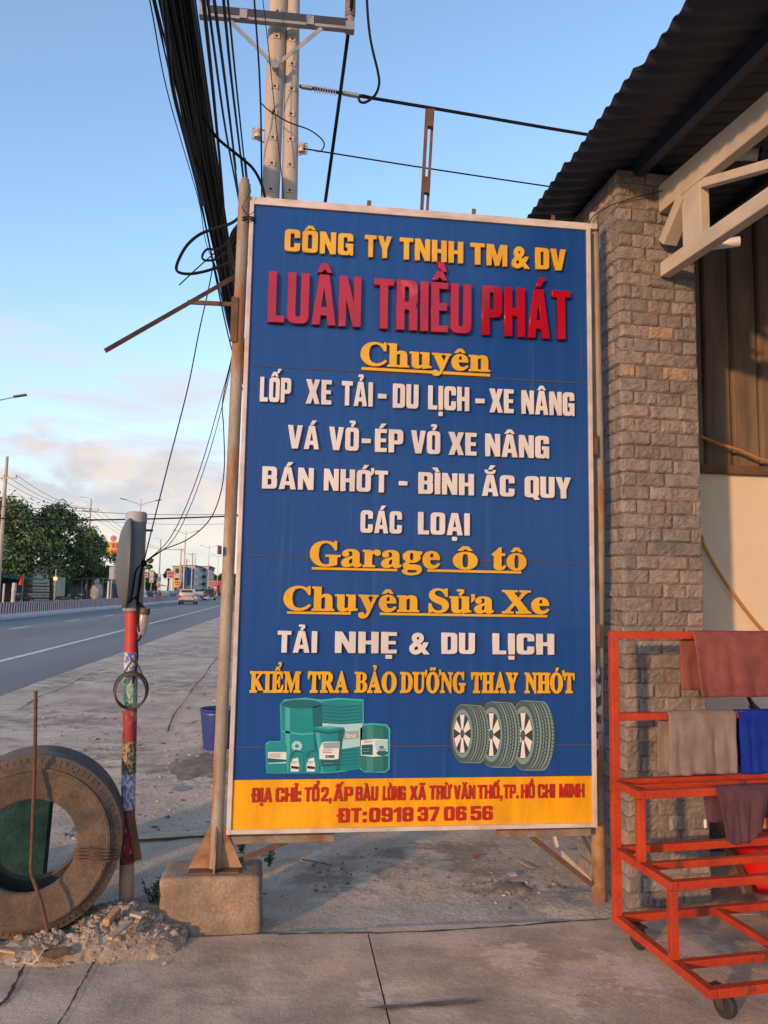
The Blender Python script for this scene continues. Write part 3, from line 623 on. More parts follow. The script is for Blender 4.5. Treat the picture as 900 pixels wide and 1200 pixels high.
'uO': [[137,286,158,287,178,286,198,282,216,276,234,267,250,257,264,244,276,230,286,214,295,196,302,177,305,157,306,136,305,115,302,95,295,76,286,58,276,42,263,28,249,15,233,4,215,-4,196,-11,176,-15,155,-16,135,-15,115,-11,97,-4,80,4,64,15,49,28,37,42,26,58,18,76,12,95,8,115,7,136,8,156,12,176,18,195,26,213,37,229,50,243,64,256,80,267,98,276,117,282],[156,254,124,242,103,204,96,135,98,98,104,68,114,45,126,29,141,20,157,17,189,29,209,67,216,136,214,173,208,204,199,226,186,242,172,251]],
'uD': [[-1,252,-1,281,132,281,178,277,217,264,248,243,271,214,284,178,288,135,272,55,220,6,137,-10,2,-10,2,19,21,21,28,23,30,24,32,27,34,34,34,235,32,243,29,247,26,249,19,251],[132,248,126,248,122,247,120,246,120,244,118,238,118,34,120,28,120,26,122,26,126,24,132,24,153,27,170,36,182,50,191,71,197,100,199,136,191,201,169,236]],
'uU': [[-1,253,-1,281,153,281,153,252,136,251,129,250,124,248,120,246,119,244,118,240,118,234,117,226,117,84,119,63,122,48,129,37,137,29,148,24,163,23,197,31,217,54,224,96,224,225,223,235,221,242,219,245,215,248,207,250,186,253,186,281,292,281,292,253,274,250,268,247,265,245,263,241,262,235,261,225,261,108,258,69,249,37,233,12,211,-4,182,-14,148,-17,112,-14,84,-6,61,10,46,32,37,60,34,92,34,225,33,236,32,242,29,246,26,248,19,250]],
'uN': [[1,254,1,281,98,281,223,127,223,233,222,239,221,243,220,245,218,247,212,250,205,251,188,253,188,281,295,281,295,252,275,250,268,248,265,246,263,243,262,236,261,224,261,-16,236,-16,73,182,73,47,74,36,76,28,78,25,81,23,88,21,109,19,109,-10,1,-10,1,19,18,20,24,22,28,23,31,24,33,28,34,32,35,39,36,47,36,228,26,239,19,248,16,250,15,250,13,251]],
'uG': [[126,285,153,287,176,285,200,280,223,271,227,270,229,269,231,269,233,270,234,270,235,271,236,273,238,276,244,287,270,287,270,174,244,174,235,195,228,208,220,220,211,230,202,238,191,246,181,250,170,253,160,254,126,242,104,204,96,135,99,98,105,68,115,45,129,30,145,20,164,17,176,18,184,20,189,23,192,27,194,34,194,85,192,91,190,94,186,96,177,98,154,100,154,128,308,128,308,100,288,98,279,95,277,92,276,86,275,76,275,10,233,-5,196,-13,160,-16,130,-14,104,-7,80,3,58,18,40,35,26,56,15,81,9,107,7,136,9,164,15,190,26,214,40,235,58,253,78,268,101,278]],
'uH': [[0,253,0,281,154,281,154,252,136,251,130,250,125,248,121,246,120,244,119,240,118,234,118,159,194,159,194,234,193,240,192,244,191,246,190,247,187,248,183,250,176,251,158,252,158,281,312,281,312,253,292,250,285,248,282,246,280,243,278,236,277,225,277,48,278,38,280,30,282,26,285,24,292,21,312,19,312,-10,158,-10,158,19,178,21,186,23,189,25,191,28,193,36,194,48,194,122,118,122,118,48,119,37,120,29,126,23,133,21,154,19,154,-10,0,-10,0,19,20,21,27,23,30,26,32,29,34,37,35,48,35,225,34,236,32,242,30,246,26,248,20,250]],
'uY': [[-18,252,-18,281,133,281,133,251,111,251,107,250,104,249,103,248,103,246,104,242,106,238,149,154,190,223,195,232,197,238,198,242,196,246,191,250,177,251,166,251,166,281,271,281,271,253,258,250,250,246,246,241,241,235,236,228,169,118,169,48,170,37,172,29,174,26,177,23,184,21,205,19,205,-10,51,-10,51,19,71,21,78,23,84,29,85,37,86,48,86,104,19,226,13,237,7,244,3,248,2,248,-2,250,-4,250,-6,251]],
's&': [[72,271,115,280,155,270,182,245,193,209,186,178,168,152,148,134,169,110,170,112,180,127,191,148,256,148,238,107,222,81,208,64,274,-12,192,-12,164,21,140,2,109,-12,79,-16,40,-6,10,22,-1,61,8,98,34,127,58,144,50,154,38,178,32,205,43,244],[113,222,103,220,98,215,96,208,98,196,106,182,110,178,122,187,130,198,132,206,129,214,123,220],[80,88,96,100,126,66,116,58,100,48,84,45,74,47,66,54,63,62,67,74]]}
UNIT = 0.25
def outline(key, cap):
    lps = [[(q[i]*UNIT/100/cap, q[i+1]*UNIT/100/cap) for i in range(0, len(q), 2)] for q in GL[key]]
    x0 = min(p[0] for l in lps for p in l); x1 = max(p[0] for l in lps for p in l)
    return x1-x0, [[(p[0]-x0, p[1]) for p in l] for l in lps]
CAPH = max(GL['uK'][0][1::2])*UNIT/100
def roman_l(ch): return outline('l'+ch, CAPH)
def roman_u(ch): return outline('u'+ch, CAPH)
def accent(mark, w, top, u=False):
    c = w/2; o = top-1.0
    if mark == '\u0302': q = [(c-.2, 1.05), (c-.08, 1.05), (c, 1.12), (c+.08, 1.05), (c+.2, 1.05), (c+.075, 1.23), (c-.075, 1.23)]
    elif mark == '\u0301': q = [(c-.07, 1.05), (c+.05, 1.05), (c+.2, 1.24), (c+.02, 1.24)]
    elif mark == '\u0300': q = [(c+.07, 1.05), (c-.05, 1.05), (c-.2, 1.24), (c-.02, 1.24)]
    elif mark == '\u0303': q = [(c-.23, 1.07), (c-.13, 1.07), (c-.08, 1.12), (c+.08, 1.06, .03), (c+.21, 1.09, .03), (c+.24, 1.22), (c+.14, 1.22), (c+.1, 1.17), (c-.06, 1.23, .03), (c-.19, 1.2, .03)]
    elif mark == '\u0306': q = [(c-.21, 1.23), (c-.12, 1.23), (c-.09, 1.15, .03), (c+.09, 1.15, .03), (c+.12, 1.23), (c+.21, 1.23), (c+.17, 1.05, .09), (c-.17, 1.05, .09)]
    elif mark == '\u0309': q = [(c-.04, 1.05), (c+.06, 1.05), (c+.06, 1.11), (c+.13, 1.16, .03), (c+.13, 1.31, .06), (c-.11, 1.31, .05), (c-.11, 1.22), (c+.01, 1.22), (c+.01, 1.17), (c-.04, 1.14)]
    elif mark == '\u0323': q = [(c-.09, -.26, .03), (c+.09, -.26, .03), (c+.09, -.09, .03), (c-.09, -.09, .03)]; o = 0
    elif mark == '\u031b': x = w+.008; q = [(x, .76), (x+.06, .8), (x+.13, .9, .04), (x+.13, 1.1), (x+.01, 1.1), (x+.02, .96)]
    return [(p[0], p[1]+o)+tuple(p[2:]) for p in q]
def word_loops(word, glyph, gap):
    x = 0.0; loops = []
    for ch in word:
        if ch == ' ': x += 0.28; continue
        d = unicodedata.normalize('NFD', ch) if ch not in 'Đ' else ch
        w, lps = glyph(d[0])
        top = max(p[1] for l in lps for p in l)
        L = [rounded(l) for l in lps]; marks = d[1:]; lift = 0.0; shift = 0.0; ext = 0.0
        if '\u031b' in marks: ext = 0.10
        for mk in sorted(marks, key=lambda k: '\u0302\u0306\u031b\u0323\u0300\u0301\u0303\u0309'.index(k)):
            a = accent(mk, w, top)
            if mk in '\u0300\u0301\u0303\u0309' and ('\u0302' in marks or '\u0306' in marks):
                dx, dy = {'\u0301': (.17, .13), '\u0300': (.12, .18), '\u0309': (.16, .15), '\u0303': (0, .2)}[mk] if '\u0302' in marks else (0, .21)
                a = [(p[0]+dx, p[1]+dy)+tuple(p[2:]) for p in a]
            L.append(rounded(a))
        loops += [[(p[0]+x, p[1]) for p in l] for l in L]
        x += w+ext+gap
    return x-gap, loops
YF = 3.85          # front of the panel
def letters(name, words, zb, cap, glyph, m, parent, depth=0.018, gap=0.09, bev=0.0012, y=None, extra=None):
    """words: (text, x0, x1) with x as world metres across the board; one raised line of lettering"""
    y = YF if y is None else y
    cu = bpy.data.curves.new(name, 'CURVE'); cu.dimensions = '2D'; cu.fill_mode = 'BOTH'
    cu.extrude = depth/2-bev; cu.bevel_depth = bev; cu.bevel_resolution = 0
    if any('&' in w[0] for w in words): cu.bevel_depth = 0
    for text, x0, x1 in words:
        wd, loops = word_loops(text, glyph, gap); sx = (x1-x0)/wd
        for lp in loops:
            s = cu.splines.new('POLY'); s.points.add(len(lp)-1); s.use_cyclic_u = True
            for i, p in enumerate(lp): s.points[i].co = (x0+p[0]*sx, zb+p[1]*cap, 0, 1)
    o = bpy.data.objects.new(name, cu); COL.objects.link(o)
    dg = bpy.context.evaluated_depsgraph_get(); me = bpy.data.meshes.new_from_object(o.evaluated_get(dg))
    bpy.data.objects.remove(o); bpy.data.curves.remove(cu)
    off = Vector(parent['_o'])
    for v in me.vertices: v.co = Vector((v.co.x, y-depth/2-v.co.z-0.001, v.co.y))-off
    me.name = name; me.materials.clear(); me.materials.append(m)
    for p in me.polygons: p.material_index = 0
    bm = bmesh.new(); bm.from_mesh(me); bmesh.ops.recalc_face_normals(bm, faces=bm.faces); bm.to_mesh(me); bm.free()
    ob = bpy.data.objects.new(name, me); COL.objects.link(ob); ob.parent = parent; ob['_o'] = tuple(off)
    return ob

# ------------------------------------------------------------------ the shop sign
def sign_panel_mat():
    m = mat('blue_panel', (0.012, 0.066, 0.265), 0.24, c2=(0.009, 0.053, 0.22), scale=2.6, stretch=(8, 1, 0.3), lo=0.36, hi=0.74, speck=.10, sps=60, c3=(0.035, 0.092, 0.26), s3=3.0, lo3=0.58, hi3=0.8, spec=0.3)
    return m
M_BLUE = sign_panel_mat()
M_YEL = mat('amber_panel', (0.78, 0.37, 0.008), 0.4, c2=(0.62, 0.28, 0.008), stretch=(3, 1, .6), speck=.08, sps=50, scale=2.5, c3=(0.55, 0.24, 0.03), s3=7, lo3=0.66, hi3=0.85, spec=0.3)
M_LY = mat('amber_acrylic', (0.68, 0.38, 0.012), 0.35, c2=(0.58, 0.31, 0.01), scale=5)
M_LR = mat('crimson_acrylic', (0.38, 0.006, 0.020), 0.13, c2=(0.30, 0.005, 0.016), scale=4, c3=(0.55, 0.10, 0.12), s3=5, lo3=0.64, hi3=0.8)
M_LRD = mat('red_acrylic', (0.42, 0.018, 0.012), 0.35, c2=(0.33, 0.014, 0.012), scale=8)
M_LW = mat('dusty_white_acrylic', (0.65, 0.62, 0.61), 0.4, c2=(0.55, 0.52, 0.51), scale=6, stretch=(1, 1, .4))
M_FRAME = mat('weathered_white_frame', (0.58, 0.50, 0.46), 0.6, c2=(0.42, 0.35, 0.31), scale=7, c3=(0.22, 0.10, 0.05), s3=9, lo3=0.68, hi3=0.8)
M_POST = mat('stained_pipe', (0.34, 0.295, 0.24), 0.7, c2=(0.22, 0.185, 0.15), scale=6, stretch=(2, 2, 0.5), c3=(0.27, 0.12, 0.045), s3=3.5, lo3=0.49, hi3=0.60, speck=.15, sps=60, bump=0.2)
M_RAIL = mat('grimy_steel_rail', (0.24, 0.20, 0.165), 0.8, c2=(0.16, 0.12, 0.095), scale=9, c3=(0.17, 0.075, 0.04), s3=7, lo3=.5, hi3=.65)
M_OCHRE = mat('ochre_rust', (0.36, 0.21, 0.105), 0.9, c2=(0.19, 0.09, 0.045), scale=9, bump=0.4)
M_SEAM = mat('seam_rust', (0.07, 0.055, 0.085), 0.9)
X0S, X1S, Z0S, Z1S = -0.255, 1.580, 0.402, 3.562
ZY = P(480, 911.5, YF).z
SG = thing('shop_sign', 'tall blue and yellow tyre shop sign with raised letters on two pipe posts', 'sign', (0.66, 3.9, 0))
def sx(px, py): return P(px, py, YF-0.02).x
def sz(px, py): return P(px, py, YF-0.02).z
def sign():
    b = MB(); b.box((X0S+.02, YF, ZY), (X1S-.02, YF+.03, Z1S-.012)); b.build('blue_panel', M_BLUE, SG)
    b = MB(); b.box((X0S+.02, YF-.002, Z0S+.012), (X1S-.02, YF+.03, ZY-.001)); b.build('yellow_panel', M_YEL, SG)
    b = MB(); fw = 0.030
    b.box((X0S, YF-.014, Z0S), (X0S+fw*.75, YF+.05, Z1S), bev=.003); b.box((X1S-fw*.75, YF-.014, Z0S), (X1S, YF+.05, Z1S), bev=.003)
    b.box((X0S+fw*.75, YF-.012, Z1S-.018), (X1S-fw*.75, YF+.05, Z1S-.001), bev=.002); b.box((X0S+fw*.75, YF-.012, Z0S+.001), (X1S-fw*.75, YF+.05, Z0S+.022), bev=.002)
    b.build('frame', M_FRAME, SG)
    b = MB(); b.box((X0S-.02, YF+.01, Z1S+.002), (X1S+.05, YF+.06, Z1S+.034), bev=.004); tr = b.build('top_rail', M_FRAME, SG)
    for px, py in ((432, 242), (555, 250), (648, 258)):
        p = P(px, py, YF+.03); q = MB(); q.bar((p.x, YF+.035, Z1S+.03), (p.x+.004, YF+.035, Z1S+.075), .022, .006, bev=.001); q.build('lug', M_RUST, tr)
    # back frame (seen from the side)
    b = MB()
    for x in (X0S+.3, (X0S+X1S)/2, X1S-.3): b.box((x-.02, YF+.031, Z0S+.03), (x+.02, YF+.071, Z1S-.02))
    for z in (1.1, 1.9, 2.7): b.box((X0S+.03, YF+.072, z-.02), (X1S-.03, YF+.11, z+.02))
    b.build('back_frame', M_RUST, SG)
    # seams between the sheets
    for py, px in ((437, 480), (655, 480), (875, 480)):
        z = sz(px, py); b = MB(); b.box((X0S+.024, YF-.0025, z-.0024), (X1S-.024, YF+.001, z+.0024)); b.build('sheet_seam', M_SEAM, SG)
    # posts
    pb = Vector((-0.300, 3.86, 0.245)); pt = P(287, 216, 3.86)
    b = MB(); b.tube([pb, pb.lerp(pt, .5), pt], .030, 16); b.cyl(pt, pt+Vector((0.0005, 0, .028)), .024, 12, 0, .021)
    lp = b.build('post', M_POST, SG, smooth=True)
    q = MB(); q.box((-.42, 3.79, .240), (-.185, 3.97, .25), bev=.002); q.build('base_plate', M_RUST, lp)
    for s_ in (-1, 1):
        q = MB(); q.prism([(0.026*s_, 0), (.125*s_, 0), (.028*s_, .20)], Matrix(((1, 0, 0, -.300), (0, 0, -1, 3.858), (0, 1, 0, .2505), (0, 0, 0, 1))), .008); q.build('gusset', M_OCHRE, lp)
    q = MB(); q.prism([(.026, 0), (.09, 0), (.028, .2)], Matrix(((0, 0, 1, -.304), (-1, 0, 0, 3.86), (0, 1, 0, .2505), (0, 0, 0, 1))), .008); q.build('gusset', M_OCHRE, lp)
    r0 = P(701, 1053, 3.95); r0.z = -0.02; r1 = P(694, 250, 3.90)
    b = MB(); b.tube([Vector((r0.x+.003, r0.y, -.03)), Vector((r0.x, 3.945, .55)), Vector((r1.x+.028, 3.915, 2.0)), Vector((r1.x+.012, 3.905, r1.z))], [.030, .029, .027, .026], 16)
    rp = b.build('post', M_POST, SG, smooth=True)
    rp['label'] = 'grey pipe post with peeling paper wrap and ochre rust at its foot'
    q = MB(); xx = r0.x
    q.tube([(xx+.006, 3.948, -.03), (xx+.003, 3.946, .18), (xx, 3.944, .40)], [.0385, .036, .034], 14); q.build('rust_sleeve', M_OCHRE, rp, smooth=True)
    # worn strip of printed wrap, dark blue and white
    M_WRAP = mat('printed_wrap', (0.06, 0.07, 0.20), 0.6, c2=(0.62, 0.62, 0.66), scale=30, lo=0.52, hi=0.56, detail=1, stretch=(1, 1, .6))
    q = MB(); q.tube([(xx+.001, 3.945, .74), (xx+.004, 3.938, 1.05), (xx+.006, 3.935, 1.19)], .0325, 14); q.build('paper_wrap', M_WRAP, rp, smooth=True)
    q = MB(); q.box((X1S+.001, YF+.0, 1.30), (X1S+.03, YF+.035, 1.42)); q.build('weld_tab', M_RUST, rp); q = MB(); q.box((X1S+.001, YF, 2.30), (X1S+.03, YF+.035, 2.42)); q.build('weld_tab', M_RUST, rp)
    # stub rails and braces below
    b = MB(); b.box((-.268, YF+.01, .352), (.262, YF+.050, .387), bev=.003); b.build('bottom_rail', M_RAIL, SG)
    b = MB(); b.box((1.07, YF+.01, .356), (1.555, YF+.050, .390), bev=.003); b.build('bottom_rail', M_RAIL, SG)
    a, c = P(336, 986, 3.88), P(272, 1012, 3.88); b = MB(); b.bar(a, c, .006, .026); b.build('brace', M_RUST, SG)
    a, c = P(622, 980, 3.88), P(694, 1037, 3.92); b = MB(); b.bar(a, c, .006, .026); b.build('brace', M_RUST, SG)
    a, c = P(649, 978, 3.88), P(653, 993, 3.86); b = MB(); b.bar(a, c, .035, .006, up=(1, 0, 0)); b.build('loose_plate', M_FRAME, SG)
    # upright of two flat bars on the top edge
    b0, b1 = P(494, 251, 3.90), P(500.5, 128, 3.90); b2, b3 = P(500.5, 251, 3.92), P(507.5, 128, 3.92)
    b = MB(); b.bar(b0, b1, .018, .012); m_ = b.build('light_bracket', M_RUST, SG)
    b = MB(); b.bar(b2, b3, .014, .012); b.build('bar', M_RUST, m_)
    for t in (.9, .27):
        c = b0.lerp(b1, t); e = b2.lerp(b3, t); q = MB(); q.box((c.x+.003, 3.885, c.z-.045), (e.x-.002, 3.915, c.z+.045 if t < .5 else c.z+.055)); q.build('spacer_plate', M_RUST, m_)
    # rusty arm that once held a lamp, on the road side
    br1 = Vector((-.300, 3.90, P(278, 357, 3.9).z)); br0 = P(220, 354, 3.9)
    b = MB(); b.bar(br0, br1, .012, .021); arm = b.build('side_bracket', M_RUST, SG)
    a0 = P(279, 322, 3.93); kn = br0 + Vector((0, 0.012, 0)); a1 = P(123.5, 411, 3.50)
    mid = P(220, 356, 3.77)
    b = MB(); b.bar(a0, a1, .012, .021); b.build('lamp_arm', M_RUST, arm)
    f0, f1 = P(279, 352, 3.872), P(277, 404, 3.872); b = MB(); b.bar(Vector((f0.x-.012, 3.826, f0.z)), Vector((f1.x-.012, 3.826, f1.z)), .034, .006, up=(0, 1, 0)); b.build('strap', M_RUST, arm)
    b = MB(); b.box((-.345, 3.80, 1.73), (-.33, 3.86, 1.77)); b.build('tab', M_RUST, lp)

    # lines of lettering, each word set where it stands on the board
    def line(name, ws, yref, cap_top, cap_bot, glyph, m, **k):
        zb, zt = sz(yref, cap_bot), sz(yref, cap_top)
        ym = (cap_top+cap_bot)/2
        return [letters(name, [(w, sx(a, ym), sx(c, ym))], zb, zt-zb, glyph, m, SG, **k) for w, a, c in ws]
    def rule(par, pa, pb, y0, y1, m, dep=.012):
        q = MB(); z1, z0 = sz(pa, y0), sz(pa, y1); q.box((sx(pa, y0), YF-dep, z0+.003), (sx(pb, y0), YF-.001, z1)); q.build('underline', m, par[0] if pa < 420 or len(par) == 1 else par[1])
    line('company_lettering', [('CÔNG', 334, 414), ('TY', 428, 459), ('TNHH', 469, 543), ('TM', 552, 594.5), ('&', 600, 621), ('DV', 628, 663)], 334, 268, 293.5, sans, M_LY)
    line('name_lettering', [('LUÂN', 314.5, 423), ('TRIỀU', 438.5, 552), ('PHÁT', 565, 667.5)], 318, 318.5, 377.5, lambda c: sans(c, .21, .125), M_LR, gap=.085, depth=.028)
    a = line('script_lettering', [('Chuyên', 423, 574.5)], 425, 400, 427, roman_l, M_LY, gap=.03); rule(a, 424, 575, 429.5, 433.5, M_LY)
    line('services_lettering', [('LỐP', 305, 341), ('XE', 359, 388.5), ('TẢI', 401, 437), ('-', 443.5, 453), ('DU', 461, 490.5), ('LỊCH', 502.5, 550), ('-', 558, 568), ('XE', 574.5, 602), ('NÂNG', 612, 673)], 306, 441.5, 470, sans, M_LW)
    line('services_lettering', [('VÁ', 337.5, 374), ('VỎ', 386, 420.5), ('-', 424.5, 434.5), ('ÉP', 440, 472.5), ('VỎ', 482.5, 516), ('XE', 526.5, 558.5), ('NÂNG', 569.5, 643.5)], 340, 498, 525, sans, M_LW)
    line('services_lettering', [('BÁN', 307.5, 367.5), ('NHỚT', 380, 454.5), ('-', 468, 477.5), ('BÌNH', 491, 555.5), ('ẮC', 565.5, 603), ('QUY', 616, 669)], 308, 546.5, 572, sans, M_LW)
    line('services_lettering', [('CÁC', 423, 471), ('LOẠI', 490.5, 550.5)], 424, 598, 624, sans, M_LW)
    a = line('script_lettering', [('Garage', 363.5, 516), ('ô', 531.5, 560), ('tô', 577.5, 617)], 365, 633.5, 662.5, roman_l, M_LY, gap=.03); rule(a, 365.5, 466, 664.5, 668, M_LY); rule(a, 501.5, 611.5, 667, 670.5, M_LY)
    a = line('script_lettering', [('Chuyên', 332.5, 491.5), ('Sửa', 503, 579), ('Xe', 589, 644)], 334, 686.5, 714.5, roman_l, M_LY, gap=.03); rule(a, 336.5, 411.5, 716.5, 720, M_LY); rule(a, 445.5, 642, 718, 721.5, M_LY)
    line('services_lettering', [('TẢI', 325.5, 371.5), ('NHẸ', 393, 465), ('&', 480, 504), ('DU', 518, 556.5), ('LỊCH', 578, 649.5)], 326, 739.5, 764.5, sans, M_LW)
    line('maintenance_lettering', [('KIỂM', 293, 352.5), ('TRA', 361, 408.5), ('BẢO', 416, 465), ('DƯỠNG', 469.5, 546), ('THAY', 553, 607.5), ('NHỚT', 616, 674)], 294, 787, 811, roman_u, M_LY, gap=.015, depth=.014)
    line('address_lettering', [('ĐỊA', 295.5, 318), ('CHỈ:', 323, 352), ('TỔ', 357, 373.5), ('2,', 376.5, 388), ('ẤP', 391, 413), ('BÀU', 417, 442.5), ('LÒNG', 449, 475), ('XÃ', 481, 499), ('TRỪ', 504, 529), ('VĂN', 532.5, 557), ('THỐ,', 560.5, 589), ('TP.', 591, 608), ('HỒ', 611.5, 627), ('CHI', 631.5, 651), ('MINH', 656.5, 685.5)], 296, 924.5, 941, lambda c: sans(c, .165, .14), M_LRD, depth=.006, gap=.11, y=YF-.002)
    line('phone_lettering', [('ĐT:', 397, 429), ('0918', 433, 484), ('37', 490, 514.5), ('06', 521, 546.5), ('56', 552.5, 577.5)], 397, 948.5, 965, lambda c: sans(c, .165, .16), M_LRD, depth=.006, gap=.11, y=YF-.002)
sign()
# ------------------------------------------------------------------ two printed cut-out pictures on the board (flat in the place too)
def lay(name, px, k, m, parent, base=YF):
    """flat printed shape on the board, k layers above it; px outline is read off the board"""
    y0, y1 = base-0.003-0.0006*k, base-0.003-0.0006*(k-1)+0.0001 if k else base-.0005
    pts = [(sx(a, c), sz(a, c)) for a, c in px]
    q = MB(); n = len(pts)
    q.add([(x, y0, z) for x, z in pts]+[(x, y1, z) for x, z in pts], [tuple(range(n))]+[(i, (i+1) % n, n+(i+1) % n, n+i) for i in range(n)])
    return q.build(name, m, parent)
def zp(x, y, ox, oy, s=5.0): return (ox+x/s, oy+y/s)
def zpl(l, ox, oy): return [zp(x, y, ox, oy) for x, y in l]
def ell(cx, cy, rx, ry, n=28, a0=0, a1=360, tilt=0):
    o_ = []
    for i in range(n+(1 if a1-a0 < 360 else 0)):
        a = R(a0+(a1-a0)*i/n); x, y = rx*math.cos(a), ry*math.sin(a)
        o_.append((cx+x*math.cos(tilt)-y*math.sin(tilt), cy+x*math.sin(tilt)+y*math.cos(tilt)))
    return o_
TE1 = mat('print_teal', (0.005, 0.235, 0.26), 0.4, c2=(0.004, 0.19, 0.22), scale=5)
TE2 = mat('print_dark_teal', (0.006, 0.11, 0.135), 0.4)
TE3 = mat('print_light_teal', (0.04, 0.38, 0.39), 0.4)
TE4 = mat('print_grey_teal', (0.02, 0.15, 0.15), 0.4)
PWH = mat('print_white', (0.62, 0.66, 0.66), 0.4)
PGR = mat('print_grey', (0.25, 0.32, 0.33), 0.4)
PSK = mat('print_pale_blue', (0.33, 0.56, 0.60), 0.4)
PBK = mat('print_black', (0.012, 0.016, 0.02), 0.4)
PBR = mat('print_ribbed_blue', (0.006, 0.13, 0.17), 0.4)
def drums():
    z = lambda l: zpl(l, 300, 810)
    outline_ = z([(55, 310), (75, 298), (146, 296), (140, 80), (165, 52), (290, 40), (385, 52), (480, 42), (632, 50), (634, 195), (680, 190), (770, 198), (790, 225), (786, 460), (760, 482), (640, 480), (600, 455), (530, 475), (440, 484), (380, 486), (60, 487)])
    r_ = lay('oil_drum_picture', outline_, 0, TE3, SG)
    r_['label'] = 'printed cut-out picture of teal oil drums and canisters'
    A = lambda n, l, k, m: lay(n, z(l), k, m, r_)
    A('printed_drum', [(388, 62), (500, 52), (626, 60), (626, 440), (600, 462), (520, 474), (480, 470), (388, 440)], 1, TE1)
    for i in range(6): A('drum_rib', [(392, 82+i*20), (500, 92+i*20), (624, 80+i*20), (624, 90+i*20), (500, 102+i*20), (392, 92+i*20)], 2, PBR)
    for i in range(5): A('drum_rib', [(490, 352+i*20), (600, 344+i*20), (600, 352+i*20), (490, 361+i*20)], 2, PBR)
    A('drum_label', [(390, 190), (500, 198), (626, 190), (622, 325), (510, 342), (390, 335)], 3, PSK)
    A('label_band', [(515, 240), (604, 234), (604, 280), (515, 288)], 4, PGR)
    A('printed_drum', [(146, 78), (200, 100), (300, 104), (388, 80), (388, 470), (150, 470)], 3, TE1)
    A('drum_shade', [(330, 96), (388, 82), (388, 470), (350, 470)], 4, TE2); A('drum_shine', [(172, 96), (200, 101), (200, 470), (172, 470)], 4, TE3)
    A('drum_lid', ell(267, 78, 120, 26), 4, TE2)
    A('drum_hoop', [(150, 232), (270, 250), (386, 240), (386, 252), (270, 262), (150, 244)], 4, TE3)
    A('gear_mark', [(240+34*(1 if i % 2 else .78)*math.cos(i*math.pi/12), 325+34*(1 if i % 2 else .78)*math.sin(i*math.pi/12)) for i in range(24)], 4, PSK)
    A('gear_mark_hole', ell(240, 325, 11, 11), 5, TE1)
    A('printed_pail', [(338, 222), (350, 212), (515, 216), (522, 240), (508, 300), (488, 470), (440, 480), (385, 476), (372, 400)], 5, TE1); A('pail_shine', [(352, 244), (376, 246), (392, 474), (384, 474), (362, 330)], 6, TE3); A('pail_shade', [(484, 244), (516, 240), (504, 300), (486, 468), (470, 474)], 6, TE2)
    A('pail_rim', [(336, 226), (430, 240), (522, 226), (522, 240), (430, 256), (340, 242)], 6, TE2)
    A('pail_rim', [(338, 214), (430, 206), (516, 214), (430, 224)], 6, TE3)
    A('pail_label', [(388, 305), (402, 300), (492, 298), (484, 400), (400, 412), (372, 400), (372, 340)], 7, PWH)
    A('pail_label_band', [(390, 306), (490, 300), (486, 335), (400, 340)], 8, PGR)
    A('pail_label_band', [(376, 402), (484, 406), (480, 440), (382, 446)], 8, TE2)
    A('printed_canister', [(58, 320), (80, 302), (170, 300), (180, 330), (182, 484), (62, 484)], 5, TE1)
    A('canister_label', [(70, 360), (178, 360), (178, 425), (70, 428)], 6, PWH)
    A('canister_label_band', [(70, 395), (178, 405), (178, 418), (70, 424)], 7, TE2)
    for ox in (190, 284):
        A('printed_bottle', [(ox, 484), (ox, 400), (ox+12, 365), (ox+40, 345), (ox+70, 350), (ox+88, 372), (ox+88, 484)], 7, TE1)
        A('bottle_edge', [(ox+6, 390), (ox+20, 362), (ox+44, 348), (ox+72, 356), (ox+60, 362), (ox+40, 360), (ox+18, 392)], 8, TE2)
        A('bottle_label', [(ox+12, 430), (ox+26, 400), (ox+56, 392), (ox+64, 440), (ox+60, 474), (ox+14, 474)], 8, PWH)
        A('bottle_label_band', [(ox+16, 440), (ox+62, 446), (ox+60, 460), (ox+16, 456)], 9, PBK)
    A('printed_drum', [(612, 222), (630, 206), (690, 200), (760, 206), (778, 226), (776, 456), (756, 474), (690, 478), (630, 470), (612, 450)], 3, TE4)
    A('drum_shine', [(650, 208), (690, 204), (690, 476), (650, 472)], 4, mat('print_mid_teal', (0.04, 0.21, 0.21), 0.4)); A('drum_shade', [(748, 210), (772, 228), (770, 456), (748, 472)], 4, TE2)
    A('drum_label', [(616, 290), (700, 282), (774, 286), (774, 380), (690, 388), (616, 380)], 5, PWH)
    A('drum_label_patch', [(620, 318), (686, 314), (686, 378), (620, 376)], 6, TE2)
    A('drum_label_patch', ell(742, 366, 34, 16), 6, TE2)
    A('drum_label_band', [(700, 290), (772, 290), (772, 350), (712, 356), (700, 330)], 6, PSK)
    for (x0, x1, ya, n, k) in ((394, 450, 346, 3, 8), (396, 470, 416, 3, 9), (76, 150, 370, 3, 8), (626, 680, 330, 5, 7), (632, 688, 294, 2, 6), (724, 766, 342, 2, 7), (206, 244, 416, 2, 9), (300, 338, 416, 2, 9)):
        for i in range(n): A('print_line', [(x0, ya+i*8), (x1-(i*13) % 22, ya+i*8), (x1-(i*13) % 22, ya+i*8+3), (x0, ya+i*8+3)], k, PBK if i % 2 == 0 else PGR)
    def txt(t, a, c, y0, y1, m, k):
        zb = sz(*zp(a, y1, 300, 810)); zt = sz(*zp(a, y0, 300, 810))
        o = letters('label_lettering', [(t, sx(*zp(a, y1, 300, 810)), sx(*zp(c, y1, 300, 810)))], zb, zt-zb, sans if t.isupper() else roman_any, m, r_, depth=.0005, bev=0.0, y=YF-.003-.0006*k)
    txt('CRB', 408, 458, 378, 394, PBK, 8)
    txt('strol', 528, 584, 250, 276, PWH, 4)
    txt('RX', 726, 750, 324, 338, PBK, 7)
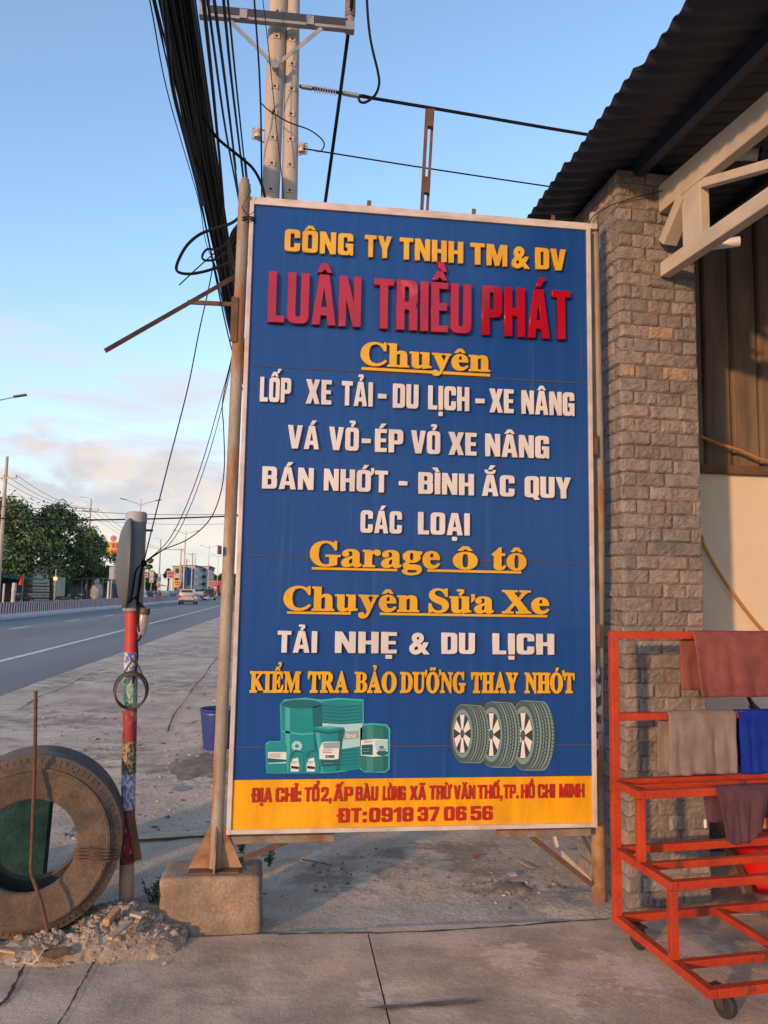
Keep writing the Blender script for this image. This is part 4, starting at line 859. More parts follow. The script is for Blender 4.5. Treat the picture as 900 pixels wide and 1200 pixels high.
def roman_any(ch):
    if ch == 's': return sans('S')
    if ch == 'l': return sans('I')
    return roman_l(ch)
drums()
TG = mat('print_tyre_grey', (0.055, 0.095, 0.105), 0.45)
TL_ = mat('print_tyre_light', (0.17, 0.27, 0.285), 0.45)
TD = mat('print_tyre_dark', (0.03, 0.045, 0.05), 0.45)
RIM = mat('print_rim', (0.68, 0.66, 0.65), 0.4)
def tyres():
    z = lambda l: zpl(l, 510, 810)
    def tyre(cx, cy, rx, ry, w, root, k):
        body = ell(cx, cy, rx, ry, 36, 90, 270) + ell(cx+w, cy+4, rx*.86, ry*.99, 36, -90, 90)
        q = lay('printed_tyre', z(body), k, TL_, root)
        t = k+1
        # dark grooves between tread ribs, following the crown of the tyre
        for i, f in enumerate((.16, .34, .50, .66, .84)):
            ce = cx + w*f; rr = rx*(0.97-.1*f)
            L1 = ell(ce, cy+4*f, rr+2.2, ry*.985, 18, -84, 84); L0 = ell(ce-4.5, cy+4*f, rr, ry*.965, 18, -84, 84)[::-1]
            lay('tread_groove', z(L1+L0), t, TD, q)
        nb = 26
        sip = []
        for i in range(2, nb-1):
            a = -84+168*i/nb
            for f0, f1 in ((.02, .13), (.38, .47), (.54, .63), (.88, 1.0)):
                pts = []
                for f, da in ((f0, 0), (f1, 1.3), (f1, 3.0), (f0, 1.7)):
                    rr = rx*(0.97-.1*f); aa = R(a+da+(3 if f0 in (.38,) else 0)); pts.append((cx+w*f+rr*math.cos(aa), cy+4*f+ry*.97*math.sin(aa)))
                sip.append(pts)
        s_ = MB(); y0 = YF-0.003-0.0006*t-.0001
        for pts in sip: s_.add([(sx(*zp(a, c, 510, 810)), y0, sz(*zp(a, c, 510, 810))) for a, c in pts], [(0, 1, 2, 3)])
        s_.build('tread_sipes', TD, q)
        lay('sidewall', z(ell(cx, cy, rx, ry*.985, 48)), t+1, TG, q)
        lay('sidewall_edge', z(ell(cx-1, cy, rx*.84, ry*.83)), t+2, TL_, q)
        lay('wheel_well', z(ell(cx-3, cy, rx*.72, ry*.68)), t+3, TD, q)
        for i in range(6):
            a = R(-90+60*i); p = []
            for rr, da in ((.14, -.5), (.70, -.27), (.70, .27), (.14, .5)):
                p.append((cx-3+rx*rr*math.cos(a+da), cy+ry*.96*rr*math.sin(a+da)))
            lay('spoke', z(p), t+4, RIM, q)
        lay('hub', z(ell(cx-3, cy, rx*.17, ry*.15)), t+5, TG, q)
        return q
    outline_ = z(ell(160, 250, 74, 174, 18, 90, 270) + [(230, 74), (330, 60), (400, 55), (500, 62), (560, 50), (660, 95), (712, 190), (716, 310), (690, 410), (640, 464), (540, 474), (470, 440), (400, 456), (300, 440), (230, 424)])
    r_ = lay('tyre_picture', outline_, 0, TD, SG); r_['label'] = 'printed cut-out picture of three car tyres on alloy wheels'
    tyre(522, 262, 80, 206, 112, r_, 1)
    tyre(334, 256, 76, 194, 104, r_, 8)
    tyre(163, 250, 70, 172, 96, r_, 15)
tyres()
# ------------------------------------------------------------------ concrete footing block under the left post
M_BLOCK = mat('rough_concrete_block', (0.33, 0.23, 0.155), 0.95, c2=(0.20, 0.145, 0.105), scale=5, speck=.3, sps=90, bump=0.6, bscale=35, c3=(0.15, 0.125, 0.105), s3=4, lo3=0.55, hi3=0.75)
def block():
    bm = bmesh.new(); bmesh.ops.create_cube(bm, size=2)
    bmesh.ops.subdivide_edges(bm, edges=bm.edges[:], cuts=19, use_grid_fill=True)
    hx, hy, hz, rr = .228, .125, .16, .018
    for v in bm.verts:
        p = Vector((v.co.x*hx, v.co.y*hy, v.co.z*hz)); q_ = Vector((max(-hx+rr, min(hx-rr, p.x)), max(-hy+rr, min(hy-rr, p.y)), max(-hz+rr, min(hz-rr, p.z))))
        d = p-q_
        if d.length > 1e-6: p = q_+d.normalized()*rr
        v.co = p+Vector((-.312, 3.885, .08))
        n_ = Vector((mnoise.noise(v.co*8), mnoise.noise(v.co*8+Vector((5, 0, 0))), mnoise.noise(v.co*8+Vector((0, 7, 0)))))
        v.co += n_*0.007 + Vector((mnoise.noise(v.co*28), mnoise.noise(v.co*31), mnoise.noise(v.co*26)*.5))*.0035
        k = max(0, .10-v.co.z)/.10; v.co.y -= .010*k; v.co.x += .008*k*(1 if v.co.x > -.312 else -1)
    q = MB(); q.bm(bm); o = q.build('concrete_block', M_BLOCK, smooth=True, angle=60)
    tag(o, 'rough brown concrete block under the left post of the sign', 'block')
block()
# ------------------------------------------------------------------ wheeled red rack
M_RED = mat('orange_red_steel_paint', (0.47, 0.046, 0.009), 0.42, c2=(0.33, 0.030, 0.009), scale=5, speck=.15, sps=60, c3=(0.11, 0.035, 0.022), s3=11, lo3=0.57, hi3=0.68, bump=0.06)
M_RUBBER = mat('black_rubber', (0.022, 0.021, 0.021), 0.75)
M_STEELD = mat('dark_caster_steel', (0.10, 0.085, 0.075), 0.6, metal=0.6)
RO = Vector((1.515, 3.47, 0)); RA = R(6.0)
RM = T(*RO) @ Rz(RA)
RKN = RM.to_3x3() @ Vector((0, -1, 0)); RKX = RM.to_3x3() @ Vector((1, 0, 0))
def rl(x, y, z): return RM @ Vector((x, y, z))
ZR = [1.378, 1.004, .708, .412, .117]; DY = [0, 0, .205, .43, .66]; LEN = 1.55; TB = .034
RK = thing('towel_rack', 'stepped orange red steel rack on casters hung with towels', 'rack', RO)
def rbar(name, a, c, w=TB, h=TB):
    q = MB(); q.bar(rl(*a), rl(*c), w, h, bev=.0025); return q.build(name, M_RED, RK)
def rack():
    h = TB/2
    for x in (0, LEN): rbar('post', (x, 0, ZR[4]-h), (x, 0, ZR[0]+h), .036, .036)
    for z in ZR[:2]: rbar('rail', (h+.001, 0, z), (LEN-h-.001, 0, z))
    for i in (2, 3, 4):
        for x in (0, LEN): rbar('side_bar', (x, -h-.002, ZR[i]), (x, -DY[i]-h, ZR[i]))
        rbar('back_rail', (h+.003, 0, ZR[i]), (LEN-h-.003, 0, ZR[i]))
        rbar('front_rail', (h+.003, -DY[i], ZR[i]), (LEN-h-.003, -DY[i], ZR[i]))
        m = {2: .10, 3: .215, 4: .445}[i]
        rbar('middle_rail', (h+.003, -m, ZR[i]), (LEN-h-.003, -m, ZR[i]), .03, .03)
    for i, j in ((2, 3), (3, 4)):
        for x in (0, LEN): rbar('leg', (x, -DY[i], ZR[i]-h-.001), (x, -DY[i], ZR[j]+h+.001))
    rbar('cross_bar', (.50, -h-.002, ZR[4]), (.50, -.428, ZR[4]), .03, .03)
    for x, y, a in ((.075, -.03, 8), (.085, -.60, 14), (LEN-.08, -.03, 0), (LEN-.08, -.6, 5)):
        c = rl(x, y, 0); M_ = T(c.x, c.y, 0) @ Rz(RA+R(90+a))
        q = MB(); q.lathe([(.018, -.016), (.040, -.016), (.046, -.011), (.0475, 0), (.046, .011), (.040, .016), (.018, .016)], 24, 0, M_ @ T(-.018, 0, .0475) @ Matrix.Rotation(R(90), 4, 'X'))
        q.cyl(M_ @ Vector((-.018, -.018, .0475)), M_ @ Vector((-.018, .018, .0475)), .017, 12, 1)
        q.cyl(M_ @ Vector((-.018, -.027, .0475)), M_ @ Vector((-.018, .027, .0475)), .006, 8, 1)
        f = MB(); f.box((-.045, -.030, ZR[4]-h-.006), (.045, .030, ZR[4]-h-.001), M=M_)
        for s_ in (-1, 1): f.prism([(-.032, .040), (-.004, .040), (.022, .094), (-.022, .094)], M_ @ Matrix(((1, 0, 0, 0), (0, 0, 1, s_*.024-.0015), (0, 1, 0, 0), (0, 0, 0, 1))), .003)
        f.box((-.024, -.0255, .092), (.024, .0255, .097), M=M_)
        fo = f.build('caster', M_STEELD, RK); q.build('wheel', [M_RUBBER, M_STEELD], fo, smooth=True)
rack()
# ------------------------------------------------------------------ towels over the rails
def towel(name, label, m, x0, x1, y, z, lf, lb, seed, amp=.010, shear=0.0, taper=0.0, hem=None, backshift=0.0, group=None, folds=6.0):
    """cloth over the rail at rack depth y: hangs lf in front, lb behind"""
    b = MB(); nu, nv = 52, 46; rr = TB/2+.006; arc = math.pi*rr; tot = lf+arc+lb
    r_ = random.Random(seed)
    ph = [r_.random()*6.28 for _ in range(4)]
    for j in range(nv+1):
        s = tot*j/nv - lb
        for i in range(nu+1):
            f = i/nu
            if s < 0: py, pz, t = rr, z+s, -s; side = 1
            elif s < arc: a = s/rr; py, pz, t = rr*math.cos(a), z+rr*math.sin(a)*.95, 0; side = 0
            else: t = s-arc; py, pz, side = -rr, z-t, -1
            g_ = min(1, t/.12)
            x = x0+(x1-x0)*f + shear*t*(1 if side < 0 else 0.3) + (backshift if side > 0 else 0)*min(1, t/.03)
            if taper: x += taper*(0.5-f)*2*t
            w_ = math.sin(f*folds*2.1+ph[0]+t*2)*.6 + math.sin(f*folds*4.3+ph[1]-t*3)*.35 + mnoise.noise((f*9, t*7, seed))*.55
            d = amp*w_*(0.18+g_) + .0022*mnoise.noise((f*40, t*50, seed*2))
            ln = 0.012*mnoise.noise((f*3, seed, 2.0))*g_
            if hem and side < 0: pz += hem(f)*t/lf
            if side > 0: d = abs(d)+.002
            if side < 0: d = -abs(d+amp*.3)-.001
            b.v.append(rl(x, -y+py+d, pz+ln))
    w = nu+1
    for j in range(nv):
        for i in range(nu): b.f.append([j*w+i, j*w+i+1, (j+1)*w+i+1, (j+1)*w+i]); b.m.append(0)
    o = b.build(name, m, smooth=True, angle=70)
    s_ = o.modifiers.new('thickness', 'SOLIDIFY'); s_.thickness = .004; s_.offset = 0
    tag(o, label, 'towel', group); return o
def cloth(name, c, c2):
    return mat(name, c, 0.95, c2=c2, scale=9, bump=0.7, bscale=170, spec=0.1, dist=.004, c3=tuple(v*.72 for v in c), s3=5, lo3=.5, hi3=.75)
def rx(px, py, y=0.0):
    p = PL(px, py, rl(0, -y, 0), RKN); return (RM.inverted() @ p)
t1 = rx(806, 760).x; zb1 = rx(830, 816).z
towel('towel', 'dusty pink towel on the top rail of the red rack', cloth('dusty_pink_terry', (0.25, 0.085, 0.082), (0.18, 0.06, 0.06)), t1+.012, t1+.66, 0, ZR[0], ZR[0]-zb1+.0, .26, 3, .014, shear=.10, backshift=-.035, folds=7)
t2, t3 = rx(779, 860).x, rx(859, 860).x; zb2 = rx(815, 906).z
towel('towel', 'grey beige towel on the second rail of the red rack', cloth('grey_beige_terry', (0.26, 0.205, 0.19), (0.20, 0.155, 0.145)), t2+.008, t3, 0, ZR[1], ZR[1]-zb2, .27, 5, .011, shear=-.03, backshift=-.022, folds=4)
t4 = rx(861, 860).x
towel('towel', 'royal blue towel beside the grey beige one on the second rail', cloth('royal_blue_terry', (0.012, 0.04, 0.32), (0.009, 0.028, 0.25)), t4+.004, t4+.36, 0, ZR[1], ZR[1]-zb2+.006, .25, 8, .012, shear=.02, folds=5)
t5, t6 = rx(836, 930, DY[2]).x, rx(896, 930, DY[2]).x; zb3 = rx(868, 996, DY[2]).z
dk = towel('towel', 'dark plum cloth over the front rail of the shelf', cloth('plum_terry', (0.115, 0.055, 0.07), (0.085, 0.04, 0.055)), t5, t6, DY[2], ZR[2], ZR[2]-zb3-.01, .14, 13, .014, taper=.16, backshift=-.035, hem=lambda f: .04-.16*abs(f-.42)*0 + (.06*max(0, f-.6)/.4 - .02*math.sin(f*3.1)), folds=3)
M_TAG = mat('white_cloth_tag', (0.75, 0.72, 0.70), 0.8)
p = rx(828, 966, DY[2]-.03); q = MB(); q.box((p.x-.006, -DY[2]+.038, p.z-.018), (p.x+.006, -DY[2]+.041, p.z+.018), M=RM); q.build('cloth_tag', M_TAG, dk)
# ------------------------------------------------------------------ things behind the rack
M_BUCKET = mat('bright_red_plastic', (0.55, 0.012, 0.014), 0.35)
def bucket(name, label, c, h, r0, r1, m, group=None):
    o = thing(name, label, 'bucket', c)
    q = MB(); q.lathe([(0.0, .004), (r0, 0), (r0*1.02, .01), (r1*.97, h*.86), (r1, h*.87), (r1, h*.92), (r1*.985, h*.93), (r1*1.05, h*.97), (r1*1.05, h), (r1*.98, h), (r1*.93, h*.9), (r0*.95, .02), (0, .015)], 32, 0, T(*c))
    q.build('bucket_body', m, o, smooth=True); return o
bp = G(903, 1052)
bk = bucket('bucket', 'bright red plastic bucket behind the wheeled rack', (bp.x+.06, bp.y+.13, 0), .33, .11, .165, M_BUCKET)
q = MB(); c = Vector(bk.location); q.tube(spline([c+Vector((-.17, 0, .31)), c+Vector((-.12, -.12, .24)), c+Vector((0, -.17, .21)), c+Vector((.12, -.12, .24)), c+Vector((.17, 0, .31))]), .003, 6); q.build('handle', M_STEELD, bk)
M_WOODB = mat('weathered_brown_wood', (0.22, 0.125, 0.065), 0.9, c2=(0.13, 0.075, 0.04), scale=4, stretch=(8, 8, 0.8), bump=0.3)
a = G(884, 1068); a.z = .02; c_ = P(838, 955, 4.42)
q = MB(); q.bar(a, c_, .075, .022, up=(0, 1, 0), bev=.003); tag(q.build('wooden_board', M_WOODB), 'narrow brown board leaning between stone pillar and red bucket', 'board')
a, c_ = P(800, 942, 4.0), P(836, 935, 4.0)
# hoses on the wall
M_HOSE = mat('orange_brown_hose', (0.42, 0.20, 0.045), 0.5)
def hose(name, label, pts, r, m, cat='hose'):
    q = MB(); q.tube(spline(pts, 8), r, 8); return tag(q.build(name, m, smooth=True), label, cat)
hose('hose', 'orange brown hose hanging along the beige wall', [P(822, 628, YW-.03), P(826, 642, YW-.05), P(845, 675, YW-.07), P(868, 708, YW-.07), P(893, 738, YW-.06), P(925, 765, YW-.05), P(965, 790, YW-.03)], .011, M_HOSE)
hose('hose', 'thin brown hose slung across the metal siding', [P(821, 511, YW-.06), P(846, 521, YW-.09), P(868, 528, YW-.09), P(892, 538, YW-.09), P(930, 547, YW-.06), P(980, 545, YW-.05)], .010, M_HOSE)
M_BLKP = mat('black_plastic', (0.015, 0.015, 0.016), 0.45)
q = MB(); q.tube([P(876, 815, YW-.10), P(883, 828, YW-.10), P(894, 852, YW-.08), P(912, 905, YW-.06)], [.012, .016, .016, .016], 10); q.cyl(P(880, 826, YW-.10), P(888, 833, YW-.11), .022, 10)
tag(q.build('black_pipe', M_BLKP, smooth=True), 'short black plastic pipe behind the blue towel', 'pipe')
# two bullet cameras under the roof
M_CAMW = mat('white_camera_shell', (0.60, 0.58, 0.56), 0.4)
M_CAMB = mat('black_lens_glass', (0.008, 0.008, 0.01), 0.12)
def bullet(name, label, c, d, r, ln, mount):
    c = Vector(c); d = Vector(d).normalized(); o = thing(name, label, 'camera', c)
    b = MB(); b.tube([c-d*ln*.5, c-d*ln*.46, c+d*ln*.40], [r*.75, r*.92, r], 20); b.build('body', M_CAMW, o, smooth=True)
    b = MB(); b.tube([c+d*ln*.402, c+d*ln*.52, c+d*ln*.521, c+d*ln*.45], [r*1.03, r*1.06, r*.8, r*.75], 20); b.build('lens_hood', M_CAMB, o, smooth=True)
    b = MB(); m_ = Vector(mount); b.tube([c-d*ln*.42, c-d*ln*.55+Vector((0, 0, -.005)), m_], [r*.45, r*.5, r*.4], 12); b.box((m_.x-.05, m_.y-.05, m_.z), (m_.x+.05, m_.y+.05, m_.z+.012)); b.build('mount', M_CAMW, o, smooth=True)
    return o
cc = P(852, 285, 3.55)
o = bullet('security_camera', 'white bullet security camera below the lower truss chord', cc, (0.92, -.38, .05), .026, .15, P(837, 286, 3.66)+Vector((0, 0, .008)))
cc2 = P(877, 181, 3.7)
bullet('security_camera', 'shaded security camera between the truss chords under the roof', cc2, (.8, -.5, -.2), .034, .13, P(866, 172, 3.9))
q = MB(); q.tube(spline([P(784, 223, 3.80), P(797, 238, 3.70), P(810, 254, 3.63)]), .004, 6); tag(q.build('dangling_cable', M_BLKP), 'short dark cable crossing the truss beside the stone pillar', 'cable')
q = MB(); q.tube(spline([P(690, 262, 3.86), P(697, 252, 3.86), P(718, 240, 3.84), P(742, 232, 3.838), P(762, 227, 3.838), P(782, 222, 3.80)]), .003, 6); tag(q.build('thin_wire', M_BLKP), 'thin wire strung from the right sign post over the pillar top', 'wire')
# light switch post: grey pvc sleeve with round mirror seen edge-on, red painted pole
M_PVC = mat('grey_pvc', (0.20, 0.22, 0.245), 0.55, c2=(0.16, 0.175, 0.195), scale=6, c3=(0.33, 0.33, 0.33), s3=14, lo3=.66, hi3=.74)
M_PVC2 = mat('pale_grey_pvc', (0.34, 0.34, 0.35), 0.6)
M_DISC = mat('grey_mirror_back', (0.10, 0.112, 0.125), 0.6, c2=(0.085, 0.095, 0.105), scale=5)
M_PRED = mat('red_pole_paint', (0.48, 0.03, 0.03), 0.55, c2=(0.33, 0.025, 0.028), scale=10, c3=(0.42, 0.2, 0.16), s3=16, lo3=.66, hi3=.76)
M_PRED2 = mat('scuffed_dark_red_paint', (0.27, 0.025, 0.035), 0.65, c2=(0.42, 0.22, 0.22), scale=34, lo=.55, hi=.62, stretch=(1, 1, .5), c3=(0.10, .02, .03), s3=14)
def sticker(name, c, c2, sc=1.0): return mat(name, c, 0.6, c2=c2, scale=110*sc, lo=.46, hi=.54, detail=1.0, stretch=(1, 1, .55), c3=tuple(v*.8 for v in c), s3=30)
M_ST1 = sticker('blue_white_print', (0.50, 0.50, 0.54), (0.06, 0.09, 0.33)); M_ST2 = sticker('green_white_print', (0.03, 0.27, 0.14), (0.42, 0.46, 0.42))
M_ST3 = sticker('dark_patterned_print', (0.05, 0.04, 0.03), (0.30, 0.22, 0.12)); M_ST4 = sticker('white_blue_print', (0.56, 0.54, 0.56), (0.14, 0.18, 0.40), .8)
M_BARE = mat('scraped_pink_concrete_coat', (0.50, 0.35, 0.27), 0.9, c2=(0.36, 0.22, 0.16), scale=9, bump=.3, c3=(0.28, .10, .07), s3=12, lo3=.6, hi3=.7)
PT = thing('marker_post', 'red and white roadside post with grey sleeve and round mirror seen edge-on', 'post', (-.724, 4.0, 0))
PP0, PP1 = Vector((-.724, 4.0, -.05)), P(157, 600, 4.0)
def pole_at(py):
    z = P(152, py, 4.0).z; t = (z-PP0.z)/(PP1.z-PP0.z); return PP0.lerp(PP1, t)
def post():
    rad = .0335
    segs = [('pole_foot', 1090, 1011, M_BARE, .035), ('red_band', 1011, 948, M_PRED2, .0345), ('wrap', 948, 906, M_ST4, .034), ('wrap', 906, 868, M_ST3, .0345), ('red_band', 868, 831, M_PRED2, .034), ('wrap', 831, 793, M_ST2, .0345), ('wrap', 793, 764, M_ST1, .034), ('pole', 764, 705, M_PRED, .0325)]
    for nm, a, c, m, r_ in segs:
        q = MB(); q.tube([pole_at(a), pole_at((a+c)/2), pole_at(c)], [r_*1.01, r_, r_*.99], 20); q.build(nm, m, PT, smooth=True)
    q = MB(); q.tube([pole_at(716)+Vector((.004, 0, 0)), pole_at(611)+Vector((.012, 0, 0))], .050, 24); sl_ = q.build('sleeve', M_PVC, PT, smooth=True)
    q = MB(); q.tube([pole_at(611)+Vector((.012, 0, -.005)), pole_at(601)+Vector((.0125, 0, -.004)), pole_at(600)+Vector((.0125, 0, 0))], [.053, .053, .047], 24); q.build('cap', M_PVC2, sl_, smooth=True)
    q = MB(); a = pole_at(621); q.cyl(a+Vector((.055, 0, 0)), a+Vector((.095, -.005, 0)), .006, 8); q.build('bolt', M_STEELD, sl_)
    # mirror: shallow dish facing down the road
    dc = (P(146, 607, 4.0)+P(147.5, 713, 4.0))/2; rd = (P(146, 607, 4.0)-P(147.5, 713, 4.0)).length/2
    Mx = T(dc.x+.012, dc.y-.01, dc.z) @ Rz(R(180+14)) @ Matrix.Rotation(R(90), 4, 'Y') @ Matrix.Rotation(R(0), 4, 'X')
    q = MB(); q.lathe([(.0, -.012), (rd*.6, -.012), (rd*.97, -.006), (rd, 0.0), (rd*.985, .006), (rd*.9, .020), (rd*.7, .038), (rd*.4, .050), (0, .054)], 48, 0, Mx)
    q.build('mirror', M_DISC, PT, smooth=True)
    q = MB()
    for k in range(3): 
        a = pole_at(962+k*5); a2 = pole_at(990)
    # tie wire round pole and tyre
    for k in range(4):
        pz = pole_at(1000+2.5*k); pts = []
        for j in range(9):
            an = R(-100+200*j/8); pts.append(pz+Vector((.038*math.cos(an), .038*math.sin(an), 0)))
        q.tube([P(88, 995+4*k, 3.72), P(90, 995+4*k, 3.675), P(110, 998+4*k, 3.668), P(128, 997+4*k, 3.685), P(141, 995+3*k, 3.82), pz+Vector((-.01, -.04, 0))]+pts[1:], .0028, 6)
    q.build('tie_wire', M_RUST, PT)
post()
M_WOODR = mat('splintered_red_wood', (0.30, 0.12, 0.06), 0.9, c2=(0.17, 0.07, 0.04), scale=5, stretch=(6, 6, 1))
q = MB(); q.bar(P(162, 1008, 3.955), P(152.5, 951, 3.955), .035, .014, up=(0, 1, 0), bev=.002); tag(q.build('wood_stake', M_WOODR), 'short reddish wood stake tied to the post', 'stake')
# jar lamp and coil of wire on the post
M_JAR = mat('cloudy_clear_plastic', (0.75, 0.72, 0.70), 0.25, trans=0.75)
M_LID = mat('brown_lid', (0.10, 0.055, 0.045), 0.5)
M_WIRE = mat('black_cable', (0.007, 0.007, 0.009), 0.7, spec=.2)
def jar():
    t, bt = P(170, 713, 3.97), P(165.5, 745, 3.97); ax = (bt-t).normalized()
    o = thing('jar_lamp', 'upside down clear plastic jar lamp with brown lid hung on the post', 'lamp', t)
    L_ = (bt-t).length; X = ax.cross(Vector((0, 1, 0))).normalized(); Y_ = ax.cross(X)
    Mx = Matrix(((X.x, Y_.x, ax.x, t.x), (X.y, Y_.y, ax.y, t.y), (X.z, Y_.z, ax.z, t.z), (0, 0, 0, 1)))
    q = MB(); q.lathe([(.022, .018), (.026, .03), (.027, L_*.55), (.024, L_*.8), (.015, L_*.97), (.004, L_), (.002, L_*.985), (.013, L_*.95), (.022, L_*.78), (.025, L_*.55), (.024, .03), (.020, .02)], 24, 0, Mx); q.build('jar', M_JAR, o, smooth=True)
    q = MB(); q.lathe([(0, -.002), (.025, -.002), (.0275, .004), (.0275, .028), (.0265, .03), (0, .03)], 24, 0, Mx); q.build('lid', M_LID, o, smooth=True)
    q = MB(); q.lathe([(0, .031), (.012, .031), (.013, .05), (.017, .075), (.012, .10), (0, .108)], 16, 0, Mx); q.build('bulb', mat('frosted_bulb', (0.62, 0.55, 0.5), 0.4), o, smooth=True)
    q = MB(); q.tube(spline([pole_at(711)+Vector((.05, -.03, 0)), P(158, 700, 3.95), P(163, 706, 3.95), t]), .003, 6); q.build('hanger', M_WIRE, o)
    q = MB(); q.tube(spline([bt, P(163, 750, 3.965), P(160, 753, 3.965), P(161, 770, 3.965), pole_at(800)+Vector((.02, -.045, 0))]), .005, 8); q.build('cord', M_WIRE, o)
jar()
def coil():
    o = MB()
    c = P(153.5, 808, 3.945); r0 = .083
    for k in range(4):
        rr = r0*(1-.035*k); sh = Vector((.003*(k % 2), -.008*k, -.003*k)); sq = 1.03+.03*k
        o.tube([c+sh+Vector((rr*.97*math.cos(a*math.pi/16), .006*math.sin(a*.39+k), rr*sq*math.sin(a*math.pi/16))) for a in range(33)], .0042, 6)
    o.tube(spline([P(156, 771, 3.945), P(149, 783, 3.945), P(140, 797, 3.943)]), .004, 6); o.tube(spline([P(157, 766, 3.945), P(162, 780, 3.945), P(169, 795, 3.943)]), .004, 6)
    tag(o.build('wire_coil', mat('brown_black_cable', (0.045, 0.035, 0.03), 0.5), smooth=True), 'coil of dark cable hung on the post', 'coil')
coil()
# ------------------------------------------------------------------ old truck tyre, rod, bin
M_TYRE = mat('muddy_tyre_rubber', (0.135, 0.093, 0.066), 0.9, c2=(0.075, 0.056, 0.045), scale=7, speck=.3, sps=80, bump=0.7, bscale=40, c3=(0.055, 0.047, 0.043), s3=5, lo3=.5, hi3=.7)
M_TREAD = mat('worn_grey_tread', (0.105, 0.092, 0.085), 0.9, c2=(0.07, 0.06, 0.055), scale=6, bump=.4)
def tyre():
    c = P(35, 991, 3.72); ro, ri, w = .392, .20, .26
    Mx = T(c.x, 3.70, c.z) @ Rz(R(9)) @ Matrix.Rotation(R(-90), 4, 'X')
    # profile in (radius, depth): depth 0 front face
    front = [(ri+.012, .045), (ri, .025), (ri+.004, .010), (ri+.018, .002), (ri+.05, .0), (ri+.10, -.012), (ri+.125, -.014), (ri+.13, -.018), (ri+.142, -.016), (ro-.052, -.006), (ro-.04, -.004), (ro-.032, .003), (ro-.012, .012)]
    tread = []
    xs_ = [.016, .055, .058, .068, .071, .105, .108, .118, .121, .150, .153, .163, .166, .20, .203, .213, .216, .252]
    for i, x in enumerate(xs_):
        g_ = .010 if (i % 4) in (2, 3) and i not in (0, 17) else 0
        tread.append((ro+.004*math.sin(math.pi*x/w)-g_, x))
    back = [(ro-.012, w), (ro-.05, w+.008), (ri+.08, w+.01), (ri+.02, w), (ri, w-.03), (ri+.012, w-.05)]
    inner = [(ri+.06, w-.03), (ro-.03, w-.03), (ro-.022, w*.5), (ro-.03, .03), (ri+.06, .03)]
    o = thing('old_tyre', 'worn muddy truck tyre standing tied to the red and white post', 'tyre', (c.x, 3.70, 0))
    q = MB(); q.lathe(front+[(ro-.004, .0145)], 96, 0, Mx)
    for k in range(84):
        a = 2*math.pi*k/84; u_ = Vector((math.cos(a), math.sin(a), 0)); q.bar(Mx @ (u_*(ro-.030)+Vector((0, 0, .003))), Mx @ (u_*(ro-.012)+Vector((0, 0, .0115))), .005, .004)
    side = q.build('sidewall', M_TYRE, o, smooth=True, angle=30)
    q = MB(); q.lathe([(ro-.004, .0145)]+tread+[(ro-.012, w)], 96, 0, Mx); q.build('tread', M_TREAD, o, smooth=True, angle=30)
    q = MB(); q.lathe(back+inner+[front[0]], 72, 0, Mx); q.build('inner_casing', M_TREAD, o, smooth=True, angle=40)
tyre()
M_REBAR = mat('rusty_rebar', (0.135, 0.062, 0.04), 0.9, c2=(0.075, 0.04, 0.03), scale=30, bump=.5)
def rebar():
    q = MB(); pts = spline([P(42, 810, 3.66), P(41, 880, 3.655), P(38.5, 960, 3.65), P(37, 1000, 3.645), P(36.5, 1022, 3.64), P(41, 1036, 3.63), P(49, 1060, 3.61), P(56, 1092, 3.60)], 20)
    rs = [.0075*(1+.16*(1 if i % 3 == 0 else 0)) for i in range(len(pts))]
    q.tube(pts, rs, 8); tag(q.build('rebar', M_REBAR, smooth=True), 'bent rusty reinforcing rod upright in front of the old tyre', 'rod')
rebar()
M_BIN = mat('dark_green_plastic', (0.008, 0.038, 0.040), 0.5, c2=(0.02, 0.075, 0.066), scale=5, bump=.5, bscale=5, dist=.04, c3=(0.06, .09, .075), s3=10, lo3=.66, hi3=.76)
def bin_():
    c = P(61, 985, 4.35); zt = P(5, 900, 4.35).z; L_, dp = .50, .46
    Mb = T(c.x, 4.35, 0) @ Rz(R(17))
    o = thing('trash_bin', 'dark green plastic trash bin standing behind the old tyre', 'bin', (c.x-.2, 4.55, -.03))
    q = MB(); bm = bmesh.new(); bmesh.ops.create_cube(bm, size=1)
    for v in bm.verts:
        k = .93 if v.co.z < 0 else 1.0
        v.co = Vector((-L_/2+v.co.x*L_*k, dp/2+v.co.y*dp*k, -.02+(v.co.z+.5)*(zt-.05)))
    bmesh.ops.bevel(bm, geom=bm.edges[:], offset=.02, segments=3, affect='EDGES'); q.bm(bm, 0, Mb); q.build('bin_body', M_BIN, o, smooth=True)
    q = MB(); q.box((-L_-.02, -.03, zt-.045), (-.06, dp+.02, zt-.008), M=Mb, bev=.012); q.box((-L_+.06, -.05, zt-.035), (-.12, -.031, zt-.012), M=Mb, bev=.006); q.build('lid', M_BIN, o, smooth=True)
    for xx in (-L_+.06, -.10):
        q = MB(); q.lathe([(0, -.02), (.06, -.02), (.065, 0), (.06, .02), (0, .02)], 20, 0, Mb @ T(xx, dp-.03, .04) @ Matrix.Rotation(R(90), 4, 'Y')); q.build('wheel', M_RUBBER, o, smooth=True)
bin_()
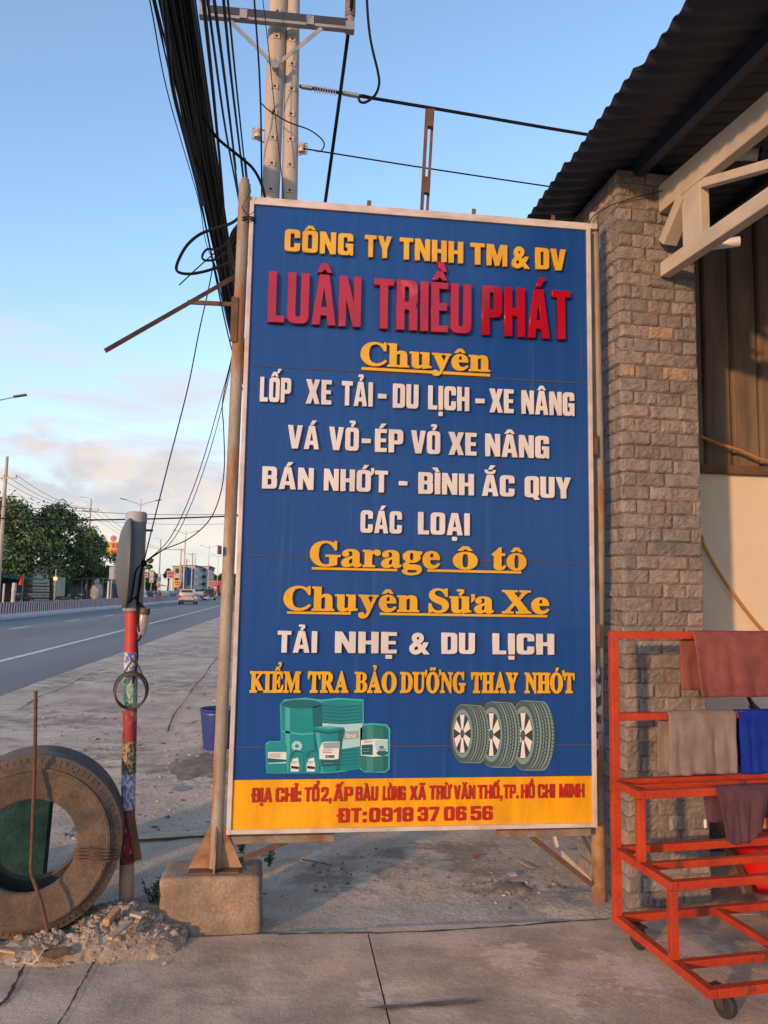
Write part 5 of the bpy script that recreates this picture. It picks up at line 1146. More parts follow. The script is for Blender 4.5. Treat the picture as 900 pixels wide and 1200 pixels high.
# ------------------------------------------------------------------ rubble heap with broken pieces
M_RUB = mat('crumbled_mortar', (0.40, 0.31, 0.235), 0.97, c2=(0.25, 0.19, 0.15), scale=7, speck=.35, sps=70, bump=.7, bscale=40)
M_RUB2 = mat('pale_rubble', (0.46, 0.36, 0.29), 0.95, c2=(0.30, 0.22, 0.17), scale=11, bump=.5)
M_SOIL = mat('dark_soil', (0.15, 0.12, 0.095), 1.0, c2=(0.25, 0.205, 0.17), scale=9, bump=.7)
def chunk(q, c, s, r_, mi=0):
    bm = bmesh.new(); bmesh.ops.create_icosphere(bm, subdivisions=1, radius=1)
    sc_ = Vector((s*(.6+.9*r_.random()), s*(.6+.9*r_.random()), s*(.35+.5*r_.random()))); an = r_.random()*6.3
    for v in bm.verts:
        v.co *= 1+.5*(r_.random()-.5); v.co = Vector((v.co.x*sc_.x, v.co.y*sc_.y, v.co.z*sc_.z))
    q.bm(bm, mi, T(*c) @ Rz(an) @ Matrix.Rotation(r_.random()-.5, 4, 'X'))
def heap_z(x, y):
    e = 0
    for cx_, cy_, rx_, ry_, h_ in ((-.66, 3.70, .30, .22, .10), (-.74, 3.86, .26, .20, .10), (-.95, 3.64, .30, .17, .06), (-.80, 3.95, .40, .18, .05), (-1.25, 3.66, .3, .12, .035)):
        d = ((x-cx_)/rx_)**2+((y-cy_)/ry_)**2
        e = max(e, h_*max(0, 1-d)**.8 if d < 1 else 0)
    n_ = mnoise.noise((x*9, y*9, .7))*.018+mnoise.noise((x*28, y*28, 3))*.009
    return e + n_*min(1, e/.02) - .012
def rubble():
    q = gridmesh([-1.6+.016*i for i in range(76)], [3.40+.016*i for i in range(46)], heap_z)
    r_ = random.Random(31)
    for k in range(1500):
        x = r_.gauss(-.80, .20); y = r_.gauss(3.74, .12)
        if not (-1.55 < x < -.40 and 3.42 < y < 4.1): continue
        z = heap_z(x, y)
        if z < 0.004 and r_.random() < .7: continue
        chunk(q, (x, y, max(z, 0)+.003), .003+.019*r_.random()**5.0, r_, 1 if r_.random() < .5 else 0)
    o = q.build('rubble', [M_RUB, M_RUB2]); o['kind'] = 'stuff'
    q = MB()
    for k in range(420):
        u = r_.random()
        if u < .42: p_ = G(r_.gauss(600, 40), r_.gauss(1040, 10), -.03)
        elif u < .7: p_ = G(r_.gauss(420, 45), r_.gauss(1018, 13), -.036)
        elif u < .86: p_ = G(r_.gauss(228, 16), r_.gauss(897, 12), -.038)
        else: p_ = G(300+300*r_.random(), 985+70*r_.random(), -.035)
        if p_.y < 3.8: continue
        chunk(q, (p_.x, p_.y, vz(p_.x, p_.y)), .003+.012*r_.random()**2.5*(1.7 if .7 <= u < .86 else 1), r_, 0 if r_.random() < .7 else 1)
    for k in range(900):
        p_ = G(r_.gauss(120, 110), 735+250*r_.random()**.8, -.036)
        if p_.y < 4.3 or p_.x < -3.6 or p_.y > 30: continue
        chunk(q, (p_.x, p_.y, vz(p_.x, p_.y)), (.004+.014*r_.random()**3)*(1+p_.y*.06), r_, 0 if r_.random() < .6 else 1)
    for k in range(260):
        p_ = G(900*r_.random(), 1085+115*r_.random())
        if p_.y > 3.7: continue
        chunk(q, (p_.x, p_.y, az(p_.x, p_.y)), .0012+.004*r_.random()**4, r_, 0 if r_.random() < .5 else 1)
    o = q.build('gravel_crumbs', [M_SOIL, M_RUB2]); o['kind'] = 'stuff'
    # soft dirt patches
    for k, (px, py, a, c_) in enumerate(((236, 897, .30, .55), (600, 1040, .11, .10), (205, 1060, .25, .18))):
        b = MB(); cc_ = G(px, py, -.035); n = 40
        ring = lambda f: [(cc_.x+a*f*(1+.45*mnoise.noise((math.cos(i*.157)*1.7+k*5, math.sin(i*.157)*1.7, k)))*math.cos(i*.157), cc_.y+c_*f*(1+.45*mnoise.noise((math.cos(i*.157)*1.7+k*5, math.sin(i*.157)*1.7, k)))*math.sin(i*.157)) for i in range(n)]
        lv = [(cc_.x, cc_.y)]; o_ = []
        for f in (.3, .55, .8, 1.0): o_ += [(x, y, f) for x, y in ring(f)]
        b.v = [Vector((cc_.x, cc_.y, vz(cc_.x, cc_.y)+.012))]+[Vector((x, y, vz(x, y)+.012*(1-f**2)+.004*mnoise.noise((x*30, y*30, 0))-(.006 if f == 1 else 0))) for x, y, f in o_]
        b.f = [[0, 1+i, 1+(i+1) % n] for i in range(n)]
        for l in range(3): b.f += [[1+l*n+i, 1+(l+1)*n+i, 1+(l+1)*n+(i+1) % n, 1+l*n+(i+1) % n] for i in range(n)]
        b.m = [0]*len(b.f); s_ = b.build('dirt_patch', M_SOIL, smooth=True); s_['kind'] = 'structure'
rubble()
def piece(name, label, cat, a, c_, w, h, m, lift=.0):
    q = MB(); q.bar(a, c_, w, h, bev=min(w, h)*.2); o = q.build(name, m); tag(o, label, cat); return o
def HG(x, y, e=0.0):
    p_ = G(x, y); 
    for _ in range(3): p_ = G(x, y, max(0, heap_z(p_.x, p_.y))+e)
    return p_
M_WPALE = mat('pale_broken_wood', (0.44, 0.29, 0.18), 0.9, c2=(0.30, 0.19, 0.115), scale=6, stretch=(5, 5, 5), bump=.3)
piece('broken_plank', 'broken plank end lying at the foot of the tyre', 'plank', HG(30, 1094, .02), HG(50, 1124, .012), .034, .02, M_WPALE)
piece('broken_plank', 'short square wood offcut leaning beside the post foot', 'plank', HG(124, 1082, .02), HG(138, 1066, .035), .035, .03, M_WPALE)
piece('wood_strip', 'thin pale strip lying left on the rubble edge', 'strip', HG(-8, 1112, .012), HG(20, 1116, .012), .02, .01, M_WPALE)
piece('broken_tile', 'flat pinkish tile shard on top of the rubble', 'tile', HG(128, 1100, .03), HG(152, 1080, .035), .03, .012, M_RUB2)
piece('broken_tile', 'pale tile shard right beside the post foot', 'tile', HG(154, 1070, .035), HG(168, 1074, .03), .035, .012, M_RUB2)
piece('broken_tile', 'thin upright tile sliver in the middle of the rubble', 'tile', HG(99, 1111, .01), HG(104, 1094, .03), .014, .01, M_RUB2)
q = MB(); c = HG(66, 1118, .012); pts = [(-.055, -.012), (-.02, -.03), (.03, -.022), (.06, .012), (.03, .03), (-.01, .026), (-.045, .012)]
q.prism(pts, T(*c) @ Rz(.5) @ Matrix.Rotation(.25, 4, 'X'), .008); tag(q.build('bark_piece', M_WOODB), 'flat dark brown piece of bark below the tyre', 'bark')
q = MB(); q.tube(spline([HG(52, 1112, .02), HG(46, 1121, .012), HG(38, 1129, .01), HG(29, 1128, .008), HG(30, 1123, .008)]), .0035, 6); tag(q.build('string', mat('pale_string', (0.5, 0.42, 0.35), 0.9)), 'curl of pale string on the pavement near the plank', 'string')
# litter beyond the pavement
q = MB(); c = G(600, 1027, -.03); q.prism([(-.03, -.012), (.025, -.016), (.032, .01), (-.022, .014)], T(c.x, c.y, c.z+.008) @ Rz(.2) @ Matrix.Rotation(.2, 4, 'X'), .006); tag(q.build('crushed_packet', mat('packet_white', (.6, .58, .62), .5, c2=(.25, .1, .35), scale=60)), 'small crushed white packet on the dirt under the sign', 'packet')
q = MB(); c = G(558, 1005, -.04); q.prism([(-.03, -.01), (.03, -.014), (.026, .012), (-.02, .016)], T(c.x, c.y, c.z+.01) @ Rz(.4), .005); tag(q.build('red_scrap', mat('red_scrap_paint', (.35, .07, .06), .7)), 'small red scrap on the ground under the sign', 'scrap')
q = MB(); q.tube(spline([G(605, 1008, -.025), G(613, 1012, -.02), G(620, 1016, -.022), G(627, 1017, -.025)]), .003, 5); tag(q.build('twig', M_WPALE), 'pale twig on the verge under the sign', 'twig')
q = MB(); q.tube(spline([G(354, 1007, -.02), G(370, 1010, -.02), G(389, 1014, -.022)]), .004, 5); tag(q.build('twig', M_WOODB), 'dark straight stick on the verge behind the block', 'twig')
# drain cover and puddle in the verge
q = MB(); c = G(213, 925, -.038); q.lathe([(0, .004), (.075, .004), (.085, 0)], 28, 0, T(c.x, c.y, c.z+.004)); o = q.build('drain_puddle', mat('wet_patch', (.14, .135, .13), .45)); o['kind'] = 'structure'
# weeds
M_LEAF = mat('weed_leaf', (0.045, 0.085, 0.03), 0.7, c2=(0.075, 0.12, 0.04), scale=12)
def weed(label, base, h, n, seed, spread):
    r_ = random.Random(seed); o = thing('weed', label, 'weed', base); st_ = MB(); lf = MB()
    for k in range(n):
        a = r_.random()*6.28; top = base+Vector((math.cos(a)*spread*r_.random(), math.sin(a)*spread*r_.random(), h*(.5+.5*r_.random())))
        pts = spline([base, base.lerp(top, .5)+Vector((0, 0, h*.08)), top], 4); st_.tube(pts, .002, 5)
        for j in range(13):
            p_ = pts[1+int(r_.random()*(len(pts)-2))]; d = Vector((r_.gauss(0, 1), r_.gauss(0, 1), r_.gauss(.2, .6))).normalized(); s_ = .012+.014*r_.random()
            sd = d.cross(Vector((0, 0, 1))).normalized()*s_*.45
            lf.add([p_, p_+d*s_*.5+sd, p_+d*s_*1.3, p_+d*s_*.5-sd], [(0, 1, 2, 3)])
    st_.build('stem', M_LEAF, o); lf.build('leaves', M_LEAF, o)
weed('bushy green weed between the post and the concrete block', G(178, 1066, -.02), .17, 9, 2, .07)
weed('small weed growing behind the right end of the concrete block', G(316, 1016, -.03), .13, 6, 3, .07)
weed('sparse weed under the left end of the sign', G(283, 1000, -.03), .09, 5, 4, .07)
# blue bucket behind the sign post
bc = G(249, 880, -.038)
bk2 = bucket('bucket', 'blue plastic bucket standing behind the left sign post', (bc.x+.03, bc.y+.14, -.04), .40, .135, .18, mat('blue_plastic', (0.022, 0.045, 0.20), 0.45))
# ------------------------------------------------------------------ twin concrete utility pole with crossarm
M_CONC = mat('pole_concrete', (0.46, 0.38, 0.31), 0.85, c2=(0.36, 0.30, 0.25), scale=3, stretch=(3, 3, .4), bump=.15, c3=(.30, .26, .23), s3=5, lo3=.6, hi3=.75)
M_HOLE = mat('hole_shadow', (0.03, 0.028, 0.026), 0.9)
M_GALV = mat('galvanised_steel', (0.34, 0.32, 0.30), 0.5, metal=.4, c2=(.25, .24, .23), scale=5)
M_PORC = mat('glazed_porcelain', (0.26, 0.20, 0.18), 0.3)
M_PORCW = mat('pale_porcelain', (0.52, 0.42, 0.34), 0.3)
YP = 9.0
def utility_pole():
    o = thing('utility_pole', 'twin concrete utility pole with steel crossarm and insulators rising behind the sign', 'utility pole', (-.2, YP, 0))
    tops = []
    for (xa, xb) in (((313.5, 335), (307.5, 328)), ((334.5, 351), (330, 349))):
        wa = (P(xa[1], 50, YP).x-P(xa[0], 50, YP).x)/2; ca = P((xa[0]+xa[1])/2, 50, YP)
        wb = (P(xb[1], 220, YP).x-P(xb[0], 220, YP).x)/2; cb = P((xb[0]+xb[1])/2, 220, YP)
        d = (ca-cb)/(ca.z-cb.z); dw = (wa-wb)/(ca.z-cb.z)
        bt = cb-d*(cb.z+.1); tp = ca+d*2.2
        yoff = 0.0 if xa[0] < 320 else 0.02
        rb, rt = wb-dw*(cb.z), wa+dw*2.2
        q = MB(); n = 12
        q.tube([bt+Vector((0, yoff, 0)), bt.lerp(tp, .5)+Vector((0, yoff, 0)), tp+Vector((0, yoff, 0))], [rb, (rb+rt)/2, rt], 20)
        z = cb.z-.4; k = 0
        pz = q
        while z < tp.z-.2:
            c = bt+d*(z-bt.z); r_ = rb+(rt-rb)*(z-bt.z)/(tp.z-bt.z)
            s_ = .040
            q.box((c.x-s_, c.y+yoff-r_*1.045, z-s_*.9), (c.x+s_, c.y+yoff-r_*.8, z+s_*.9), 0)
            q.cyl((c.x, c.y+yoff-r_*1.065, z-.004), (c.x, c.y+yoff-r_*.9, z-.004), .017, 8, 1)
            z += .33
        pl = q.build('pole', [M_CONC, M_HOLE], o, smooth=True, angle=35); tops.append((bt, tp, d))
    # crossarm
    a, c = P(238, 16.5, YP-.22), P(411, 33, YP-.22)
    q = MB(); q.bar(a, c, .075, .085, bev=.004); ca = q.build('crossarm', M_GALV, o)
    q = MB(); q.bar(a+Vector((0, -.04, .045)), c+Vector((0, -.04, .045)), .008, .095); q.build('crossarm_web', M_PURLIN, ca)
    for t in (.27, .72):
        p = a.lerp(c, t); q = MB(); q.box((p.x-.045, p.y-.055, p.z-.04), (p.x+.045, p.y-.047, p.z+.075)); q.build('clamp_plate', M_GALV, ca)
    ap = P(323, 77, YP-.22)
    for s_ in (270, 377):
        q = MB(); q.bar(P(s_, 25 if s_ < 300 else 33, YP-.24), ap, .045, .012, up=(0, 1, 0)); q.build('brace', M_GALV, ca)
    q = MB(); q.cyl(ap+Vector((0, -.03, 0)), ap+Vector((0, .05, 0)), .05, 12); q.build('brace_bolt', M_GALV, ca)
    def insulator(px, py):
        p = P(px, py, YP-.22); q = MB(); pr = [(0, 0), (.05, 0), (.055, .10), (.045, .12)]
        for i in range(6): pr += [(.062, .13+i*.045), (.068, .145+i*.045), (.045, .158+i*.045)]
        pr += [(.03, .42), (0, .43)]
        q.lathe(pr, 16, 0, T(p.x, p.y, p.z)); i_ = q.build('insulator', M_PORC, o, smooth=True)
        q = MB(); q.box((p.x-.055, p.y-.05, p.z-.075), (p.x+.055, p.y+.05, p.z+.035)); q.build('insulator_foot', M_GALV, i_)
        return p+Vector((0, 0, .42))
    i0, i1 = insulator(239.5, 14), insulator(410, 31)
    # small spool insulators on the shafts
    for px, py in ((302, 157), (354, 174)):
        p = P(px, py, YP-.05); q = MB(); q.lathe([(0, -.05), (.045, -.05), (.05, -.03), (.03, 0), (.05, .03), (.045, .05), (0, .05)], 14, 0, T(*p)); s2 = q.build('spool_insulator', M_PORCW, o, smooth=True)
        q = MB(); dr = 1 if px < 320 else -1; q.tube([p+Vector((0, 0, .07)), p+Vector((-.06*dr, 0, .07)), p+Vector((-.06*dr, 0, -.07)), p+Vector((0, 0, -.07))], .008, 6); q.tube([p+Vector((-.06*dr*0, 0, .075)), p+Vector((.10*dr, .05, .075))], .01, 6); q.tube([p+Vector((0, 0, -.075)), p+Vector((.10*dr, .05, -.075))], .01, 6); q.build('bracket', M_GALV, s2)
    return i0, i1
INS0, INS1 = utility_pole()
# ------------------------------------------------------------------ overhead cables
def wire(label, pts, r, name='cable', cat='cable', group=None, n=6, sm=8, m=None):
    q = MB(); q.tube(spline(pts, sm) if sm else pts, r, n)
    return tag(q.build(name, m or M_WIRE, smooth=True), label, cat, group)
def bundle():
    r_ = random.Random(77); q = MB()
    # path of the whole bundle along the road, read where it passes the frame top and where it goes behind the sign
    cen = [(-10.0, -1.05, 6.75, .20), (-4, -1.03, 6.5, .19), (2, -1.03, 6.36, .19), (6, P(205, 0, 6).x, P(205, 0, 6).z, .185), (10, P(244, 215, 10).x, P(244, 215, 10).z, .17), (16, P(276, 388, 16).x, P(276, 388, 16).z, .16), (24, -1.32, 7.5, .16), (34, -1.2, 8.0, .12)]
    for k in range(96):
        ang = r_.random()*6.28; rad = math.sqrt(r_.random()); r0 = .006+.011*r_.random()**2
        tw = r_.gauss(0, .5); pts = []
        if k > 88: rad *= 1.2
        if k < 30: r0 = .016; rad *= .72
        for i, (y, x, z, s) in enumerate(cen):
            a = ang+tw*i*.35; kk = 1+.25*r_.gauss(0, .5)
            pts.append(Vector((x+s*rad*math.cos(a)*kk, y, z+s*.8*rad*math.sin(a)*kk)))
        q.tube(spline(pts, 5), r0, 6)
    tag(q.build('cable_bundle', M_WIRE, smooth=True), 'thick bundle of black telecom cables sweeping down behind the left sign post', 'cable bundle')
bundle()
o = thing('utility_pole', 'plain concrete pole behind the sign where the cable bundle is tied', 'utility pole', (-1.0, 34.1, -.1))
q = MB(); q.tube([(-.95, 34.1, -.1), (-.95, 34.1, 8.9)], [.19, .13], 16); q.build('pole', M_CONC, o, smooth=True)
q = MB(); q.box((-1.45, 33.9, 7.78), (-.6, 33.97, 7.86)); q.build('cable_bracket', M_GALV, o)
def run(label, px, Y, r, **k):
    """cable read at a few points of the photo, each with its own distance; goes on overhead beyond the frame"""
    pts = [P(x, y, d) for (x, y), d in zip(px, Y)]
    first = pts[0]+(pts[0]-pts[1])*1.2; pts += [] if Y[-1] < 9.5 else [Vector((-.95+.012*px[0][0]/10-.24, 33.9, 7.3+px[0][0]*.003))]; return wire(label, [first]+pts, r, **k)
GC = 'loose cables strung beside the bundle'
run('slack black cable between bundle and crossarm, thick and leftmost there', [(240, 15), (252, 130), (262, 240), (268, 330)], [5.5, 7.5, 10.5, 14], .016, group=GC)
run('black cable crossing in front of the left insulator', [(246, 20), (264, 150), (281, 242), (289, 300)], [5.5, 7.5, 10.5, 14], .011, group=GC)
run('black cable second from the insulator, bowing towards the sign', [(251, 0), (265, 105), (276, 195), (284, 262)], [5.2, 7, 9.5, 12.5], .013, group=GC)
run('black cable hanging straight down to the top of the left post', [(262, 0), (272, 100), (285.5, 212), (291, 260)], [5.2, 7, 10, 12], .012, group=GC)
run('thin black cable rightmost beside the post top', [(267, 0), (277, 100), (289, 214), (295, 262)], [5.2, 7, 10, 12], .009, group=GC)
run('thin dark cable leftmost of all, splitting from the bundle', [(177, 8), (198, 115), (233, 236), (243, 290), (268, 360)], [6, 7.6, 10.5, 12, 15], .006, group=GC)
run('thin dark cable just right of the leftmost strand', [(183, 8), (205, 115), (238, 238), (252, 300), (272, 372)], [6, 7.6, 10.5, 12, 15], .006, group=GC)
run('thick black cable swinging out of the left side of the bundle', [(192, 0), (197, 55), (203, 105), (216, 158), (238, 240), (250, 262)], [5.6, 6.2, 6.8, 7.7, 10, 11], .020, group=GC)
run('thin pair strand beside the swinging thick cable', [(196, 20), (205, 80), (222, 170), (244, 250), (262, 320)], [5.8, 6.6, 8, 11, 14], .006, group=GC)
run('dark wire dropping from above to the small clamp beside the pole', [(298, 0), (303, 70), (305, 112), (306, 152), (307, 240)], [8.2, 8.5, 8.7, 8.8, 9.2], .011, group=GC)
wire('curved black cable leaving the bundle and ending behind the sign top', [P(238, 138, 8), P(255, 162, 8.2), P(279, 182, 8.4), P(296, 197, 8.5), P(306, 215, 8.55), P(311, 235, 8.6), P(312, 260, 8.6)], .017, group=GC)
wire('thin wire looping from the clamp across both pole shafts', [P(305, 120, 8.7), P(316, 130, 8.65), P(338, 143, 8.65), P(362, 152, 8.65), P(376, 162, 8.7), P(380, 170, 8.75), P(376, 177, 8.85), P(370, 177, 8.9)], .008)
wire('thin wire running down the front of the twin pole', [P(305, -25, 8.4), P(315, 60, 8.6), P(323, 140, 8.7), P(331, 215, 8.7), P(334, 260, 8.7)], .006)
wire('straight black drop cable from the right insulator down behind the sign', [INS1+Vector((-.01, -.05, .1)), P(412, 5, 8.7), P(398, 115, 9.4), P(381, 238, 10.2), P(374, 290, 10.6)], .024, sm=4)
wire('black jumper cable with a loop beside the dead end', [P(429, -60, 8.7), P(430, 0, 8.7), P(434, 45, 8.7), P(443, 85, 8.8), P(444, 100, 8.85), P(439, 112, 8.9), P(428, 120, 8.9), P(421, 118, 8.9), P(423, 112, 8.9), P(434, 114, 8.95), P(450, 118, 9.0)], .016)
wire('tensioned line running from the twin pole to the right above the sign', [P(351, 101, 8.9), P(400, 109, 9), P(520, 129, 9.05), P(690, 158, 9.1), P(900, 190, 9.2)], .020, name='power_line', cat='power line', sm=4)
wire('thin lower line running from the small insulator to the right', [P(355, 174, 8.9), P(480, 194, 9), P(640, 218, 9.1), P(900, 255, 9.2)], .009, name='power_line', cat='power line', sm=4)
q = MB()
for i in range(9): 
    p = P(369+i*3.0, 104+i*.5, 8.92); q.tube([p+Vector((0, 0, -.045)), p+Vector((.004, 0, .045))], .007, 5)
a, c = P(353, 101.5, 8.9), P(366, 103.5, 8.9); q.bar(a, c, .05, .035); a, c = P(402, 109, 8.95), P(420, 112.5, 8.97); q.bar(a, c, .055, .035)
tag(q.build('dead_end_clamp', M_GALV), 'clamps and spiral dead end gripping the tensioned line', 'clamp')
# tangle where the cables meet the left post
TG_ = 'cable loops around the left sign post'
wire('wide black cable loop sticking out left of the sign post', [P(284, 252, 4.1), P(270, 262, 4.15), P(248, 269, 4.2), P(232, 276, 4.2), P(218, 289, 4.2), P(208, 308, 4.2), P(208, 318, 4.2), P(221, 321, 4.2), P(240, 318, 4.2), P(258, 312, 4.15), P(280, 304, 4.1)], .0085, group=TG_)
wire('small black cable loop inside the wide one', [P(280, 262, 4.1), P(270, 280, 4.12), P(256, 292, 4.15), P(243, 292, 4.15), P(237, 300, 4.15), P(240, 305, 4.15), P(252, 304, 4.15), P(266, 296, 4.12), P(281, 290, 4.1)], .0065, group=TG_)
r_ = random.Random(9); q = MB()
for k in range(12):
    x0 = 268+12*r_.random(); q.tube(spline([P(291-4*r_.random(), 257+4*r_.random(), 3.93), P(284, 256+6*r_.random(), 4.0), P(x0, 276+18*r_.random(), 4.1), P(x0+4, 305+22*r_.random(), 4.05), P(281, 318+20*r_.random(), 4.0)], 6), .0035+.0035*r_.random(), 6)
for k in range(2): q.tube([P(290.5, 258+3*k, 3.86)+Vector((.038*math.cos(a*.4), .04*math.sin(a*.4), .003*math.sin(a+k))) for a in range(17)], .004, 6)
tag(q.build('cable_tangle', M_WIRE, smooth=True), 'tangle of black cables tied round the upper left sign post', 'cable tangle', TG_)
wire('stray black wire end pointing down left near the loops', [P(284, 272, 4.1), P(262, 288, 4.15), P(237, 309, 4.15), P(210, 334, 4.15)], .0035, group=TG_)
wire('wispy wire curling off the top of the left post', [P(288, 214, 3.85), P(294, 224, 3.83), P(287, 236, 3.82), P(284, 244, 3.82), P(291, 252, 3.815), P(299, 247, 3.82)], .0018, group=TG_)
# wires climbing from the marker post to the tangle
GD = 'thin wires rising from the marker post'
top = pole_at(660)+Vector((.055, -.02, 0))
wire('straightest of the thin wires rising from the marker post', [top, P(180, 612, 4.0), P(197, 545, 4.02), P(220, 455, 4.05), P(233, 390, 4.08), P(243, 345, 4.1), P(252, 300, 4.1)], .0032, group=GD)
wire('thin wire from the marker post bending up beside the sign post', [top, P(196, 635, 4.0), P(216, 598, 4.0), P(236, 545, 4.0), P(255, 480, 4.0), P(270, 425, 4.0), P(278, 380, 3.98)], .0025, group=GD)
wire('second thin wire close beside the bending one', [top, P(200, 636, 3.98), P(222, 596, 3.98), P(244, 535, 3.98), P(258, 485, 3.97), P(271, 430, 3.96), P(279, 385, 3.95)], .002, group=GD)
wire('slack thin wire bowing out low before the sign post', [top, P(190, 645, 3.95), P(220, 632, 3.95), P(245, 610, 3.95), P(258, 580, 3.95), P(263, 545, 3.94), P(262, 500, 3.93), P(261, 470, 3.92), P(272, 420, 3.92)], .0028, group=GD)
q = MB(); q.tube(spline([top, P(160, 668, 3.95), P(156, 690, 3.945), P(153, 706, 3.945)]), .004, 6); q.tube(spline([P(143, 712, 3.94), P(152, 705, 3.94), P(163, 694, 3.945), P(167, 668, 3.96)]), .003, 6); q.tube(spline([top, P(164, 680, 3.95), P(161, 712, 3.95), P(163, 740, 3.95)]), .006, 6); q.lathe([(0, -.02), (.016, -.012), (.018, .0), (.014, .014), (0, .02)], 10, 0, T(*top))
tag(q.build('cable_knot', M_WIRE, smooth=True), 'knot of dark cable strapped to the grey sleeve of the post', 'cable knot')
# ------------------------------------------------------------------ median barrier of striped concrete blocks
def stripes():
    m = mat('striped_barrier_paint', (0.50, 0.45, 0.44), 0.8)
    nt = m.node_tree; N = nt.nodes; L = nt.links; b = N['Principled BSDF']
    tc = N.new('ShaderNodeTexCoord'); s = N.new('ShaderNodeSeparateXYZ'); L.new(tc.outputs['Object'], s.inputs[0])
    def mth(op, a, c=None):
        x = N.new('ShaderNodeMath'); x.operation = op
        for i, v in enumerate((a, c)):
            if v is None: continue
            if isinstance(v, (int, float)): x.inputs[i].default_value = v
            else: L.new(v, x.inputs[i])
        return x.outputs[0]
    t = mth('FRACT', mth('MULTIPLY', mth('ADD', s.outputs[1], mth('MULTIPLY', s.outputs[2], -0.32)), 2.5))
    fac = mth('MULTIPLY', mth('GREATER_THAN', t, 0.48), mth('GREATER_THAN', s.outputs[2], .27))
    mx = N.new('ShaderNodeMix'); mx.data_type = 'RGBA'; L.new(fac, mx.inputs[0])
    mx.inputs[6].default_value = (.50, .45, .44, 1); mx.inputs[7].default_value = (.21, .035, .045, 1)
    L.new(mx.outputs[2], b.inputs['Base Color']); return m
M_STRIPE = stripes()
def bx(y): return -14.15-0.009*min(max(y-40, 0), 80)+bend(y)
def barrier():
    q = MB(); pr = [(.27, 0), (.27, .12), (.12, .30), (.08, .84), (-.08, .84), (-.12, .30), (-.27, .12), (-.27, 0)]
    q.prism(pr, Matrix(((1, 0, 0, 0), (0, 0, 1, 0), (0, 1, 0, 0), (0, 0, 0, 1))), 1.94)
    q.box((-.08, .25, -.0), (.275, .25, .0)) if False else None
    o = q.build('barrier_block', M_STRIPE)
    y = 24.0; k = 0
    while y < 215:
        c = o if k == 0 else o.copy()
        if k: COL.objects.link(c)
        c.location = (bx(y), y, -.05); c.rotation_euler = (0, 0, math.atan2(-(bx(y+2)-bx(y)), 2))
        tag(c, 'red and white striped concrete block in the median barrier of the road', 'barrier', 'barrier blocks along the median'); y += 2.0; k += 1
barrier()
# ------------------------------------------------------------------ street lights on the median
M_LAMPP = mat('lamp_post_grey', (0.42, 0.42, 0.43), 0.5, metal=.3)
M_LAMPH = mat('lamp_head_dark', (0.10, 0.10, 0.11), 0.5)
def lamps():
    ys_ = (38, 78, 120, 172, 235)
    lab = ['double arm street light nearest the camera, only its arm tip in view', 'double arm street light standing just above the grey sleeve', 'double arm street light right of the marker post, over the white car', 'smaller double arm street light farther along the median', 'farthest tiny double arm street light beside the sign post']
    o = thing('street_light', lab[0], 'street light', (0, 0, 0), 'street lights on the median')
    q = MB(); q.tube([(0, 0, 0), (0, 0, 5), (0, 0, 10.9)], [.11, .085, .05], 10); q.build('pole', M_LAMPP, o, smooth=True)
    for s_ in (-1, 1):
        q = MB(); q.tube(spline([(0, 0, 10.2), (s_*.5, 0, 10.45), (s_*1.5, 0, 10.75)]), .035, 8); a = q.build('arm', M_LAMPP, o, smooth=True)
        q = MB(); q.bar((s_*1.4, 0, 10.74), (s_*2.0, 0, 10.87), .22, .09, bev=.03); q.build('lamp_head', M_LAMPH, a)
    for i, y in enumerate(ys_):
        c = o if i == 0 else copy_tree(o)
        x = P((22, 164.5, 219, 247, 258)[i], 600, y).x - (2.0 if i == 0 else 0)
        c.location = (x, y, -.05); c['label'] = lab[i]
        zt = P(164, (468, 585, 620, 637, 648)[i], y).z
        c.scale = (1, 1, (zt+.05)/(10.85 if i else 10.9))
lamps()
# ------------------------------------------------------------------ far side poles and their wires
def far_pole(label, px, ytop, Y, arms=True, r=.13, lamp=False, k_arm=.6, xarm=1.1):
    t = P(px, ytop, Y); o = thing('utility_pole', label, 'utility pole', (t.x, Y, -.1), 'utility poles across the road')
    q = MB(); q.tube([(t.x, Y, -.1), (t.x, Y, t.z*.5), (t.x, Y, t.z)], [r*1.35, r*1.1, r*.8], 10); q.build('pole', M_CONC, o, smooth=True)
    zz = t.z-k_arm
    if arms:
        q = MB(); q.bar((t.x-xarm, Y-.12, zz), (t.x+xarm, Y-.12, zz), .10, .12); a = q.build('crossarm', M_GALV, o)
        for dx in (-xarm*.9, -xarm*.1, xarm*.9):
            q = MB(); q.tube([(t.x+dx, Y-.12, zz+.06), (t.x+dx, Y-.12, zz+.32)], [.07, .05], 8); q.build('insulator', M_PORC, a)
    if lamp:
        q = MB(); q.tube(spline([(t.x, Y, t.z-.1), (t.x-.4, Y, t.z+.1), (t.x-1.5, Y, t.z+.15)]), .04, 6); q.build('lamp_arm', M_LAMPP, o)
    return Vector((t.x, Y-.12, zz+.32))
fp = []
fp.append(far_pole('tall concrete pole with crossarm rising over the left tree', 8.5, 535, 77, k_arm=2.1, r=.17))
fp.append(far_pole('slim pole with a small lamp arm behind the middle tree', 107, 584, 109, k_arm=1.75, r=.10, lamp=True))
fp.append(far_pole('thin pole with a leftward arm right of the grey sleeve', 188.5, 632, 169, arms=False, lamp=True, r=.14))
fp.append(far_pole('concrete pole with a short crossarm left of the blue building', 212.5, 643, 202, r=.17, k_arm=.3, xarm=.7))
fp.append(far_pole('tallest slim pole in front of the blue building', 217, 634, 209, arms=False, r=.16))
fp.append(far_pole('pole with crossarm on the right edge of the blue facade', 226, 648, 232, r=.18, k_arm=.4))
fp.append(far_pole('short pole between the two crossarm poles, far off', 219, 655, 240, r=.22, k_arm=.8, xarm=.8))
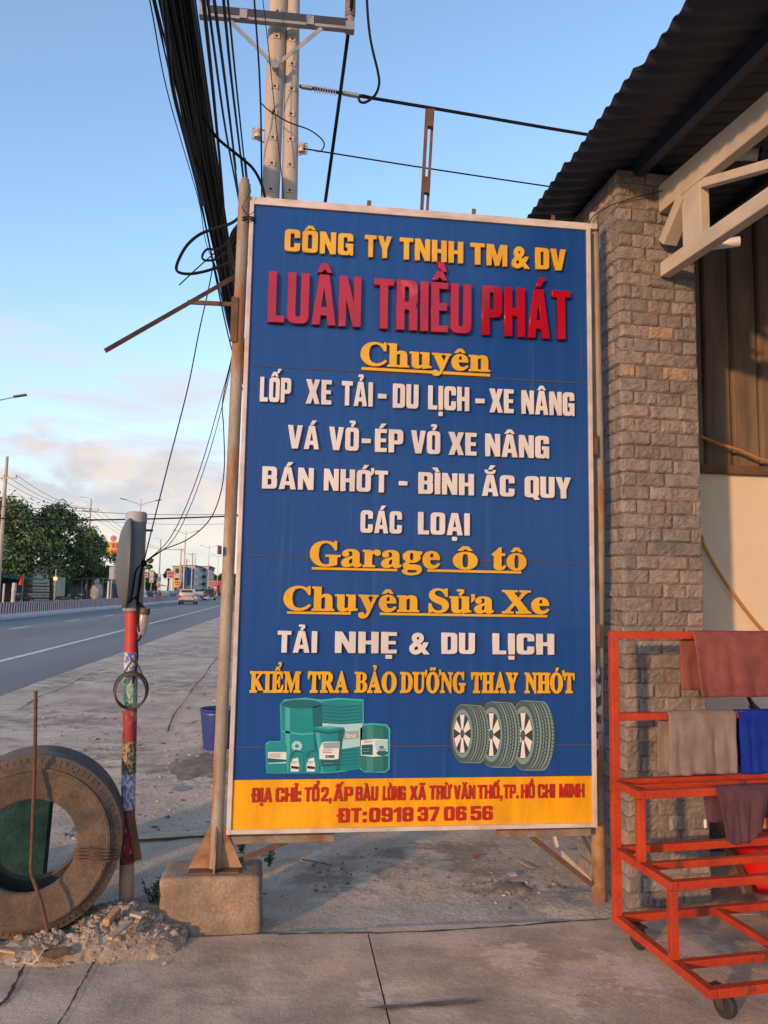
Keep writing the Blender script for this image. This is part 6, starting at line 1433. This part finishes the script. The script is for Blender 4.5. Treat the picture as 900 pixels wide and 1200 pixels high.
fp.append(far_pole('pole with a lamp arm just right of the crossarm pole', 229, 652, 236, arms=False, lamp=True, r=.12))
def sag(a, c, s, n=12):
    return [a.lerp(c, i/n)-Vector((0, 0, s*4*(i/n)*(1-i/n))) for i in range(n+1)]
GW = 'wires between the poles across the road'
for j, dx in enumerate((-1.0, 0, 1.0)):
    wire('sagging wire from the tall left pole to the slim pole, %s of three' % ('left', 'middle', 'right')[j], sag(fp[0]+Vector((dx, 0, 0)), fp[1]+Vector((dx, 0, 0)), .9), .022, name='power_line', cat='power line', group=GW, sm=0, n=5)
    wire('sagging wire from the slim pole towards the far poles, %s of three' % ('left', 'middle', 'right')[j], sag(fp[1]+Vector((dx, 0, 0)), fp[3]+Vector((dx, 0, 0)), 2.2), .022, name='power_line', cat='power line', group=GW, sm=0, n=5)
wire('long far wire between the short and the crossarm pole', sag(fp[3], fp[5], .8), .03, name='power_line', cat='power line', group=GW, sm=0, n=5)
GX = 'wires crossing high over the road'
wire('thicker upper wire crossing the road above the traffic', [P(-60, 606, 58), P(75, 609, 58), P(160, 608.5, 57), P(265, 605, 56), P(420, 598, 54)], .055, name='power_line', cat='power line', group=GX, sm=4, n=5)
wire('thin wire crossing the road just above the thick one', [P(-60, 590, 60), P(40, 595.5, 60), P(150, 602, 59), P(265, 603, 58), P(420, 600, 56)], .020, name='power_line', cat='power line', group=GX, sm=4, n=5)
wire('faint lowest wire crossing the road behind the sleeve', [P(-60, 600, 70), P(120, 611, 70), P(200, 614.5, 69), P(265, 614, 68), P(420, 610, 64)], .014, name='power_line', cat='power line', group=GX, sm=4, n=5)
# ------------------------------------------------------------------ trees
M_BARK = mat('grey_bark', (0.10, 0.075, 0.055), 0.9, c2=(0.06, 0.045, 0.035), scale=3, bump=.4)
def leafmat(n, c, c2): return mat(n, c, 0.65, c2=c2, scale=.9, lo=.35, hi=.65, tone=True, spec=.3)
M_FOL = leafmat('dark_green_leaves', (0.07, 0.12, 0.045), (0.10, 0.15, 0.06))
M_FOL2 = leafmat('mid_green_leaves', (0.08, 0.125, 0.045), (0.11, 0.16, 0.06))
def tree(label, px, pbase, top, half, Y, seed, m, nc=46, nl=120, ls=.22, trunk=None, low=.34, group='street trees across the road'):
    r_ = random.Random(seed)
    b0 = P(px, pbase, Y); b0.z = -.1; h = P(px, top, Y).z; w = half/FPX*Y
    o = thing('tree', label, 'tree', b0, group)
    q = MB(); zt = h*low*1.2
    q.tube(spline([b0, b0+Vector((.1*r_.gauss(0, 1), 0, zt*.5)), b0+Vector((.3*r_.gauss(0, 1), 0, zt))], 4), [.24, .22, .21, .2, .19, .18, .17, .16, .15], 10)
    cl = []
    for k in range(nc):
        a = r_.random()*6.28; rr = math.sqrt(r_.random())*(.92); u = r_.random()
        z = h*(low+(1-low)*u)
        prof = (math.sin(math.pi*min(1, .18+.82*u)**.8))*.98+.12
        prof = min(1, prof*1.1)
        cl.append((Vector((b0.x+w*rr*prof*math.cos(a), Y+w*rr*prof*math.sin(a), z*(.96 if u > .9 else 1))), .55+.75*r_.random()))
    for c, s in cl[:16]:
        p0 = b0+Vector((0, 0, zt*(.7+.3*r_.random()))); q.tube(spline([p0, p0.lerp(c, .5)+Vector((0, 0, .3)), c], 3), [.09, .08, .07, .06, .05, .04, .03], 6)
    q.build('trunk', M_BARK, o, smooth=True)
    q = MB(); q.c = []
    for c, s in cl:
        s *= w*.26; tn = .72+.6*r_.random()
        for k in range(nl):
            d = Vector((r_.gauss(0, 1), r_.gauss(0, 1), r_.gauss(0, .8))); d = d.normalized()*(s*(.35+.75*r_.random()))
            p = c+d; n_ = (d.normalized()+Vector((r_.gauss(0, .6), r_.gauss(0, .6), r_.gauss(.3, .6)))).normalized()
            t_ = n_.cross(Vector((r_.gauss(0, 1), r_.gauss(0, 1), r_.gauss(0, 1)))).normalized(); e = n_.cross(t_)
            L_ = ls*(.6+.9*r_.random())
            q.add([p-t_*L_, p+e*L_*.5, p+t_*L_, p-e*L_*.5], [(0, 1, 2, 3)])
            tt = tn*(.85+.3*r_.random()); q.c += [(tt, tt, tt, 1)]*4
    q.build('crown', m, o)
tree('big dark round tree at the left edge of the photo', -4, 706, 588, 66, 88, 3, M_FOL, nc=90, nl=150, ls=.19)
tree('dark bushy tree in the middle of the three roadside trees', 60, 706, 596, 50, 92, 5, M_FOL, nc=85, nl=150, ls=.19)
tree('lighter green tree right of the dark ones, beside the yellow sign', 101, 704, 624, 31, 98, 8, M_FOL2, nc=55, nl=130, low=.30, ls=.19)
tree('small round tree behind the grey sleeve and the shops', 174, 699, 655, 9, 170, 12, M_FOL, nc=16, nl=80, ls=.4, group='far small trees')
tree('small umbrella shaped tree in front of the pink shop', 196, 697, 667, 6, 190, 14, M_FOL, nc=12, nl=60, ls=.4, low=.7, group='far small trees')
# far belt of trees closing the road
q = MB(); q.c = []; r_ = random.Random(44)
for k in range(9000):
    px = 238+60*r_.random(); Y = 380+60*r_.random(); base = P(px, 690, Y)
    z = (9.5+2.5*mnoise.noise((px*.12, 0, 0))+1.2*mnoise.noise((px*.5, 3, 0)))*(r_.random()**.6); p = Vector((base.x, Y, z)); s = .7+.9*r_.random()
    t_ = Vector((r_.gauss(0, 1), r_.gauss(0, 1), r_.gauss(0, 1))).normalized(); e = t_.cross(Vector((r_.gauss(0, 1), r_.gauss(0, 1), r_.gauss(0, 1)))).normalized()
    q.add([p-t_*s, p+e*s*.6, p+t_*s, p-e*s*.6], [(0, 1, 2, 3)]); tt = .6+.6*r_.random(); q.c += [(tt, tt, tt, 1)]*4
o = q.build('tree_belt', M_FOL); o['kind'] = 'stuff'
# ------------------------------------------------------------------ buildings along the far side
def cm(n, c, r=.8): return mat(n, c, r, c2=tuple(v*.78 for v in c), scale=.6)
M_WW = cm('off_white_wall', (.52, .50, .47)); M_BEI = cm('cream_wall', (.50, .43, .33)); M_TEALW = cm('teal_green_awning', (.03, .17, .14)); M_DARK = mat('dark_shop_interior', (.025, .025, .028), .8, c2=(.06, .05, .045), scale=1.2)
M_BLU = cm('blue_facade', (.06, .20, .48)); M_REDS = cm('red_sign_board', (.42, .05, .06)); M_PNK = cm('pink_sign_board', (.55, .30, .30)); M_GRYR = cm('grey_roof', (.24, .24, .25)); M_GLS = mat('dark_window_glass', (.03, .04, .05), .15); M_YSN = cm('yellow_sign_board', (.72, .42, .05)); M_BRN = cm('brown_shutter', (.10, .055, .035)); M_ORG = cm('orange_board', (.6, .22, .04))
M_GRN = cm('green_fence_sheet', (.05, .11, .08))
def shop(label, Y0, Y1, X, h, wall, op=M_DARK, awn=None, sgn=None, roof=M_GRYR, ops=3, depth=9, floors=1):
    o = thing('shop_building', label, 'building', (X, (Y0+Y1)/2, 0), 'shops along the far side')
    q = MB(); q.box((X-depth, Y0, -.15), (X, Y1, h)); q.build('wall', wall, o)
    q = MB(); q.box((X-depth-.2, Y0-.2, h+.004), (X+.5, Y1+.2, h+.25)); q.build('roof', roof, o)
    w = (Y1-Y0)/ops
    for f in range(floors):
        for k in range(ops):
            z0 = .0 if f == 0 else h*f/floors+.9; z1 = min(2.9, h/floors*.85) if f == 0 else h*(f+1)/floors-.5
            mg = .35 if f == 0 else w*.28
            q = MB(); q.box((X-.05, Y0+k*w+mg, z0), (X+.03, Y0+(k+1)*w-mg, z1)); q.build('shop_opening' if f == 0 else 'window', op if f == 0 else M_GLS, o)
    ns = max(1, int(depth/2.4))
    for f in range(floors):
        z0 = .2 if f == 0 else h*f/floors+.9; z1 = min(2.6, h/floors*.85) if f == 0 else h*(f+1)/floors-.5
        for k in range(ns):
            xc = X-depth*(k+.5)/ns; q = MB(); q.box((xc-.55, Y0-.03, z0), (xc+.55, Y0+.02, z1)); q.build('side_window', M_GLS, o)
    if awn:
        q = MB(); q.add([(X+.03, Y0, 3.1), (X+2.2, Y0, 2.65), (X+2.2, Y1, 2.65), (X+.03, Y1, 3.1), (X+.03, Y0, 3.0), (X+2.2, Y0, 2.55), (X+2.2, Y1, 2.55), (X+.03, Y1, 3.0)], [(0, 1, 2, 3), (7, 6, 5, 4), (0, 4, 5, 1), (1, 5, 6, 2), (2, 6, 7, 3), (3, 7, 4, 0)]); q.build('awning', awn, o)
    if sgn:
        q = MB(); q.box((X+.04, Y0+.5, h-1.0), (X+.2, Y1-.5, h+.45)); q.build('sign_board', sgn, o)
    return o
shop('low cream shop with dark open front behind the left tree', 80, 92, -33.5, 4.6, M_BEI, M_DARK, None, None)
shop('dark open workshop with slab stacks behind the middle tree', 93, 106, -34, 4.2, M_BRN, M_DARK, M_TEALW, None)
shop('cream house with shutter doors between tree and yellow sign', 107, 122, -33.5, 4.4, M_BEI, M_BEI, None, None)
shop('green fronted shop under the yellow sign', 123, 136, -33, 4.6, M_GRN, M_DARK, M_TEALW, M_ORG)
shop('teal shop right of the marker post', 138, 152, -33, 5.0, M_WW, M_DARK, M_TEALW, M_PNK)
shop('grey shop with pale awning in the row', 154, 166, -33, 4.6, M_GRYR, M_DARK, M_WW, None)
shop('low shop with pink sign board in the row', 168, 184, -33, 6.2, M_WW, M_DARK, M_REDS, M_PNK)
shop('shop with yellow awning near the far poles', 186, 204, -33, 5.2, M_BEI, M_DARK, M_YSN, M_REDS)
bl = shop('blue and white four storey block at the end of the row', 240, 262, P(227, 690, 240).x+.0, P(225, 663, 240).z, M_WW, M_DARK, None, None, ops=5, depth=4.3, floors=4)
q = MB(); x1 = P(230, 690, 240).x; q.box((P(212, 690, 240).x, 239.93, 3.2), (P(227, 690, 240).x-.02, 240.05, P(225, 667, 240).z)); q.build('blue_facade', M_BLU, bl)
shop('second white block stepping right of the blue facade', 264, 285, P(243, 690, 264).x, P(240, 664, 264).z, M_WW, M_DARK, None, M_REDS, ops=4, depth=5, floors=4)
shop('beige block left of the blue facade', 232, 239, P(212, 690, 232).x, P(207, 664, 232).z, M_BEI, M_DARK, None, M_YSN, ops=2, depth=2.6, floors=3)
shop('low red fronted shop at the end of the road', 300, 330, P(262, 690, 300).x, 5.2, M_REDS, M_DARK, None, M_PNK, depth=9)
shop('pale low building behind the sign on the near side', 24, 62, 15, 4.6, M_WW, M_DARK, None, None, depth=9, ops=6)
# yellow sign with red letters half behind the mirror
def ysign():
    Y = 108; x0, x1 = P(117, 650, Y).x, P(150, 650, Y).x; z0, z1 = P(130, 652, Y).z, P(130, 635, Y).z
    o = thing('shop_hoarding', 'yellow hoarding with red letters and round emblem, half hidden by the mirror', 'sign', ((x0+x1)/2, Y, 0))
    q = MB(); q.box((x0, Y, z0), (x1, Y+.15, z1)); q.build('board', M_YSN, o)
    q = MB(); c = P(133, 631, Y); q.lathe([(0, -.05), (.42, -.05), (.44, 0), (.42, .05), (0, .05)], 24, 0, T(c.x, Y+.08, c.z) @ Matrix.Rotation(R(90), 4, 'X')); e = q.build('emblem', M_PNK, o)
    q = MB(); q.lathe([(.30, -.075), (.36, -.075), (.36, -.06), (.30, -.06)], 24, 0, T(c.x, Y+.08, c.z) @ Matrix.Rotation(R(90), 4, 'X'), closed=True); q.build('emblem_ring', M_REDS, e)
    q = MB(); q.bar((c.x-.14, Y+.02, c.z+.16), (c.x+.16, Y+.02, c.z+.16), .03, .08); q.bar((c.x+.14, Y+.02, c.z+.14), (c.x-.02, Y+.02, c.z-.2), .03, .08, up=(0, 1, 0)); q.build('emblem_mark', M_REDS, e)
    for xx in (x0+.3, x1-.3): q = MB(); q.cyl((xx, Y+.25, -.1), (xx, Y+.25, z1-.1), .09, 8); q.build('support', M_GALV, o)
    m = mat('red_sign_letter', (.50, .04, .03), .5)
    for t, a, c_, y0, y1 in (('KHO', 131.3, 144, 636.5, 642), ('VIÊN', 130, 147, 644.5, 650)):
        letters('lettering', [(t, P(a, y1, Y).x, P(c_, y1, Y).x)], P(a, y1, Y).z, P(a, y0, Y).z-P(a, y1, Y).z, sans, m, o, depth=.04, y=Y)
    # boards of the stall below
    q = MB(); q.box((P(133, 690, Y).x, Y+.3, P(133, 665, Y).z), (P(150, 690, Y).x, Y+.45, P(133, 657, Y).z)); q.build('lower_board', M_TEALW, o)
    q = MB(); q.box((P(130, 690, Y).x, Y+.3, P(133, 679, Y).z), (P(150, 690, Y).x, Y+.45, P(133, 667, Y).z)); q.build('lower_board', M_ORG, o)
ysign()
# grey sign box on a post
def boxsign():
    Y = 76; c = P(131, 671, Y); o = thing('sign_box', 'grey framed sign box on a post by the trees', 'sign', (c.x, Y, 0))
    q = MB(); q.box((P(128, 671, Y).x, Y, P(131, 679, Y).z), (P(134, 671, Y).x, Y+.25, P(131, 664, Y).z), bev=.03); q.build('box', M_GALV, o)
    q = MB(); q.box((P(128.6, 671, Y).x, Y-.01, P(131, 678, Y).z), (P(133, 671, Y).x, Y+.02, P(131, 666, Y).z)); q.build('face', mat('grey_sign_face', (.33, .33, .38), .5), o)
    q = MB(); q.cyl((c.x, Y+.12, -.1), (c.x, Y+.12, P(131, 679, Y).z), .06, 8); q.build('post', M_GALV, o)
boxsign()
def bollard(label, px, y0, y1, Y, r, m):
    t = P(px, y0, Y); q = MB(); q.tube([(t.x, Y, -.1), (t.x, Y, t.z-.05), (t.x, Y, t.z)], [r, r*.95, r*.7], 12); tag(q.build('bollard', m, smooth=True), label, 'bollard', 'posts across the road')
bollard('white post left beside the motorbikes', 5, 684, 705, 80, .10, M_WW)
bollard('thick white post just left of the red flag', 17, 683, 704, 80, .22, M_WW)
bollard('pale leaning post below the grey sign box', 127.5, 681, 700, 78, .11, M_WW)
q = MB(); f0 = P(27, 683, 79); q.cyl((f0.x-.05, 79, -.1), (f0.x+.05, 79, P(27, 672, 79).z), .03, 6); fl_ = thing('red_flag', 'red flag on a stick by the left trees', 'flag', (f0.x, 79, 0)); q.build('stick', M_GALV, fl_)
b_ = MB(); gx = [(i/6, j/6) for j in range(7) for i in range(7)]
for u, v in gx: b_.v.append(Vector((f0.x+.08-.55*u*(.4+.6*v), 79+.06*math.sin(6*v+3*u), P(27, 673, 79).z-1.05*v)))
b_.f = [[j*7+i, j*7+i+1, (j+1)*7+i+1, (j+1)*7+i] for j in range(6) for i in range(6)]; b_.m = [0]*36
b_.build('cloth', mat('flag_red', (.55, .03, .02), .7), fl_)
q = MB(); c = P(64.5, 690, 84); q.cyl((c.x, 84, -.1), (c.x, 84, P(64, 667, 84).z), .07, 8); lo = thing('lantern_post', 'grey post with small orange lamp box between the trees', 'lamp post', (c.x, 84, 0)); q.build('post', M_GALV, lo)
q = MB(); q.box((c.x-.17, 83.8, P(64, 680, 84).z), (c.x+.17, 84.0, P(64, 676, 84).z)); q.build('lamp_box', mat('lit_orange_lamp', (.8, .4, .12), .5, emit=(1, .45, .12, .6)), lo)
# stacked stone slabs, planters, statue
for lab, px, w, Y, n in (('stack of pale stone slabs left of the lantern post', 44, 2.0, 93, 6), ('second stack of pale stone slabs set closer to the tree', 56, 1.4, 94, 5)):
    c = P(px, 700, Y); o = thing('slab_stack', lab, 'slabs', (c.x, Y, 0), 'stacked stone slabs')
    for k in range(n): q = MB(); q.box((c.x-w/2+.1*(k % 2), Y-.6, .3+k*.34), (c.x+w/2+.1*(k % 2), Y+.6, .3+k*.34+.16), bev=.02); q.build('slab', M_WW if k % 2 else cm('dark_slab', (.16, .16, .17)), o)
c = P(113, 697, 92); q = MB(); q.lathe([(0, -.1), (.55, -.1), (.55, .25), (.38, .3), (.62, .7), (.66, 1.3), (.5, 1.9), (.24, 2.05), (.30, 2.3), (.26, 2.6), (0, 2.75)], 16, 0, T(c.x, 92, 0))
for v in q.v: v += Vector((mnoise.noise(v*2.2)*.14, mnoise.noise(v*2.2+Vector((9, 0, 0)))*.14, 0))
tag(q.build('garden_statue', mat('grey_stone_statue', (.36, .36, .38), .9, c2=(.2, .2, .22), scale=3), smooth=True), 'pale grey rounded garden statue behind the barrier', 'statue')
q = MB(); c0, c1 = P(95, 700, 96), P(126, 700, 96)
fo = thing('wire_fence', 'thin grey fence with flat top rail behind the statue', 'fence', (c0.x, 96, 0))
q.bar((c0.x, 96, P(100, 677.5, 96).z), (c1.x, 96, P(100, 677.5, 96).z), .08, .10); q.build('top_rail', M_GALV, fo)
for k in range(6):
    x = c0.x+(c1.x-c0.x)*k/5; q = MB(); q.cyl((x, 96, -.1), (x, 96, P(100, 678, 96).z), .05, 6); q.build('post', M_GALV, fo)
# parked motorbikes
def motorbike():
    o = thing('motorbike', 'parked dark motorbike', 'motorbike', (0, 0, 0), 'motorbikes parked across the road'); o['_o'] = (0, 0, 0)
    for x in (-.62, .62):
        q = MB(); q.lathe([(.20, -.04), (.28, -.045), (.30, 0), (.28, .045), (.20, .04)], 20, 0, T(x, 0, .30) @ Matrix.Rotation(R(90), 4, 'X'), closed=True); w = q.build('wheel', M_RUBBER, o, smooth=True)
        q = MB(); q.lathe([(.0, -.02), (.2, -.02), (.2, .02), (0, .02)], 12, 0, T(x, 0, .30) @ Matrix.Rotation(R(90), 4, 'X')); q.build('rim', M_GALV, w)
    q = MB(); q.tube([(-.75, 0, .66), (-.3, 0, .60), (.1, 0, .48), (.35, 0, .62), (.46, 0, .92)], [.06, .14, .12, .12, .09], 10); q.build('body', MATS['bike_paint'], o, smooth=True)
    q = MB(); q.box((-.7, -.12, .70), (.05, .12, .80), bev=.03); q.build('seat', M_RUBBER, o)
    q = MB(); q.tube([(.62, 0, .30), (.46, 0, .95)], .035, 8); q.tube([(.42, -.33, 1.02), (.46, 0, 1.0), (.42, .33, 1.02)], .02, 8); q.build('handlebar', M_GALV, o)
    for s_ in (-1, 1):
        q = MB(); q.tube([(.44, s_*.26, 1.02), (.40, s_*.32, 1.2)], .008, 5); q.lathe([(0, -.01), (.055, -.01), (.055, .01), (0, .01)], 10, 0, T(.4, s_*.34, 1.22) @ Matrix.Rotation(R(90), 4, 'Y')); q.build('mirror', M_RUBBER, o)
    q = MB(); q.lathe([(0, 0), (.07, 0), (.08, -.08), (0, -.1)], 12, 0, T(.56, 0, .90) @ Matrix.Rotation(R(90), 4, 'Y')); q.build('headlight', M_LAMPP, o)
    return o
mat('bike_paint', (.05, .05, .055), .3); mk = motorbike()
for i, (px, Y, rz, lab) in enumerate(((20, 79, 100, 'dark motorbike with bright headlight left of the red flag'), (31, 80, 60, 'motorbike under the red flag beside a tree trunk'), (75, 82, 20, 'motorbike facing right between lantern post and tree'), (93, 84, 80, 'motorbike seen end on left of the fence'))):
    c = mk if i == 0 else copy_tree(mk); p = P(px, 700, Y); c.location = (p.x, Y, -.05); c.rotation_euler = (0, 0, R(rz)); c['label'] = lab
# ------------------------------------------------------------------ vehicles
M_SIL = mat('champagne_car_paint', (.42, .37, .33), .3, metal=.3); M_CARD = mat('dark_grey_car_paint', (.06, .06, .065), .35); M_SIL2 = mat('silver_blue_car_paint', (.34, .36, .40), .3, metal=.3); M_RTRUCK = mat('red_truck_paint', (.45, .05, .045), .4)
M_TAIL = mat('tail_light_red', (.40, .02, .015), .2); M_CGLS = mat('car_glass', (.02, .023, .028), .08); M_BUMP = mat('dark_bumper', (.03, .03, .03), .6)
def car(label, cat_, loc, rz, paint, Lc=4.5, wd=1.8, hb=.95, ht=1.75, name='car', pick=False):
    o = thing(name, label, cat_, loc); o['_o'] = (0, 0, 0); hw = wd/2
    def loft(secs, nm, m, par=o):
        q = MB(); n = None
        for y, w0, w1, z0, z1 in secs:
            ring = [(-w0, y, z0+.08), (-w0*.94, y, z0), (w0*.94, y, z0), (w0, y, z0+.08), (w0*1.0, y, (z0+z1)*.5), (w1, y, z1-.07), (w1*.93, y, z1), (-w1*.93, y, z1), (-w1, y, z1-.07), (-w0, y, (z0+z1)*.5)]
            n = len(ring); q.v += [Vector(v) for v in ring]
        k = len(secs)
        for i in range(k-1):
            for j in range(n): q.f.append([i*n+j, i*n+(j+1) % n, (i+1)*n+(j+1) % n, (i+1)*n+j]); q.m.append(0)
        q.f += [list(range(n))[::-1], [(k-1)*n+j for j in range(n)]]; q.m += [0, 0]
        return q.build(nm, m, par, smooth=True, angle=35)
    bd = loft([(0, hw*.93, hw*.88, .38, hb-.02), (.08, hw*.98, hw*.95, .30, hb+.02), (Lc*.3, hw, hw*.97, .28, hb+.02), (Lc*.7, hw, hw*.96, .28, hb), (Lc*.93, hw*.96, hw*.88, .30, hb*.86), (Lc, hw*.84, hw*.76, .36, hb*.72)], 'body', paint)
    if not pick: loft([(.10, hw*.92, hw*.80, hb-.02, hb+.1), (.32, hw*.92, hw*.76, hb-.02, ht-.06), (.6, hw*.93, hw*.77, hb-.02, ht), (Lc*.55, hw*.93, hw*.76, hb-.02, ht-.02), (Lc*.63, hw*.92, hw*.74, hb-.02, ht-.15), (Lc*.78, hw*.9, hw*.8, hb-.03, hb+.03)], 'cabin', paint)
    else:
        loft([(0.05, hw*.98, hw*.95, hb-.3, ht+.1), (Lc*.55, hw*.98, hw*.95, hb-.3, ht+.1)], 'canopy', M_CARD); loft([(Lc*.57, hw*.92, hw*.76, hb-.02, ht-.06), (Lc*.7, hw*.92, hw*.75, hb-.02, ht-.1), (Lc*.8, hw*.9, hw*.8, hb-.03, hb+.03)], 'cabin', paint)
    # rear window, side windows
    q = MB()
    if not pick: q.add([(-hw*.74, .115, hb+.12), (hw*.74, .115, hb+.12), (hw*.66, .285, ht-.14), (-hw*.66, .285, ht-.14), (-hw*.74, .16, hb+.12), (hw*.74, .16, hb+.12), (hw*.66, .33, ht-.14), (-hw*.66, .33, ht-.14)], [(0, 1, 2, 3), (7, 6, 5, 4), (0, 4, 5, 1), (1, 5, 6, 2), (2, 6, 7, 3), (3, 7, 4, 0)])
    else: q.box((-hw*.6, .03, hb+.3), (hw*.6, .06, ht-.1))
    q.build('rear_window', M_CGLS, o)
    for s_ in (-1, 1):
        q = MB()
        if not pick:
            for a, c in ((.5, Lc*.33), (Lc*.35, Lc*.52)):
                q.add([(s_*hw*.935, a-.1, hb+.08), (s_*hw*.935, c, hb+.08), (s_*hw*.80, c, ht-.16), (s_*hw*.80, a+.08, ht-.16), (s_*hw*.8, a, hb+.08), (s_*hw*.8, c, hb+.08), (s_*hw*.7, c, ht-.16), (s_*hw*.7, a+.08, ht-.16)], [(0, 1, 2, 3), (7, 6, 5, 4), (0, 4, 5, 1), (1, 5, 6, 2), (2, 6, 7, 3), (3, 7, 4, 0)])
            q.build('side_window', M_CGLS, o)
        q = MB(); q.box((s_*hw*.66, -.015, hb-.16), (s_*hw*.93, .10, hb+.02), bev=.02); q.build('tail_light', M_TAIL, o)
        q = MB(); q.box((s_*hw*1.0, Lc*.62, hb+.03), (s_*hw*1.14, Lc*.65, hb+.17), bev=.02); q.build('mirror', paint, o)
        for y in (.78, Lc-.85):
            q = MB(); q.lathe([(0, -.10), (.22, -.10), (.30, -.10), (.33, -.07), (.33, .07), (.30, .10), (0, .10)], 20, 0, T(s_*(hw-.10), y, .33) @ Matrix.Rotation(R(90), 4, 'Y')); w = q.build('wheel', M_RUBBER, o, smooth=True)
            q = MB(); q.lathe([(0, .0), (.2, .0), (.2, .012), (0, .02)], 16, 0, T(s_*(hw+.002), y, .33) @ Matrix.Rotation(R(90*s_), 4, 'Y')); q.build('rim', M_GALV, w)
    q = MB(); q.box((-hw*.9, -.06, .30), (hw*.9, .05, .52), bev=.03); q.build('bumper', M_BUMP if not pick else M_WW, o)
    q = MB(); q.box((-.24, -.022, .62), (.24, -.008, .76)); q.build('licence_plate', M_WW, o)
    o.location = loc; o.rotation_euler = (0, 0, rz); return o
cp = G(218, 708.5, -.05)
def hd(y): return math.atan2(-(bx(y+4)-bx(y-4)), 8)
car('champagne coloured people carrier driving away in the near lane', 'car', (cp.x, cp.y, -.05), hd(cp.y), M_SIL, 4.55, 1.82, .98, 1.78)
c2 = P(244.5, 700, 135); car('dark covered pickup truck ahead of the champagne car', 'pickup', (c2.x, 135, -.05), hd(135), M_CARD, 5.0, 1.85, 1.0, 1.85, name='pickup_truck', pick=True)
c3 = P(234.5, 700, 150); car('silver saloon car half hidden between the two nearer vehicles', 'car', (c3.x, 150, -.05), hd(150), M_SIL2, 4.5, 1.75, .9, 1.48)
def truck(label, px, Y, m):
    p = P(px, 692, Y); o = thing('box_truck', label, 'truck', (p.x, Y, 0)); x = p.x
    q = MB(); q.box((x-1.2, Y, 1.0), (x+1.2, Y+6, 3.6), bev=.05); q.build('cargo_box', m, o)
    q = MB(); q.box((x-1.15, Y+6.1, .6), (x+1.15, Y+7.8, 2.8), bev=.15); q.build('cab', M_WW, o)
    q = MB(); q.box((x-1.0, Y-.05, .6), (x+1.0, Y+7, .95)); q.build('chassis', M_BUMP, o)
    for s_ in (-1, 1):
        for y in (1.2, 6.6): q = MB(); q.lathe([(0, -.14), (.45, -.14), (.48, 0), (.45, .14), (0, .14)], 16, 0, T(x+s_*.95, Y+y, .43) @ Matrix.Rotation(R(90), 4, 'Y')); q.build('wheel', M_RUBBER, o)
truck('red box truck far down the road beside the sign post', 253, 265, M_RTRUCK)
# sign boards, canopies and parked vehicles crowding the far roadside
def board(label, px, y0, y1, wpx, Y, m, m2):
    c = P(px, y0, Y); zt, zb = c.z, P(px, y1, Y).z; w = wpx/FPX*Y/2
    o = thing('roadside_sign', label, 'sign', (c.x, Y, -.1), 'small signs along the far roadside')
    q = MB(); q.box((c.x-w, Y, zb), (c.x+w, Y+.2, zt), bev=.03); bo = q.build('board', m, o)
    q = MB(); q.box((c.x-w*.8, Y-.02, zb+(zt-zb)*.55), (c.x+w*.8, Y+.01, zb+(zt-zb)*.8)); q.box((c.x-w*.6, Y-.02, zb+(zt-zb)*.2), (c.x+w*.7, Y+.01, zb+(zt-zb)*.4)); q.build('colour_band', m2, bo)
    q = MB(); q.cyl((c.x, Y+.1, -.1), (c.x, Y+.1, zb+.05), .07, 8); q.build('post', M_GALV, o)
for a in (('pale blue upright sign board right of the marker post', 178, 668, 683, 5, 125, M_SIL2, M_WW), ('white and red sign board on a tall post', 170.5, 669, 677, 6, 118, M_WW, M_REDS), ('narrow white upright sign near the red cloth', 187, 672, 692, 3.5, 135, M_WW, M_BLU), ('pink round cornered sign over the shops', 200, 669, 678, 8, 160, M_PNK, M_REDS), ('yellow sign board low among the shops', 208, 680, 687, 7, 150, M_YSN, M_REDS), ('small red sign left of the yellow one', 185, 682, 687, 3, 130, M_REDS, M_WW), ('red and blue sign under the blue facade', 214, 683, 690, 5, 180, M_REDS, M_BLU), ('pink sign board ahead of the dark pickup', 248, 681, 687, 9, 230, M_PNK, M_REDS), ('red sign stand at the end of the road', 252, 686, 693, 5, 225, M_REDS, M_WW), ('green and white sign board behind the sleeve', 165, 676, 686, 7, 112, M_TEALW, M_WW)):
    board(*a)
M_WVAN = mat('white_van_paint', (.55, .55, .54), .35)
for px, Y, m, lab in ((161, 104, M_WVAN, 'white van parked across the road beside the sleeve'), (173, 124, M_CARD, 'dark car parked across the road right of the jar'), (183, 140, M_RTRUCK, 'red car parked farther along the far roadside'), (193, 160, M_WVAN, 'white car parked by the far small tree'), (203, 185, M_SIL2, 'silver car parked below the pink sign')):
    p = P(px, 695, Y); car(lab, 'car', (p.x, Y, -.1), hd(Y)+.05, m, 4.4, 1.8, .98, 1.85 if 'van' in lab else 1.5, name='parked_car')
